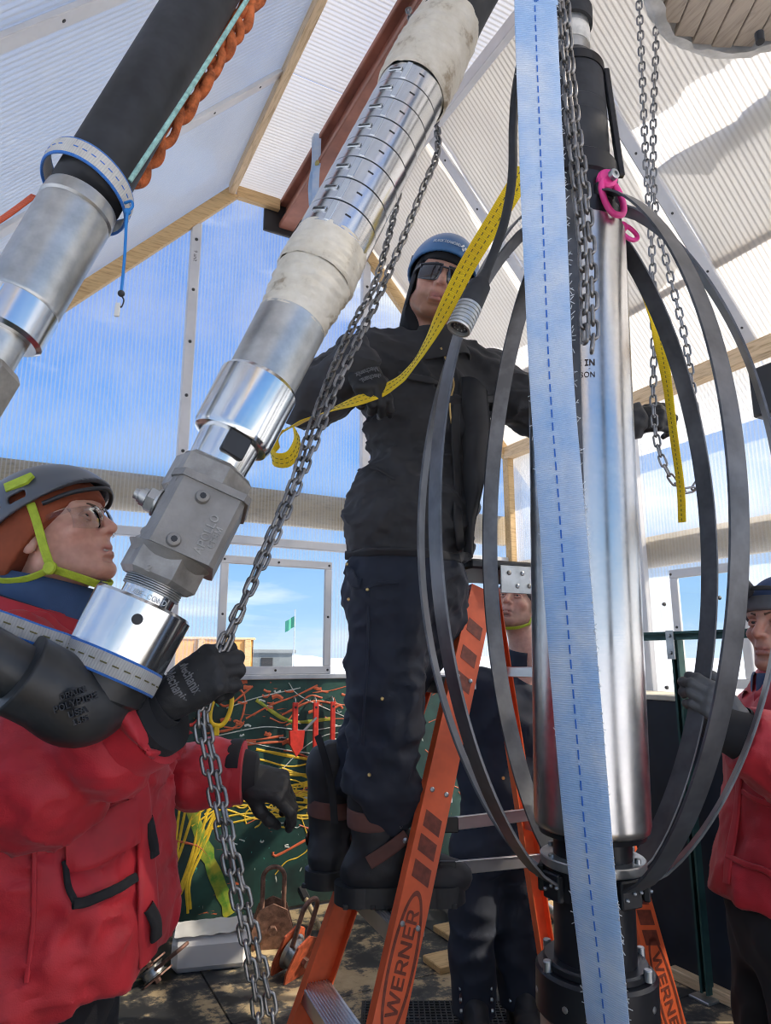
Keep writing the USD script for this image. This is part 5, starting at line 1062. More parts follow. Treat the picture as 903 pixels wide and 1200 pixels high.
# ------------------------------------------------------------------ sculpting: smooth unions of limbs on a grid, skinned by surface nets
class Field:
    def __init__(s, xs, ys, zs): s.ax = [np.asarray(a, np.float32) for a in (xs, ys, zs)]; s.D = np.full([len(a) for a in s.ax], .5, np.float32)
    def _sl(s, lo, hi):
        return tuple(slice(max(0, int(np.searchsorted(a, l)) - 2), int(np.searchsorted(a, h)) + 2) for a, l, h in zip(s.ax, lo, hi))
    def _p(s, sl): X, Y, Z = np.meshgrid(*[a[k] for a, k in zip(s.ax, sl)], indexing='ij'); return np.stack([X, Y, Z], -1)
    def put(s, f, lo, hi, k, sub=False):
        m = k + .03; sl = s._sl(np.asarray(lo) - m, np.asarray(hi) + m)
        if any(a.stop - a.start <= 0 for a in sl): return
        p = s._p(sl)
        if p.size == 0: return
        d = f(p).astype(np.float32); D = s.D[sl]
        if sub: D = -D
        if sub: 
            a, b = D, d; h = np.clip(.5 + .5 * (b - a) / k, 0, 1); s.D[sl] = -( (b * (1 - h) + a * h) - k * h * (1 - h))
        else:
            h = np.clip(.5 + .5 * (d - D) / k, 0, 1); s.D[sl] = (d * (1 - h) + D * h) - k * h * (1 - h)
    def rc(s, a, b, ra, rb=None, k=.02, sub=False):
        a, b = v3(a), v3(b); rb = ra if rb is None else rb; ab = b - a; L2 = max(ab @ ab, 1e-12); R = max(ra, rb)
        def f(p):
            t = np.clip(((p - a) @ ab) / L2, 0, 1); q = p - a - t[..., None] * ab
            return np.sqrt((q * q).sum(-1)) - (ra + (rb - ra) * t)
        s.put(f, np.minimum(a, b) - R, np.maximum(a, b) + R, k, sub)
    def ell(s, c, r, R=None, k=.02, sub=False):
        c, r = v3(c), v3(r); R = np.eye(3) if R is None else R
        def f(p):
            q = (p - c) @ R; k0 = np.sqrt(((q / r) ** 2).sum(-1)); k1 = np.sqrt(((q / (r * r)) ** 2).sum(-1))
            return k0 * (k0 - 1) / np.maximum(k1, 1e-6)
        e = np.sqrt(((R * r) ** 2).sum(1)); s.put(f, c - e, c + e, k, sub)
    def box(s, c, h, R=None, rd=.01, k=.01, sub=False):
        c, h = v3(c), v3(h) - rd; R = np.eye(3) if R is None else R
        def f(p):
            q = np.abs((p - c) @ R) - h; return np.sqrt((np.maximum(q, 0) ** 2).sum(-1)) + np.minimum(q.max(-1), 0) - rd
        e = np.abs(R) @ (h + rd); s.put(f, c - e, c + e, k, sub)
    def all(s): return s._p((slice(None),) * 3)
    def ruffle(s, g, band=.03):
        """adds g(points) to the distance near the surface"""
        i = np.nonzero(np.abs(s.D) < band); p = np.stack([a[k] for a, k in zip(s.ax, i)], 1); s.D[i] += g(p).astype(np.float32)
    def cut(s, o, n):
        """keeps the side that n points away from"""
        o, n = v3(o), unit(n); X, Y, Z = np.meshgrid(*s.ax, indexing='ij'); s.D = np.maximum(s.D, ((X - o[0]) * n[0] + (Y - o[1]) * n[1] + (Z - o[2]) * n[2]).astype(np.float32))
    def mesh(s):
        D = s.D.copy(); D[0] = D[-1] = .1; D[:, 0] = D[:, -1] = .1; D[:, :, 0] = D[:, :, -1] = .1
        ins = D < 0; n = np.array(D.shape) - 1
        S = np.zeros(n, np.int8)
        for c in np.ndindex(2, 2, 2): S += ins[c[0]:c[0] + n[0], c[1]:c[1] + n[1], c[2]:c[2] + n[2]]
        act = np.stack(np.nonzero((S > 0) & (S < 8)), 1); idx = np.full(n, -1, np.int32); idx[tuple(act.T)] = np.arange(len(act))
        acc, cnt = np.zeros((len(act), 3)), np.zeros(len(act))
        co = lambda i, c: np.stack([s.ax[k][i[:, k] + c[k]] for k in range(3)], 1).astype(float)
        for axis in range(3):
            o1, o2 = [k for k in range(3) if k != axis]
            for u, w in np.ndindex(2, 2):
                c0 = [0, 0, 0]; c0[o1], c0[o2] = u, w; c1 = list(c0); c1[axis] = 1
                a, b = D[tuple((act + c0).T)], D[tuple((act + c1).T)]; x = (a < 0) != (b < 0)
                t = (a[x] / (a[x] - b[x]))[:, None]; acc[x] += co(act[x], c0) * (1 - t) + co(act[x], c1) * t; cnt[x] += 1
        V = acc / cnt[:, None]; F = []
        for axis in range(3):
            o1, o2 = (axis + 1) % 3, (axis + 2) % 3
            sl0, sl1 = [slice(None)] * 3, [slice(None)] * 3; sl0[axis], sl1[axis] = slice(0, -1), slice(1, None)
            e = np.stack(np.nonzero(ins[tuple(sl0)] != ins[tuple(sl1)]), 1); e = e[(e[:, o1] > 0) & (e[:, o2] > 0) & (e[:, o1] < n[o1]) & (e[:, o2] < n[o2])]
            q = []
            for u, w in ((1, 1), (0, 1), (0, 0), (1, 0)):
                c = e.copy(); c[:, o1] -= u; c[:, o2] -= w; q.append(idx[tuple(c.T)])
            q = np.stack(q, 1); fl = ins[tuple(e.T)]; q[~fl] = q[~fl][:, ::-1]; F.append(q[(q >= 0).all(1)])
        return V, np.vstack(F)
def grid(lo, hi, res, fine=()):
    """coordinates of a grid; `fine` boxes (lo, hi, step) are stepped finer"""
    out = []
    for k in range(3):
        x, xs = lo[k], []
        while x < hi[k]:
            st_ = res
            for l, h, r in fine:
                if l[k] <= x <= h[k]: st_ = min(st_, r)
            xs.append(x); x += st_
        out.append(xs)
    return Field(*out)
def folds(scale, amp, seed, axis=(1, 1, 1)):
    """cloth: long soft creases"""
    sc = np.array(axis) * scale
    def g(p):
        w = meshkit.noise(p * sc * .5, seed + 5)[..., None] * 1.6
        a = meshkit.noise(p * sc + w, seed); b = meshkit.noise(p * sc * 2.3 + w, seed + 1)
        return amp * ((1 - np.abs(2 * a - 1)) ** 2 * -1.0 + .5 + (b - .5) * .6)
    return g

# ------------------------------------------------------------------ skin and cloth
M['skin'] = mat('skin', {'tc': ('texture_coordinate', {}), 'at': ('attribute', {'attribute': 'tint'}), 'n': ('noise_texture', {'scale': 60.0, 'detail': 4.0}), 'r': ('rgb_ramp', {'ramp': [(.35, (.86, .82, .82)), (.65, (1.0, 1.0, 1.0))]}), 'm': ('mix', {'mix_type': 'multiply', 'fac': 1.0}),
    'b': ('bump', {'strength': .12, 'distance': .001}), 'p': ('principled_bsdf', {'roughness': .48, 'subsurface_weight': .18, 'subsurface_scale': .008})},
    [('tc.object', 'n.vector'), ('n.fac', 'r.fac'), ('at.color', 'm.color1'), ('r.color', 'm.color2'), ('m.color', 'p.base_color'), ('n.fac', 'b.height'), ('b.normal', 'p.normal')])
def cloth(name, c, rough=.8, var=.25, sheen=.03, bump=.25, bscale=420):
    return mat(name, {'tc': ('texture_coordinate', {}), 'n': ('noise_texture', {'scale': 9.0, 'detail': 5.0, 'roughness': .6}), 'r': ('rgb_ramp', {'ramp': [(.32, tuple(x * (1 - var) for x in c)), (.68, tuple(min(1, x * (1 + var)) for x in c))]}), 'w': ('noise_texture', {'scale': float(bscale), 'detail': 2.0}),
        'b': ('bump', {'strength': bump, 'distance': .0015}), 'p': ('principled_bsdf', {'roughness': rough, 'sheen_weight': sheen})}, [('tc.object', 'n.vector'), ('n.fac', 'r.fac'), ('r.color', 'p.base_color'), ('tc.object', 'w.vector'), ('w.fac', 'b.height'), ('b.normal', 'p.normal')])
M['jacket_black'] = cloth('black_duck_jacket', (.036, .036, .039))
M['navy'] = cloth('navy_work_cloth', (.016, .021, .036))
M['red_cloth'] = cloth('red_parka_cloth', (.42, .010, .020), .62, .22, .1)
M['black_cloth'] = cloth('black_knit', (.010, .010, .012), .9)
M['glove'] = cloth('black_glove', (.012, .012, .013), .6, .3)
M['glove_print'] = plain('glove_print', (.16, .16, .165), .6)
M['boot'] = cloth('boot_nylon', (.018, .018, .021), .6, .3)
M['boot_rubber'] = plain('boot_rubber', (.022, .022, .024), .5, bump=.15, var=.2)
M['boot_brown'] = cloth('boot_suede', (.13, .055, .045), .8)
M['blue_knit'] = cloth('blue_collar', (.03, .07, .16), .75, .2)
M['lime'] = plain('lime_webbing', (.40, .50, .03), .7, bump=.3, bscale=300, var=.12, vscale=60)
M['lens_dark'] = plain('dark_lens', (.02, .015, .018), .06, coat_weight=1.0)
M['lens_clear'] = mat('clear_lens', {'t': ('transparent_bsdf', {'color': (.93, .95, .95)}), 'g': ('glossy_bsdf', {'roughness': .04, 'color': (1, 1, 1)}), 'f': ('fresnel', {'IOR': 1.28}), 'o': ('mix_closure', {})}, [('f.fac', 'o.fac'), ('t.BSDF', 'o.closure1'), ('g.BSDF', 'o.closure2')], surface='o.closure')
M['eye'] = plain('eye_white', (.72, .68, .66), .2); M['iris'] = plain('iris', (.05, .04, .035), .15)
M['brow'] = plain('eyebrow_hair', (.09, .05, .03), .9); M['teeth'] = plain('teeth', (.70, .66, .58), .3)
M['brass'] = plain('brass', (.70, .48, .20), .3, .9)

class Head:
    """local axes: x to the person's left, y the way the face looks, z up; the origin lies between the ears at eye height"""
    def __init__(s, c, look, up=(0, 0, 1), k=1.0):
        y = unit(look); z = unit(v3(up) - y * (v3(up) @ y)); x = np.cross(y, z) * -1.0
        s.R = np.stack([np.cross(y, z) * -1, y, z], 1); s.c = v3(c); s.k = k
        if np.linalg.det(s.R) < 0: s.R[:, 0] *= -1
    def w(s, *p): return s.c + s.R @ (v3(*p) * s.k)
    def ws(s, P): return s.c + (np.asarray(P, float) * s.k) @ s.R.T
    def loc(s, V): return ((V - s.c) @ s.R) / s.k
    def sculpt(s, F, ears=True, mouth_open=False):
        k_ = s.k; R = s.R
        E = lambda c, r, k=.02, sub=False: F.ell(s.w(*c), np.array(r) * k_, R, k * k_, sub)
        C = lambda a, b, ra, rb=None, k=.012, sub=False: F.rc(s.w(*a), s.w(*b), ra * k_, (rb if rb else ra) * k_, k * k_, sub)
        E((0, -.014, .034), (.076, .097, .090)); E((0, .026, -.036), (.060, .066, .078), .03)
        for q in (-1, 1):
            C((q * .054, -.004, -.056), (q * .020, .068, -.098), .020, .017, .025)
            E((q * .043, .062, -.020), (.022, .022, .018), .02); C((q * .012, .087, .026), (q * .044, .074, .026), .010, .009, .012)
        E((0, .079, -.100), (.020, .016, .016), .015); E((0, .060, .050), (.056, .034, .035), .03)
        for q in (-1, 1): E((q * .031, .094, .006), (.017, .013, .011), .010, True)
        for q in (-1, 1): E((q * .031, .0765, .005), (.0155, .0125, .0115), .004)
        C((0, .090, .016), (0, .112, -.026), .0085, .0120, .012); 
        for q in (-1, 1): E((q * .012, .098, -.030), (.0085, .010, .008), .008)
        for q in (-1, 1): E((q * .0065, .108, -.0385), (.004, .005, .004), .003, True)
        E((0, .088, -.052), (.020, .010, .016), .012)
        C((-.018, .087, -.0600), (.018, .087, -.0600), .0065, None, .006); C((-.006, .0945, -.0605), (.006, .0945, -.0605), .0060, None, .006)
        C((-.016, .087, -.0735), (.016, .087, -.0735), .0075, None, .006); C((-.006, .0935, -.0735), (.006, .0935, -.0735), .0060, None, .006)
        C((-.022, .093, -.0668), (.022, .093, -.0668), .0028 if not mouth_open else .0042, None, .003, True)
        C((-.012, .091, -.085), (.012, .091, -.085), .004, None, .008, True)
        if ears:
            for q in (-1, 1):
                E((q * .0775, -.014, -.006), (.009, .021, .032), .008); E((q * .087, -.008, -.004), (.005, .011, .018), .006, True)
    def tint(s, V, base, lip, stub=None, stub_c=None, flush=(1.0, .82, .80)):
        L = s.loc(V); T = np.tile(np.array(base, float), (len(V), 1))
        def blend(m, c): 
            nonlocal T; T = T * (1 - m[:, None]) + np.array(c) * m[:, None]
        fl = np.exp(-(((L[:, 0] / .016) ** 2) + ((L[:, 1] - .105) / .02) ** 2 + ((L[:, 2] + .025) / .02) ** 2)) * .6 + sum(np.exp(-(((L[:, 0] - q * .043) / .022) ** 2 + ((L[:, 1] - .07) / .03) ** 2 + ((L[:, 2] + .028) / .02) ** 2)) * .5 for q in (-1, 1))
        blend(np.clip(fl, 0, .8), np.array(base) * np.array(flush))
        if stub is not None:
            m = np.clip((-.046 - L[:, 2] + .3 * np.clip(np.abs(L[:, 0]) - .03, 0, .03)) / .02, 0, 1) * np.clip((L[:, 1] - .0) / .03, 0, 1) * np.clip((L[:, 2] + .135) / .02, 0, 1) * np.clip(1.3 - np.exp(-((L[:, 0] / .02) ** 2)) * ((L[:, 2] > -.052)), 0, 1)
            blend(np.clip(m, 0, 1) * stub, stub_c)
        m = np.exp(-((L[:, 0] / .019) ** 4) - ((L[:, 2] + .0668) / .0105) ** 4) * (L[:, 1] > .080); blend(np.clip(m, 0, 1) * .8, lip)
        return T
    def patch(s, f, nu, nv, t=.002):
        """a thin curved sheet: f(u, v) -> local point, u and v in 0..1; thickness inwards"""
        u, v = np.meshgrid(np.linspace(0, 1, nu), np.linspace(0, 1, nv), indexing='ij'); P = np.array([f(a, b) for a, b in zip(u.ravel(), v.ravel())])
        i, j = np.meshgrid(np.arange(nu - 1), np.arange(nv - 1), indexing='ij'); i, j = i.ravel(), j.ravel(); q = np.stack([i * nv + j, (i + 1) * nv + j, (i + 1) * nv + j + 1, i * nv + j + 1], 1)
        m = trimesh.Trimesh(P, tri(q), process=False); N = m.vertex_normals; n = len(P)
        ed = [(i * nv, (i + 1) * nv) for i in range(nu - 1)] + [((i + 1) * nv + nv - 1, i * nv + nv - 1) for i in range(nu - 1)] + [(j + 1, j) for j in range(nv - 1)] + [((nu - 1) * nv + j, (nu - 1) * nv + j + 1) for j in range(nv - 1)]
        F = np.vstack([tri(q), tri(q)[:, ::-1] + n, tri(np.array([[b, a, a + n, b + n] for a, b in ed]))])
        return trimesh.Trimesh(s.ws(np.vstack([P, P - N * t])), F, process=False)
    def on_head(s, pts, width, m, thing, name, t=.002, push=.002, under=None):
        """a strap over the head through local points"""
        P = s.ws(spline(pts, 40)); c = s.w(0, 0, -.02); N = P - c; rv, uv = ribbon(P + np.array([unit(n) for n in N]) * push, N, width, t); return thing.part(name, rv, m, True, under=under)
def add_tint(path, T):
    UsdGeom.PrimvarsAPI(stage.GetPrimAtPath(path)).CreatePrimvar('tint', Sdf.ValueTypeNames.Color3fArray, 'vertex').Set(Vt.Vec3fArray.FromNumpy(np.asarray(T, np.float32)))
def eyes(t, h, gaze=(0, 1, .2)):
    g = unit(gaze)
    for q in (-1, 1):
        c = v3(q * .031, .0765, .005); e = t.part('eye', place(trimesh.creation.icosphere(3, .0122 * h.k), h.w(*c)), M['eye'], True)
        a = c + g * .0105; t.part('iris', lathe(h.w(*a), h.w(*(a + g)), [(0, .0058 * h.k), (.0016, .0050 * h.k), (.0022, .002 * h.k)], 16), M['iris'], 30, under=e)
        # lids leave an almond of the eye in view
        for zz, tl in ((.0068, .55), (-.0066, -.45)):
            P = [(q * (.031 + .0155 * x), .0765 + .0118 * math.sqrt(max(0, 1 - (x * .95) ** 2)), .005 + zz * math.sqrt(max(0, 1 - x * x)) * .95) for x in np.linspace(-1, 1, 9)]
            t.part('eyelid', tube(h.ws(spline(P, 20)), .0030 * h.k, 8, h.R[:, 1]), M['skin_lid'], True, under=e)
        P = spline([(q * .012, .098, .0235), (q * .030, .092, .029), (q * .047, .078, .024)], 14); t.part('eyebrow', tube(h.ws(P), .0032 * h.k, 8, h.R[:, 1], scale=1.25 - np.linspace(0, .7, 14)), M['brow'], True)
M['skin_lid'] = plain('eyelid_skin', (.52, .26, .19), .5)

def glove(t, wrist, fdir, back, thumb, curls, k=1.0, spread=0.0, thumb_pose=None, cuff=.055, res=.0032, name='glove', m=None, words=True, thick=1.0):
    """a gloved hand: fdir along the fingers, back = outward from the back of the hand, thumb = towards the thumb side"""
    y = unit(fdir); z = unit(v3(back) - y * (v3(back) @ y)); x = np.cross(y, z); x = x if x @ v3(thumb) > 0 else -x; R = np.stack([x, y, z], 1); o = v3(wrist)
    W = lambda *p: o + R @ (v3(*p) * k)
    pts = [o - y * .09, o + y * .24 * k]; lo = np.min([W(a, b, c) for a in (-.09, .13) for b in (-.09, .22) for c in (-.13, .06)], 0); hi = np.max([W(a, b, c) for a in (-.09, .13) for b in (-.09, .22) for c in (-.13, .06)], 0)
    F = grid(lo, hi, res)
    for i, (fx, fl) in enumerate(((.031, (.043, .027, .021)), (.0105, (.047, .031, .022)), (-.0105, (.043, .028, .021)), (-.030, (.035, .022, .018)))):
        kn = v3(fx, .094 - (.004, 0, .004, .012)[i], .003 - .004 * abs(fx) / .03)
        F.rc(W(fx * .55, .012, 0), W(*kn), .0165 * k * thick, .0135 * k * thick, .014 * k)
        a, p = 0.0, kn; rr_ = [.0122, .0112, .0102, .0088] if i < 3 else [.0108, .0099, .0091, .0080]
        cl = curls[i] if isinstance(curls[0], (list, tuple)) else curls
        for j in range(3):
            a += cl[j]; sp_x = spread * (1.5 - i) / 1.5
            q = p + v3(sp_x * fl[j], math.cos(a) * fl[j], -math.sin(a) * fl[j]); F.rc(W(*p), W(*q), rr_[j] * k * thick, rr_[j + 1] * k * thick, .0045 * k); p = q
        F.ell(W(kn[0], kn[1], kn[2] + .006), np.array((.010, .011, .007)) * k, R, .008 * k)
    F.ell(W(.002, .050, -.004), np.array((.040, .046, .019)) * k, R, .014 * k); F.ell(W(.026, .038, -.012), np.array((.020, .030, .018)) * k, R, .012 * k)
    tp = thumb_pose or [(.026, .030, -.012), (.050, .058, -.022), (.060, .086, -.030), (.062, .108, -.036)]
    for j, (a, b) in enumerate(zip(tp[:-1], tp[1:])): F.rc(W(*a), W(*b), (.0165, .0132, .0120)[j] * k * thick, (.0132, .0120, .0098)[j] * k * thick, .008 * k)
    F.rc(W(0, -cuff, 0), W(0, .012, 0), .0345 * k, .029 * k, .014 * k); F.ell(W(0, -cuff + .006, 0), np.array((.040, .016, .034)) * k, R, .01 * k)
    F.ruffle(folds(60, .0011, 3)); V, Q = F.mesh(); g = t.part(name, (V, tri(Q)), m or M['glove'], True)
    # the closing strap at the wrist, and the printed words on the back
    P = [W(.037 * math.cos(a), -.012, .033 * math.sin(a)) for a in np.linspace(-.9, math.pi + .9, 26)]; N = [P_ - W(0, -.012, 0) for P_ in P]
    rv, _ = ribbon(np.array(P), np.array(N), .024 * k, .003); t.part('wrist_strap', rv, M['black_cloth'], True, under=g)
    if words:
        nrm = trimesh.Trimesh(V, tri(Q), process=False).vertex_normals; ok = nrm @ z > .25; kd = cKDTree(((V - o) @ R[:, :2])[ok]); zz = ((V - o) @ z)[ok]
        for row, (sc, dy) in enumerate(((.013, .078), (.015, .055), (.013, .032))):
            m_ = meshkit.text_mesh('Mechanix', sc * k, .0008, True); m_ = m_.subdivide(); v = m_.vertices; v[:, 0] -= v[:, 0].mean(); v[:, 0] *= (.058 * k) / max(np.ptp(v[:, 0]), 1e-6)
            L = np.stack([v[:, 0] * words_dir(words) + .003 * k, v[:, 1] * words_dir(words) + dy * k - .006 * k], 1); d_, ii = kd.query(L, k=4); hz = zz[ii].mean(1)
            Vt_ = o + L @ R[:, :2].T + np.outer(hz + .0012 + v[:, 2], z); Ft = m_.faces if np.linalg.det(R) > 0 else m_.faces[:, ::-1]
            if np.linalg.det(R) < 0: Vt_ = o + np.stack([-L[:, 0] + .006 * k, L[:, 1]], 1) @ R[:, :2].T + np.outer(hz + .0012 + v[:, 2], z)
            t.part('printed_word', trimesh.Trimesh(Vt_, Ft, process=False), M['glove_print'], under=g, label='the word Mechanix printed on the glove')
    return g, R
def words_dir(w): return -1 if w == -1 else 1
def helmet(t, h, color, name='helmet', cut=((0, .0, .018), (0, .40, -1)), vents=(), r=(.100, .124, .104), visor=True, c=(0, -.012, .040), thick=.009):
    lo, hi = h.w(0, 0, .03) - .17, h.w(0, 0, .03) + .17; F = grid(lo, hi, .0034)
    F.ell(h.w(*c), np.array(r) * h.k, h.R, .002)
    if visor: F.ell(h.w(0, .075, .052), np.array((.080, .058, .022)) * h.k, h.R, .025)
    G = grid(lo, hi, .0034); G.ell(h.w(*c), (np.array(r) - thick) * h.k, h.R, .002); D0 = F.D.copy()
    F.D = np.maximum(F.D, -G.D)
    F.cut(h.w(*cut[0]), h.R @ unit(cut[1]))
    for vc, vs, va in vents:
        for q in (-1, 1):
            Rl = trimesh.transformations.rotation_matrix(va * q, [1, 0, 0])[:3, :3] if True else np.eye(3)
            Rl = trimesh.transformations.rotation_matrix(va, [1, 0, 0])[:3, :3]
            F.box(h.w(q * vc[0], vc[1], vc[2]), np.array(vs) * h.k, h.R @ Rl, .004, .003, True)
    V, Q = F.mesh(); return t.part(name, (V, tri(Q)), color, True)
def sub_body(F, J, k=.86):
    """the figure under its clothes, one surface with the head: trunk, limbs"""
    c = F.rc
    c(J['neck'], J['head_base'], .062, .056, .03); c(J['neck'], J['chest'], .07, .09, .05); c(J['chest'], J['pelvis'], .09, .095, .05); c(J['shR'], J['shL'], .06, .06, .05)
    for s_ in 'RL':
        c(J['sh' + s_], J['el' + s_], .046, .038, .02); c(J['el' + s_], J['wr' + s_], .038, .026, .015)
        c(J['hip' + s_], J['kn' + s_], .066, .048, .03); c(J['kn' + s_], J['an' + s_], .050, .034, .02)
def body_mesh(t, J, h, base, lip, ears=True, mouth=False, **kw):
    P = np.array([J[k] for k in J]); lo, hi = P.min(0) - .16, P.max(0) + .2
    F = grid(lo, hi, .016, [(h.c - .135 * h.k, h.c + .14 * h.k, .0034)]); sub_body(F, J); h.sculpt(F, ears, mouth); V, Q = F.mesh()
    p = t.part('body', (V, tri(Q)), M['skin'], True); add_tint(p, h.tint(V, base, lip, **kw)); return F
def sleeve(F, sh, el, wr, r0, r1, r2, k=.04): F.rc(sh, el, r0, r1, k); F.rc(el, wr, r1, r2, k)
def cyl_band(a, b, r, w, n=40): d = unit(v3(b) - v3(a)); return lathe(a, v3(a) + d, [(-w / 2, r - .006), (-w / 2, r), (w / 2, r), (w / 2, r - .006)], n)

# ------------------------------------------------------------------ the man in black on the ladder
def cmb(p, q, s_): return p + (q - p) * s_
h1 = Head(at(514, 339, 1.93), -FWD * .97 + RGT * .06 - UP * .10, UP + RGT * .30, 1.06)
J = dict(neck=at(508, 418, 1.99), head_base=h1.w(0, -.03, -.06), chest=at(500, 500, 2.02), pelvis=at(478, 690, 1.99), shR=at(428, 425, 1.93), shL=at(572, 445, 2.10), elR=at(366, 468, 1.84), wrR=at(418, 424, 1.69), elL=at(655, 497, 2.16), wrL=at(735, 494, 2.02),
    hipR=at(452, 705, 1.96), hipL=at(505, 705, 2.08), knR=at(452, 838, 1.95), knL=at(447, 830, 2.14), anR=at(441, 1000, 1.985), anL=at(387, 975, 2.16))
w1 = Thing('person', at(440, 1055, 1.98), 'man in black jacket and blue helmet standing on the orange stepladder', 'person')
body_mesh(w1, J, h1, (.62, .33, .24), (.50, .19, .16), ears=False, stub=.85, stub_c=(.27, .12, .055))
lat = unit(J['shL'] - J['shR']); lat = unit(lat - UP * (lat @ UP)); fr = np.cross(UP, lat); fr = fr if fr @ FWD < 0 else -fr; TR = np.stack([lat, fr, UP], 1)
P = np.array([J[k] for k in ('shR', 'shL', 'elR', 'wrR', 'elL', 'wrL', 'pelvis', 'neck')]); F = grid(P.min(0) - .2, P.max(0) + .16, .0085)
mid = cmb(J['chest'], J['pelvis'], .5)
F.ell(J['chest'] + UP * .03, (.205, .135, .21), TR, .03); F.ell(mid, (.185, .135, .22), TR, .06); F.ell(at(476, 620, 1.99), (.195, .150, .17), TR, .06)
F.rc(J['shR'], J['shL'], .078, .078, .05); F.rc(J['shR'] + UP * .01, J['neck'] + UP * .02, .07, .075, .04); F.rc(J['shL'] + UP * .01, J['neck'] + UP * .02, .07, .075, .04)
sleeve(F, J['shR'], J['elR'], J['wrR'], .088, .080, .058, .035); sleeve(F, J['shL'], J['elL'], J['wrL'], .088, .082, .056, .035)
F.cut(at(476, 655, 1.98), v3(0, 0, -1) + RGT * -.06)
F.ruffle(folds(9, .020, 4, (1, 1, 1.5))); F.ruffle(folds(22, .010, 14, (1, 1, 1.5)))
V, Q = F.mesh(); jk = w1.part('jacket', (V, tri(Q)), M['jacket_black'], True)
# collar, zip, flap, pockets, hem band
nk = J['neck']; cpts = [nk + TR @ v3(.080 * math.cos(a), .080 * math.sin(a) + .005, .030 + .015 * math.sin(a * 2)) for a in np.linspace(-.9 + 1.57 + .75, 2 * math.pi + .9 + 1.57 - .9, 40)]
rv, _ = ribbon(np.array(cpts), np.array([p - nk for p in cpts]), .135, .014); w1.part('collar', rv, M['jacket_black'], True, under=jk)
def skin_of(V, Q):
    m = trimesh.Trimesh(V, tri(Q), process=False); kd = cKDTree(V); return m, kd, np.array(m.vertex_normals)
def ray_px(V, px, py, near=None):
    """the nearest point of a cloth mesh to the camera at a pixel (for sewing pockets, zips and seams on to it)"""
    q = picture(V); d = (q[:, 0] - px) ** 2 + (q[:, 1] - py) ** 2; c = np.nonzero(d < 10 ** 2)[0]
    if len(c) == 0: c = np.argsort(d)[:6]
    i = c[np.argsort(q[c, 2])[:4]]; return V[i].mean(0)
def sewn(V, pxs, w, t, m, thing, name, under, lift=.004, n=40, label=None):
    P = spline([ray_px(V, *p) for p in pxs], n); kd = cKDTree(V); mm = thing.nrm; N = mm[kd.query(P)[1]]
    N = np.stack([np.convolve(np.pad(N[:, k], 3, 'edge'), np.ones(7) / 7, 'valid') for k in range(3)], 1)
    rv, uv = ribbon(P + N * lift, N, w, t); return thing.part(name, rv, m, True, under=under, label=label)
w1.nrm = skin_of(V, Q)[2]
sewn(V, [(527, 405), (536, 440), (540, 500), (542, 560), (543, 620), (545, 646)], .030, .006, M['jacket_black'], w1, 'placket', jk)
sewn(V, [(524, 408), (532, 440), (534, 480), (535, 520)], .006, .003, M['brass'], w1, 'zip', jk, .006, label='brass zip of the jacket')
sewn(V, [(470, 437), (500, 440), (520, 448)], .022, .006, M['jacket_black'], w1, 'pocket_flap', jk)
sewn(V, [(552, 455), (572, 466), (585, 475)], .022, .006, M['jacket_black'], w1, 'pocket_flap', jk)
sewn(V, [(408, 540), (432, 545), (462, 556)], .010, .004, M['jacket_black'], w1, 'pocket_seam', jk, .002)
sewn(V, [(398, 646), (430, 650), (470, 654), (510, 655), (545, 650)], .026, .008, M['jacket_black'], w1, 'hem_band', jk)
# the open front edge of the jacket hanging on the right
fl_ = []; nu, nv = 26, 10
for i in range(nu):
    s_ = i / (nu - 1); a = at(541 + 3 * s_, 440 + 205 * s_, 1.90 + .03 * s_); b = at(572 - 12 * s_ + 6 * math.sin(s_ * 5), 455 + 198 * s_, 1.90 + .02 * math.sin(s_ * 7))
    for j in range(nv): q = j / (nv - 1); fl_.append(a + (b - a) * q - FWD * (.028 * math.sin(q * math.pi) + .010 * math.sin(s_ * 17 + q * 4) - .012))
fl_ = np.array(fl_); i, j = np.meshgrid(np.arange(nu - 1), np.arange(nv - 1), indexing='ij'); i, j = i.ravel(), j.ravel(); q = tri(np.stack([i * nv + j, i * nv + j + 1, (i + 1) * nv + j + 1, (i + 1) * nv + j], 1))
fm = trimesh.Trimesh(fl_, q, process=False); back = fl_ + FWD * .010; ed = [(i * nv, (i + 1) * nv) for i in range(nu - 1)] + [(i * nv + nv - 1, (i + 1) * nv + nv - 1) for i in range(nu - 1)] + [(j, j + 1) for j in range(nv - 1)] + [((nu - 1) * nv + j, (nu - 1) * nv + j + 1) for j in range(nv - 1)]; n_ = len(fl_)
w1.part('front_flap', trimesh.Trimesh(np.vstack([fl_, back]), np.vstack([q, q[:, ::-1] + n_, tri(np.array([[a, b, b + n_, a + n_] for a, b in ed]))]), process=False), M['jacket_black'], True, under=jk)
# trousers
P = np.array([J[k] for k in ('hipR', 'hipL', 'knR', 'knL', 'anR', 'anL', 'pelvis')]); F = grid(P.min(0) - .16, P.max(0) + .14, .009)
F.ell(J['pelvis'] + UP * .02, (.180, .135, .17), TR, .04)
for s_, r in (('R', (.110, .100, .088)), ('L', (.110, .096, .084))):
    kn, an = J['kn' + s_], J['an' + s_]; cf = cmb(kn, an, .54)
    F.rc(J['hip' + s_], kn, r[0], r[1], .05); F.rc(kn, cf, r[1], r[2], .03)
F.rc(cmb(J['knR'], J['anR'], .45), cmb(J['knR'], J['anR'], .62) + RGT * .045, .085, .075, .04)
F.ruffle(folds(7, .022, 8, (1, 1, 1.3))); F.ruffle(folds(18, .011, 18))
V, Q = F.mesh(); tr_ = w1.part('trousers', (V, tri(Q)), M['navy'], True); w1.nrm = skin_of(V, Q)[2]
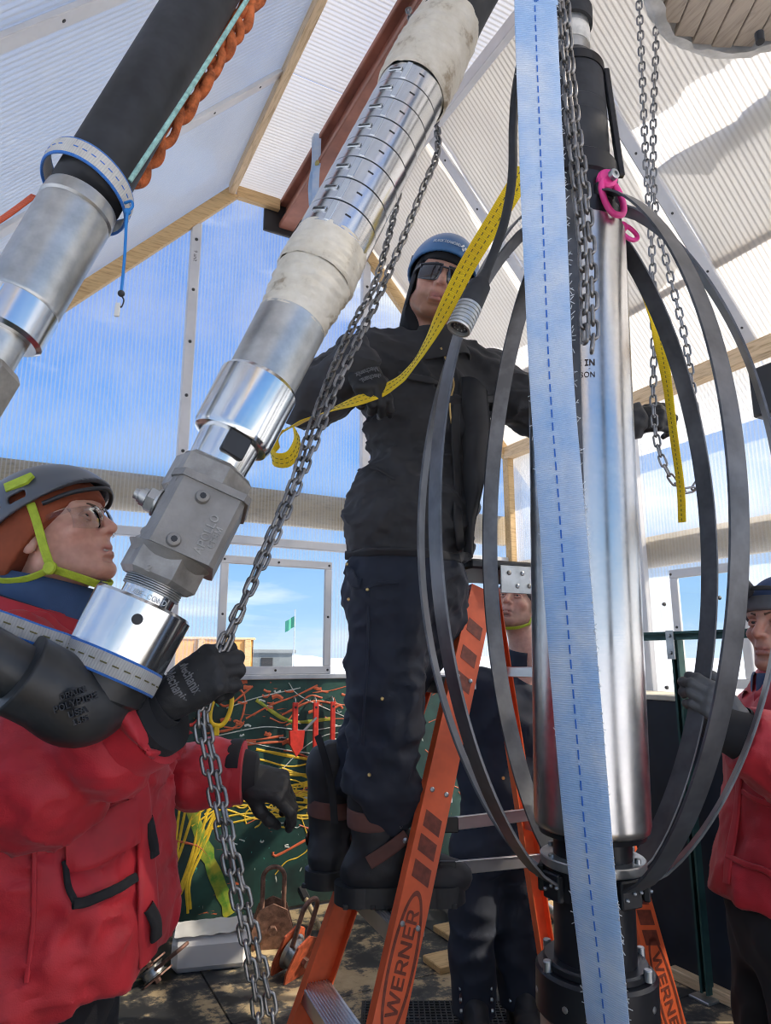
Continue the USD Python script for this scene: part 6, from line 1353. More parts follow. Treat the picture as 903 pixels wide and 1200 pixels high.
sewn(V, [(425, 690), (424, 720), (424, 760), (420, 820), (418, 870)], .008, .004, M['navy'], w1, 'side_seam', tr_, .002)
sewn(V, [(399, 668), (408, 678), (420, 676)], .030, .006, M['navy'], w1, 'pocket_flap', tr_)
sewn(V, [(424, 684), (445, 682), (468, 684)], .010, .004, M['navy'], w1, 'pocket_seam', tr_, .002)
for px, py in ((424, 685), (399, 658), (400, 702), (443, 815), (425, 907)):
    o = ray_px(V, px, py); w1.part('rivet', lathe(o + FWD * .004, o - FWD, [(0, .005), (.008, .005), (.011, .003)], 12), M['brass'], 30, under=tr_, label='small brass button')
# boots
def boot(t, ankle, toe, sole_z, k=1.0, kind=''):
    d = unit((toe - ankle) * [1, 1, 0]); R = np.stack([d, np.cross(UP, d), UP], 1); o = ankle * [1, 1, 0] + UP * sole_z
    W = lambda *p: o + R @ (v3(*p) * k)
    lo, hi = W(0, 0, .2) - .33, W(0, 0, .2) + .36; F = grid(lo, hi, .0075)
    F.rc(W(0, 0, .10), W(-.012, 0, .315), .058 * k, .072 * k, .03); F.rc(W(-.035, 0, .065), W(.15, 0, .055), .056 * k, .048 * k, .03); F.ell(W(.165, 0, .055), np.array((.075, .056, .048)) * k, R, .02); F.ell(W(.05, 0, .11), np.array((.08, .052, .06)) * k, R, .03)
    F.cut(W(0, 0, .022), -UP); F.ruffle(folds(22, .005, 2)); V, Q = F.mesh(); b = t.part('boot', (V, tri(Q)), M['boot'], True)
    pl = unary_union([Point(-.045, 0).buffer(.058), Point(.16, 0).buffer(.060), Polygon([(-.045, -.055), (.16, -.058), (.16, .058), (-.045, .055)])]).buffer(.003)
    pl = affinity.scale(pl, k, k, origin=(0, 0)); t.part('sole', prism(pl, o, d, R[:, 1], .045 * k), M['boot_rubber'], under=b)
    for q in range(9):
        for sd in (-1, 1): t.part('lug', place(cbox((.014, .022, .012), .002), W(-.075 + q * .033, sd * .050, .004), R), M['boot_rubber'], under=b)
    rn = [W(.068 * math.cos(a) - .006, .064 * math.sin(a), .20 + .006 * math.sin(a)) for a in np.linspace(0, 2 * math.pi, 40)]; rv, _ = ribbon(np.array(rn), np.array([p - W(-.006, 0, .2) for p in rn]), .045 * k, .006); t.part('trim_band', rv, M['boot_brown'], True, under=b, label='brown suede band round the boot')
    for sd in (-1, 1):
        P = spline([W(.075, sd * .060, .165), W(.03, sd * .066, .135), W(-.02, sd * .066, .105)], 16); rv, _ = ribbon(P, np.array([R[:, 1] * sd] * 16), .032 * k, .006); t.part('trim_band', rv, M['boot_brown'], True, under=b)
        for q in range(3): o2 = W(.058 - q * -.012, sd * .058, .19 - q * .035); t.part('eyelet', lathe(o2, o2 + R[:, 1] * sd, [(0, .007), (.008, .007), (.010, .003)], 10), M['screw'], 30, under=b)
    return b
boot(w1, J['anR'], at(540, 1000, 1.99), .818, 1.06); boot(w1, J['anL'], J['anL'] + RGT * .05 + FWD * .3, .818, 1.0)
# boot pull strap of the far leg
rv, _ = ribbon(spline([at(372, 862, 2.06), at(378, 880, 2.03), at(388, 920, 2.02), at(392, 965, 2.01)], 20), [-FWD] * 20, .02, .004); w1.part('boot_strap', rv, M['black_cloth'], True)
# gloves
glove(w1, J['wrR'], at(452, 486, 1.60) - at(418, 424, 1.66), -FWD + RGT * .1 + UP * .25, RGT * 1, [(.35, .7, .5), (.5, .9, .6), (.6, 1.0, .6), (.7, 1.1, .6)], 1.06, words=1, thumb_pose=[(.026, .030, -.012), (.046, .060, -.030), (.040, .088, -.044), (.026, .106, -.050)])
glove(w1, J['wrL'], at(800, 486, 1.97) - J['wrL'], -FWD * 1 + UP * .25, UP, [(.7, .9, .6)] * 4, 1.05, words=False)
rv = cyl_band(J['wrL'] - unit(J['wrL'] - J['elL']) * .0, J['wrL'] + RGT, .040, .012); w1.part('wrist_gap', rv, plain('orange_cuff', (.45, .14, .06), .7), True)
# head gear
M['helmet_blue'] = plain('blue_helmet_shell', (.055, .165, .36), .33, var=.08, coat_weight=.25); M['helmet_grey'] = plain('grey_helmet_shell', (.085, .092, .105), .38, var=.06, coat_weight=.2)
F = grid(h1.c - .17, h1.c + .17, .0042); F.ell(h1.w(0, -.014, .034), np.array((.086, .124, .103)) * h1.k, h1.R, .01)
for q in (-1, 1): F.ell(h1.w(q * .060, -.020, -.045), np.array((.023, .050, .080)) * h1.k, h1.R, .03)
F.rc(h1.w(0, -.05, -.06), h1.w(0, -.06, -.14), .072, .082, .04)
L = (F.all() - h1.c) @ h1.R / h1.k; face = np.maximum(np.maximum(L[..., 1] * -1 + .004, L[..., 2] - .037), np.abs(L[..., 0]) - .074); F.D = np.maximum(F.D, -face.astype(np.float32))
V, Q = F.mesh(); w1.part('balaclava', (V, tri(Q)), M['black_cloth'], True)
hm = helmet(w1, h1, M['helmet_blue'], cut=((0, 0, .036), (0, .20, -1)), visor=False, r=(.105, .132, .120), c=(0, -.012, .045))
mm = meshkit.text_mesh('BLACK DIAMOND', .011, .0010, True).subdivide(); mm.vertices[:, 0] -= mm.vertices[:, 0].mean(); v = mm.vertices
def on_helmet(v, x0, z0):
    a = (v[:, 0] + x0) / .115; b = (v[:, 1] + z0); rr_ = np.sqrt(np.clip(1 - ((b - .045) / .120) ** 2, 0, 1)); return h1.ws(np.stack([np.sin(a) * .1058 * rr_ * 1.0, -.012 + np.cos(a) * .1328 * rr_, b], 1) * (1 + 0 * v[:, :1]) + np.stack([np.sin(a), np.cos(a), a * 0], 1) * (v[:, 2:] + .0004))
v2 = v * [.72, .9, 1]; v2[:, 0] *= 1
w1.part('helmet_logo', trimesh.Trimesh(on_helmet(v2 * [-1 if h1.R[:, 0] @ RGT < 0 else 1, 1, 1], .020, .084), mm.faces, process=False), plain('logo_white', (.62, .70, .78), .5), under=hm, label='pale printed words on the helmet')
dmm = cat([trimesh.creation.extrude_polygon(Polygon(p), .0010, engine='earcut') for p in ([(-.012, 0), (0, .013), (.004, .008), (-.004, -.001)], [(.003, .001), (.009, .007), (.014, .0), (.008, -.006)], [(-.006, -.006), (0, -.0), (.005, -.007), (0, -.013)])]).subdivide().subdivide()
w1.part('helmet_logo', trimesh.Trimesh(on_helmet(np.array(dmm.vertices) * [-1, 1, 1], -.036, .086), dmm.faces, process=False), plain('logo_white2', (.80, .84, .88), .5), under=hm, label='pale diamond mark on the helmet')
for q in (-1, 1): w1.part('ear_clip', place(cbox((.008, .026, .020), .003), h1.w(q * .100, .005, .058), h1.R), M['black_plate'], under=hm)
def glasses(t, h, lens, frame_m, dx=.0, wide=.060):
    g = None
    for q in (-1, 1):
        f = lambda u, v: v3(q * (.008 + wide * u), .1085 - .030 * u ** 2.0 - .004 * (2 * v - 1) ** 2, .022 - (.044 + .004 * math.sin(u * 3)) * v * (1 - .12 * u ** 3) - .004 * u)
        g0 = t.part('lens', h.patch(f, 14, 9, .0018), lens, True); g = g or g0
        if frame_m is not None:
            P = h.ws(spline([f(u, 0) + v3(0, .001, .0015) for u in np.linspace(0, 1, 7)], 24)); t.part('lens_rim', tube(P, .0026 * h.k, 8, h.R[:, 1]), frame_m, True, under=g0)
            P = h.ws(spline([f(u, 1) + v3(0, .001, -.0005) for u in np.linspace(0, 1, 7)], 24)); t.part('lens_rim', tube(P, .0018 * h.k, 8, h.R[:, 1]), frame_m, True, under=g0)
        fm_ = frame_m if frame_m is not None else lens
        P = h.ws(spline([(q * (.008 + wide), .080, .015), (q * .080, .045, .014), (q * .0845, -.01, .010), (q * .081, -.03, -.002)], 24)); t.part('temple_arm', sweep(P, [(-.0018, -.005), (.0018, -.005), (.0018, .005), (-.0018, .005)], h.R[:, 2]), fm_, 30, under=g0)
    t.part('nose_bridge', tube(h.ws(spline([(-.010, .1085, .016), (0, .1115, .014), (.010, .1085, .016)], 10)), .0026 * h.k, 8, h.R[:, 2]), frame_m if frame_m is not None else lens, True, under=g)
glasses(w1, h1, M['lens_dark'], plain('glasses_frame', (.045, .05, .06), .3))
eyes(w1, h1)

# ------------------------------------------------------------------ the man in the red parka at the left, in profile
h2_ = Head(at(66, 630, 1.42), RGT * .93 - FWD * .12 + UP * .37, UP - RGT * .3, 1.06)
J2 = dict(neck=at(54, 716, 1.45), head_base=h2_.w(0, -.03, -.06), chest=at(52, 820, 1.45), pelvis=at(40, 1140, 1.42), shR=at(8, 800, 1.27), shL=at(72, 778, 1.64), elR=at(42, 905, 1.17), wrR=at(178, 838, 1.12), elL=at(132, 905, 1.72), wrL=at(276, 905, 1.74),
    hipR=at(25, 1160, 1.32), hipL=at(70, 1150, 1.55), knR=at(40, 1500, 1.33), knL=at(80, 1480, 1.56), anR=at(30, 2100, 1.30), anL=at(60, 2050, 1.55))
for k_, z_ in (('knR', .50), ('knL', .50), ('anR', .10), ('anL', .10)):
    J2[k_] = J2['hip' + k_[-1]] * [1, 1, 0] + RGT * (.03 if k_[0] == 'k' else -.02) + UP * z_
w2_ = Thing('person', J2['anR'] * [1, 1, 0], 'man in red parka and grey helmet gripping the long chain at left', 'person')
body_mesh(w2_, J2, h2_, (.66, .35, .25), (.52, .20, .17), mouth=True, stub=.30, stub_c=(.38, .20, .14))
lat = unit((J2['shL'] - J2['shR']) * [1, 1, 0]); fr = np.cross(UP, lat); fr = fr if fr @ RGT > 0 else -fr; TR = np.stack([lat, fr, UP], 1)
F = grid(at(30, 900, 1.45) * [1, 1, 0] + v3(-.62, -.62, .62), at(30, 900, 1.45) * [1, 1, 0] + v3(.62, .62, 1.78), .0095)
F.ell(at(55, 840, 1.45), (.255, .195, .17), TR, .04); F.ell(at(62, 930, 1.44), (.27, .225, .26), TR, .07); F.ell(at(66, 1080, 1.43), (.27, .222, .24), TR, .07)
F.rc(J2['shR'], J2['shL'], .100, .100, .05); F.rc(J2['shR'], J2['neck'] - UP * .05, .09, .075, .04); F.rc(J2['shL'], J2['neck'] - UP * .05, .09, .075, .04)
F.cut(at(120, 1168, 1.3), v3(0, 0, -1) + RGT * .32)
F.ruffle(folds(6.5, .024, 31, (1, 1, .7))); F.ruffle(folds(17, .012, 32, (1, 1, 1.3)))
V, Q = F.mesh(); pk = w2_.part('parka', (V, tri(Q)), M['red_cloth'], True); w2_.nrm = skin_of(V, Q)[2]; VP = V
# sleeves
def sleeve_part(t, sh, el, wr, r, seed, m, name='sleeve', amp=1.0, under=None):
    P = np.array([sh, el, wr]); F = grid(P.min(0) - .17, P.max(0) + .17, .0085); F.rc(sh, el, r[0], r[1], .04); F.rc(el, wr, r[1], r[2], .04); F.cut(wr, wr - el)
    ax = unit(wr - el); R = frame(ax, UP)
    F.ruffle(lambda p: amp * (.019 * (meshkit.noise(np.stack([(p - el) @ ax * 20 + 2.2 * meshkit.noise(p * 7, seed), (p - el) @ R[:, 0] * 4, (p - el) @ R[:, 1] * 4], -1), seed) - .5) * 2)); F.ruffle(folds(24, .008 * amp, seed + 3))
    V, Q = F.mesh(); return t.part(name, (V, tri(Q)), m, True, under=under), V, Q
cuffR = cmb(J2['elR'], J2['wrR'], 1.0)
s1, VS, QS = sleeve_part(w2_, J2['shR'], J2['elR'], cuffR, (.115, .108, .074), 41, M['red_cloth'], under=pk, amp=1.1)
s2, VS2, QS2 = sleeve_part(w2_, J2['shL'], J2['elL'], cmb(J2['elL'], J2['wrL'], .98), (.115, .100, .070), 47, M['red_cloth'], under=pk)
d = unit(J2['wrR'] - J2['elR']); w2_.part('cuff', lathe(cuffR - d * .03, cuffR + d, [(-.01, .060), (-.008, .082), (.034, .080), (.036, .060)], 40), M['red_cloth'], 40, under=pk); w2_.part('cuff_lining', lathe(cuffR - d * .03, cuffR + d, [(.030, .070), (.052, .067), (.053, .045)], 40), M['black_cloth'], 40, under=pk)
d = unit(J2['wrL'] - J2['elL']); c_ = cmb(J2['elL'], J2['wrL'], .95); w2_.part('cuff', lathe(c_, c_ + d, [(0, .060), (.002, .074), (.034, .073), (.036, .060)], 40), M['red_cloth'], 40, under=pk)
ct = c_ + d * .018; tb_ = [ct + (UP * math.cos(a) - FWD * math.sin(a)) * .075 for a in np.linspace(-.3, 1.3, 14)]; rv, _ = ribbon(np.array(tb_), np.array([p - ct for p in tb_]), .030, .005); w2_.part('cuff_tab', rv, M['black_cloth'], True, under=pk, label='black tab of the parka cuff')
w2_.part('cuff_rib', lathe(c_, c_ + d, [(.03, .055), (.065, .045), (.07, .03)], 32), M['black_cloth'], 40, under=pk)
# shoulder yoke, collars
nk = J2['neck']
def collar(t, c, R, rx, ry, h, thick, m, name, lift=0.0, open_=0.0, tilt=0.0, under=None):
    a = np.linspace(math.pi / 2 + open_, math.pi / 2 + 2 * math.pi - open_, 44); P = np.array([c + R @ v3(rx * math.cos(x), ry * math.sin(x), lift + tilt * math.sin(x)) for x in a]); N = np.array([R @ v3(math.cos(x), math.sin(x), .12) for x in a])
    rv, _ = ribbon(P, N, h, thick); return t.part(name, rv, m, True, under=under)
collar(w2_, nk, TR, .104, .112, .115, .022, M['blue_knit'], 'inner_collar', .006, .06, -.022); collar(w2_, nk, TR, .150, .150, .085, .018, M['red_cloth'], 'parka_collar', -.040, .30, -.045, under=pk)
collar(w2_, nk, TR, .138, .138, .080, .010, M['navy'], 'collar_lining', -.036, .30, -.045, under=pk)
w2_.nrm = skin_of(VP, QS)[2] if False else trimesh.Trimesh(VP, tri(Q), process=False).vertex_normals if False else w2_.nrm
# front placket, pockets, seams on the torso
sewn(VP, [(160, 905), (170, 950), (176, 1000), (178, 1060), (178, 1120)], .050, .010, M['red_cloth'], w2_, 'front_flap', pk, .006)
for p in ([(174, 960), (180, 985), (180, 1002)], [(172, 1058), (180, 1080), (184, 1098)]): sewn(VP, p, .024, .010, M['black_cloth'], w2_, 'closure_tab', pk, .012, label='black hook tab on the parka front')
sewn(VP, [(80, 992), (110, 985), (140, 972), (164, 958)], .075, .012, M['red_cloth'], w2_, 'pocket_flap', pk, .006)
sewn(VP, [(86, 1056), (105, 1052), (135, 1042), (162, 1028)], .016, .008, M['black_cloth'], w2_, 'pocket_edge', pk, .008, label='black edge of the parka pocket'); sewn(VP, [(76, 1006), (82, 1030), (90, 1054)], .010, .006, M['black_cloth'], w2_, 'pocket_edge', pk, .006)
sewn(VP, [(78, 965), (110, 950), (140, 940), (162, 925)], .008, .005, M['red_cloth'], w2_, 'seam', pk, .003); sewn(VP, [(44, 990), (42, 1040), (40, 1100), (36, 1150)], .008, .005, M['red_cloth'], w2_, 'seam', pk, .003)
# trousers and boots
F = grid(np.minimum(J2['hipR'], J2['hipL']) * [1, 1, 0] - [.3, .3, -.05], np.maximum(J2['hipR'], J2['hipL']) * [1, 1, 0] + [.3, .3, 1.15], .012)
F.ell(J2['pelvis'], (.19, .15, .17), TR, .04)
for s_ in 'RL': F.rc(J2['hip' + s_], J2['kn' + s_], .11, .09, .04); F.rc(J2['kn' + s_], J2['an' + s_], .09, .08, .03)
F.ruffle(folds(8, .015, 53)); V, Q = F.mesh(); w2_.part('trousers', (V, tri(Q)), M['black_cloth'], True)
for s_ in 'RL': boot(w2_, J2['an' + s_] , J2['an' + s_] + RGT * .3, .002, 1.0)
# gloves
gR = glove(w2_, at(196, 822, 1.115), at(262, 776, 1.105) - at(196, 822, 1.115), -FWD + UP * .35 - RGT * .05, UP, [(.95, 1.5, .8), (1.0, 1.5, .8), (1.05, 1.5, .8), (1.1, 1.5, .8)], 1.0, words=1, thumb_pose=[(.026, .026, -.012), (.040, .052, -.034), (.034, .078, -.050), (.018, .096, -.056)], cuff=.07)
gL = glove(w2_, at(284, 908, 1.745), at(330, 912, 1.74) - at(284, 908, 1.745) - UP * .02, UP * .75 - FWD * .5, -FWD - UP * .5, [(.7, .6, .4), (.9, .6, .4), (1.05, .6, .4), (1.15, .6, .4)], 1.12, words=False, thumb_pose=[(.026, .030, -.012), (.040, .060, -.040), (.036, .084, -.064), (.028, .100, -.080)])
# beanie, helmet, straps, glasses
F = grid(h2_.c - .19, h2_.c + .19, .0042); F.ell(h2_.w(0, -.014, .034), np.array((.090, .124, .104)) * h2_.k, h2_.R, .01)
for q in (-1, 1): F.ell(h2_.w(q * .060, -.030, -.018), np.array((.030, .070, .060)) * h2_.k, h2_.R, .03)
F.rc(h2_.w(-.045, -.070, -.03), h2_.w(.045, -.070, -.03), .034, .034, .03)
L = (F.all() - h2_.c) @ h2_.R / h2_.k; low = np.maximum(-(L[..., 2] - (.036 - .075 * np.clip((.080 - L[..., 1]) / .12, 0, 1.35))), -.5); F.D = np.maximum(F.D, low.astype(np.float32)); F.ruffle(lambda p: .0007 * np.sin(((p - h2_.c) @ h2_.R)[..., 0] * 900) + .0007 * np.sin(((p - h2_.c) @ h2_.R)[..., 1] * 900))
V, Q = F.mesh(); w2_.part('knit_cap', (V, tri(Q)), cloth('rust_knit', (.27, .060, .020), .9, .25), True)
hm2 = helmet(w2_, h2_, M['helmet_grey'], cut=((0, .0, .040), (0, .24, -1)), r=(.110, .144, .110), c=(0, -.014, .040), vents=(((.098, .004, .066), (.03, .017, .008), .15), ((.098, -.040, .062), (.03, .010, .009), .15), ((.09, -.070, .062), (.03, .008, .009), .3), ((.10, -.085, .005), (.03, .012, .014), .2)))
F = grid(h2_.c - .19, h2_.c + .19, .0046); F.ell(h2_.w(0, -.100, -.020), np.array((.074, .038, .062)) * h2_.k, h2_.R, .02); G = grid(h2_.c - .19, h2_.c + .19, .0046); G.ell(h2_.w(0, -.016, .030), np.array((.100, .132, .11)) * h2_.k, h2_.R, .002); F.D = np.maximum(F.D, -G.D); V, Q = F.mesh()
w2_.part('helmet_nape', (V, tri(Q)), M['helmet_grey'], True, under=hm2)
for q in (-1, 1):
    c = h2_.w(q * .094, .012, .092); n_ = h2_.R @ unit((q * .9, 0, .45)); R = frame(n_, h2_.R[:, 1]); w2_.part('vent_insert', prism([(-.012, -.032), (.012, -.026), (.012, .020), (.0, .034), (-.012, .028)], c, R[:, 0], R[:, 1], .006), M['lime'], under=hm2, label='lime green insert on the helmet side')
    st_ = [(q * .090, .020, .046), (q * .087, .020, .010), (q * .084, .018, -.040), (q * .078, .016, -.078)]
    w2_.on = h2_.on_head(st_, .017, M['lime'], w2_, 'chin_strap', .003, .003)
    h2_.on_head([(q * .080, -.098, -.040), (q * .083, -.075, -.066), (q * .080, -.030, -.080), (q * .077, .016, -.080)], .014, M['lime'], w2_, 'chin_strap', .003, .004)
    h2_.on_head([(q * .077, .016, -.080), (q * .055, .045, -.106), (q * .028, .062, -.124), (0, .066, -.128)], .017, M['lime'], w2_, 'chin_strap', .003, .003)
    c = h2_.w(q * .079, .016, -.080); n_ = h2_.R[:, 0] * q; w2_.part('strap_slider', lathe(c, c + n_, [(-.002, .013), (.005, .014), (.008, .011)], 20), M['lime'], 40)
w2_.part('strap_buckle', place(cbox((.030, .014, .020), .004), h2_.w(.012, .066, -.130), h2_.R), M['black_plate'])
# brim trim
P = h2_.ws(spline([(-.088, .040, .040), (-.066, .094, .046), (0, .128, .052), (.066, .094, .046), (.088, .040, .040)], 30)); w2_.part('brim_edge', tube(P, .005, 8, h2_.R[:, 2]), M['black_plate'], True, under=hm2)
glasses(w2_, h2_, M['lens_clear'], None, wide=.064); eyes(w2_, h2_, (0, 1, .35))
w2_.part('teeth', place(cbox((.024, .006, .006), .002), h2_.w(0, .0885, -.0645), h2_.R), M['teeth'])

# ------------------------------------------------------------------ the man behind the ladder, looking up
h3 = Head(at(606, 710, 3.0), -FWD * .74 - RGT * .45 + UP * .34, UP + RGT * .12, 1.06)
J3 = dict(neck=at(618, 768, 3.04), head_base=h3.w(0, -.03, -.06), chest=at(606, 850, 3.05), pelvis=at(580, 985, 3.05), shR=at(562, 805, 3.04), shL=at(660, 805, 3.08), elR=at(545, 880, 3.08), wrR=at(565, 950, 2.98), elL=at(675, 890, 3.1), wrL=at(665, 970, 3.02),
    hipR=at(558, 1000, 3.04), hipL=at(604, 1000, 3.08), knR=at(552, 1110, 3.02), knL=at(606, 1110, 3.08), anR=at(556, 1200, 3.02), anL=at(612, 1195, 3.1))
w3 = Thing('person', J3['anR'] * [1, 1, 0], 'bearded man in navy coveralls and grey cap looking up from behind the stepladder', 'person')
body_mesh(w3, J3, h3, (.60, .34, .25), (.48, .22, .18), ears=True, stub=.55, stub_c=(.22, .13, .09))
lat = unit((J3['shL'] - J3['shR']) * [1, 1, 0]); fr = np.cross(UP, lat); fr = fr if fr @ FWD < 0 else -fr; TR = np.stack([lat, fr, UP], 1)
P = np.array([J3[k] for k in J3]); F = grid(P.min(0) * [1, 1, 0] - [.2, .2, -.08], P.max(0) * [1, 1, 0] + [.2, .2, 1.60], .0115)
F.ell(J3['chest'], (.20, .13, .22), TR, .04); F.ell(cmb(J3['chest'], J3['pelvis'], .6), (.18, .13, .22), TR, .06); F.ell(J3['pelvis'], (.18, .13, .16), TR, .05); F.rc(J3['shR'], J3['shL'], .075, .075, .04)
for s_ in 'RL':
    sleeve(F, J3['sh' + s_], J3['el' + s_], J3['wr' + s_], .082, .068, .052); F.rc(J3['hip' + s_], J3['kn' + s_], .105, .088, .04); F.rc(J3['kn' + s_], J3['an' + s_], .088, .085, .03)
F.ruffle(folds(9, .014, 61)); V, Q = F.mesh(); cv = w3.part('coveralls', (V, tri(Q)), M['navy'], True)
collar(w3, J3['neck'], TR, .085, .085, .075, .014, M['navy'], 'collar', -.01, .35, -.02, under=cv)
for py in (860, 905, 950): o = at(590, py, 2.90); w3.part('button', lathe(ray_px(V, 592, py), ray_px(V, 592, py) - FWD, [(0, .007), (.006, .006)], 10), M['brass'], under=cv)
for s_ in 'RL':
    boot(w3, J3['an' + s_], J3['an' + s_] - FWD * .3, .016, .95); glove(w3, J3['wr' + s_], (J3['wr' + s_] - J3['el' + s_]) * .4 - UP * .2, -FWD, (RGT if s_ == 'R' else -RGT), [(.5, .6, .4)] * 4, .95, words=False, res=.005)
F = grid(h3.c - .17, h3.c + .17, .005); F.ell(h3.w(0, -.014, .036), np.array((.088, .124, .103)) * h3.k, h3.R, .01)
L = (F.all() - h3.c) @ h3.R / h3.k; F.D = np.maximum(F.D, (-(L[..., 2] - (.036 - .065 * np.clip((.085 - L[..., 1]) / .15, 0, 1)))).astype(np.float32)); V, Q = F.mesh()
cp = w3.part('knit_cap', (V, tri(Q)), cloth('grey_knit', (.13, .125, .125), .9, .2), True)
F = grid(h3.c - .17, h3.c + .17, .005); F.ell(h3.w(0, -.014, .046), np.array((.092, .126, .102)) * h3.k, h3.R, .01); L = (F.all() - h3.c) @ h3.R / h3.k; F.D = np.maximum(F.D, (-(L[..., 2] - .074)).astype(np.float32)); V, Q = F.mesh(); w3.part('cap_crown', (V, tri(Q)), M['black_cloth'], True, under=cp)
for q in (-1, 1):
    h3.on_head([(q * .084, .018, .030), (q * .080, .016, -.030), (q * .072, .020, -.082)], .013, M['lime'], w3, 'chin_strap', .003, .004); h3.on_head([(q * .072, .020, -.082), (q * .045, .050, -.112), (0, .064, -.126)], .014, M['lime'], w3, 'chin_strap', .003, .004)
eyes(w3, h3, (0, 1, .3))

# ------------------------------------------------------------------ the man in red at the right edge, holding a spring
h4 = Head(at(921, 738, 1.90), -RGT * .88 - FWD * .40 + UP * .14, UP, 1.04)
J4 = dict(neck=at(930, 802, 1.93), head_base=h4.w(0, -.03, -.06), chest=at(935, 880, 1.94), pelvis=at(930, 1080, 1.92), shR=at(905, 845, 2.10), shL=at(975, 850, 1.78), elR=at(930, 960, 2.1), wrR=at(905, 990, 1.95), elL=at(948, 905, 1.62), wrL=at(868, 862, 1.63),
    hipR=at(905, 1085, 2.02), hipL=at(950, 1090, 1.82), knR=at(895, 1250, 2.02), knL=at(945, 1280, 1.82), anR=at(900, 1400, 2.04), anL=at(950, 1450, 1.84))
for k_, z_ in (('knR', .50), ('knL', .50), ('anR', .10), ('anL', .10)): J4[k_] = J4['hip' + k_[-1]] * [1, 1, 0] + UP * z_ - RGT * (.02 if k_[0] == 'k' else 0)
w4 = Thing('person', J4['anL'] * [1, 1, 0], 'man in red parka at the right edge holding a bow spring with a grey glove', 'person')
body_mesh(w4, J4, h4, (.50, .26, .18), (.42, .18, .15), stub=.3, stub_c=(.25, .14, .10))
lat = unit((J4['shL'] - J4['shR']) * [1, 1, 0]); fr = np.cross(UP, lat); fr = fr if fr @ RGT < 0 else -fr; TR = np.stack([lat, fr, UP], 1)
F = grid(J4['pelvis'] * [1, 1, 0] + v3(-.45, -.45, .70), J4['pelvis'] * [1, 1, 0] + v3(.45, .45, 1.58), .0105)
F.ell(J4['chest'], (.22, .17, .20), TR, .04); F.ell(at(938, 980, 1.93), (.225, .185, .24), TR, .06); F.ell(at(942, 1055, 1.92), (.23, .215, .19), TR, .06); F.rc(J4['shR'], J4['shL'], .09, .09, .05); F.rc(J4['shR'], J4['neck'], .085, .08, .05); F.rc(J4['shL'], J4['neck'], .085, .08, .05)
F.cut(at(875, 1066, 1.85), v3(0, 0, -1) - RGT * .38); F.ruffle(folds(7, .018, 71, (1, 1, .7))); F.ruffle(folds(20, .006, 72)); V, Q = F.mesh(); pk4 = w4.part('parka', (V, tri(Q)), M['red_cloth'], True); w4.nrm = skin_of(V, Q)[2]
sewn(V, [(848, 1000), (868, 1008), (890, 1018), (903, 1024)], .014, .008, M['red_cloth'], w4, 'pocket_flap', pk4, .006); sewn(V, [(864, 925), (880, 934), (902, 944)], .014, .006, M['red_cloth'], w4, 'waist_seam', pk4, .004); sewn(V, [(860, 900), (856, 950), (850, 1000), (845, 1035)], .03, .008, M['red_cloth'], w4, 'front_flap', pk4, .004)
sleeve_part(w4, J4['shL'], J4['elL'], cmb(J4['elL'], J4['wrL'], .95), (.105, .095, .068), 75, M['red_cloth'], under=pk4); sleeve_part(w4, J4['shR'], J4['elR'], J4['wrR'], (.105, .090, .068), 77, M['red_cloth'], under=pk4)
d = unit(J4['wrL'] - J4['elL']); c_ = cmb(J4['elL'], J4['wrL'], .93); w4.part('cuff_rib', lathe(c_, c_ + d, [(0, .058), (.04, .054), (.085, .046), (.09, .03)], 32), M['black_cloth'], 40)
collar(w4, J4['neck'], TR, .125, .125, .08, .018, M['red_cloth'], 'parka_collar', -.03, .3, -.03, under=pk4); collar(w4, J4['neck'], TR, .10, .10, .08, .014, M['blue_knit'], 'inner_collar', .0, .1, -.01)
F = grid(np.minimum(J4['hipR'], J4['hipL']) * [1, 1, 0] - [.3, .3, -.05], np.maximum(J4['hipR'], J4['hipL']) * [1, 1, 0] + [.3, .3, 1.1], .012); F.ell(J4['pelvis'], (.19, .15, .17), TR, .04)
for s_ in 'RL': F.rc(J4['hip' + s_], J4['kn' + s_], .112, .092, .04); F.rc(J4['kn' + s_], J4['an' + s_], .092, .085, .03)
F.ruffle(folds(8, .015, 79)); V, Q = F.mesh(); w4.part('trousers', (V, tri(Q)), M['black_cloth'], True)
for s_ in 'RL': boot(w4, J4['an' + s_], J4['an' + s_] - RGT * .3, .002, 1.0)
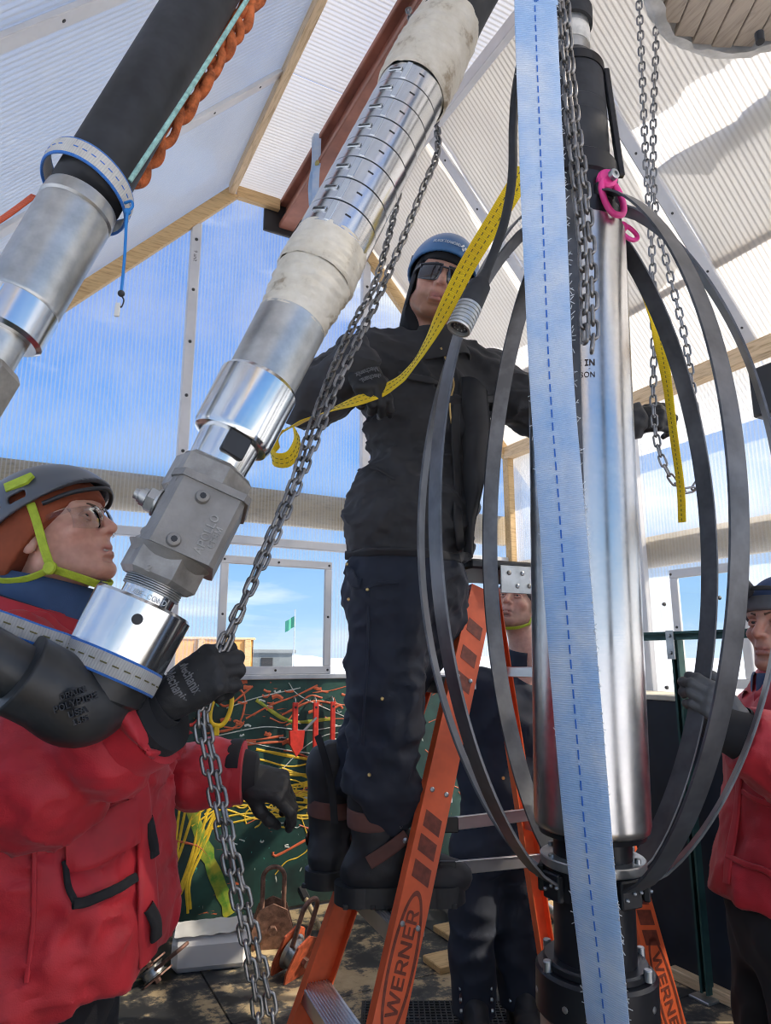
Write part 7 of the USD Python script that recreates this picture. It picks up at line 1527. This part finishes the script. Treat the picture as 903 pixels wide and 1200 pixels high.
M['glove_grey'] = cloth('grey_glove', (.065, .067, .072), .6, .3)
glove(w4, at(866, 845, 1.63), at(800, 796, 1.60) - at(866, 845, 1.63), -FWD + UP * .1, UP + RGT * .3, [(.45, 1.0, .8), (.45, 1.05, .8), (.5, 1.1, .8), (.55, 1.1, .8)], .98, words=False, m=M['glove_grey'])
glove(w4, J4['wrR'], RGT * -.5 - UP, -FWD, -RGT, [(.5, .6, .4)] * 4, .98, words=False, res=.005)
F = grid(h4.c - .17, h4.c + .17, .005); F.ell(h4.w(0, -.014, .040), np.array((.090, .123, .108)) * h4.k, h4.R, .01); L = (F.all() - h4.c) @ h4.R / h4.k; lim = .034 - .065 * np.clip((.085 - L[..., 1]) / .15, 0, 1); F.D = np.maximum(F.D, (-(L[..., 2] - lim - .03)).astype(np.float32)); V, Q = F.mesh(); bn = w4.part('knit_cap', (V, tri(Q)), cloth('blue_knit_cap', (.03, .06, .15), .9, .2), True)
F = grid(h4.c - .17, h4.c + .17, .005); F.ell(h4.w(0, -.014, .038), np.array((.094, .127, .107)) * h4.k, h4.R, .01); L = (F.all() - h4.c) @ h4.R / h4.k; F.D = np.maximum(F.D, np.maximum(-(L[..., 2] - lim), L[..., 2] - lim - .040).astype(np.float32)); V, Q = F.mesh(); w4.part('cap_cuff', (V, tri(Q)), M['navy'] if False else cloth('grey_cuff_knit', (.11, .11, .12), .9, .2), True, under=bn)
o = h4.w(.03, .118, .085); lm = w4.part('headlamp', lathe(h4.w(.03, .108, .085), h4.w(.035, .168, .10), [(0, .024), (.02, .030), (.036, .030), (.040, .024)], 24), M['black_plate'], 40); w4.part('lamp_lens', lathe(h4.w(.03, .108, .085), h4.w(.035, .168, .10), [(.036, .022), (.041, .020)], 20), M['lens_dark'], 40, under=lm)
h4.on_head([(-.09, -.01, .075), (-.06, .08, .085), (0, .120, .086), (.06, .08, .085), (.09, -.01, .075)], .020, M['black_cloth'], w4, 'headlamp_band', .003, .004)
eyes(w4, h4, (-.2, 1, .2))
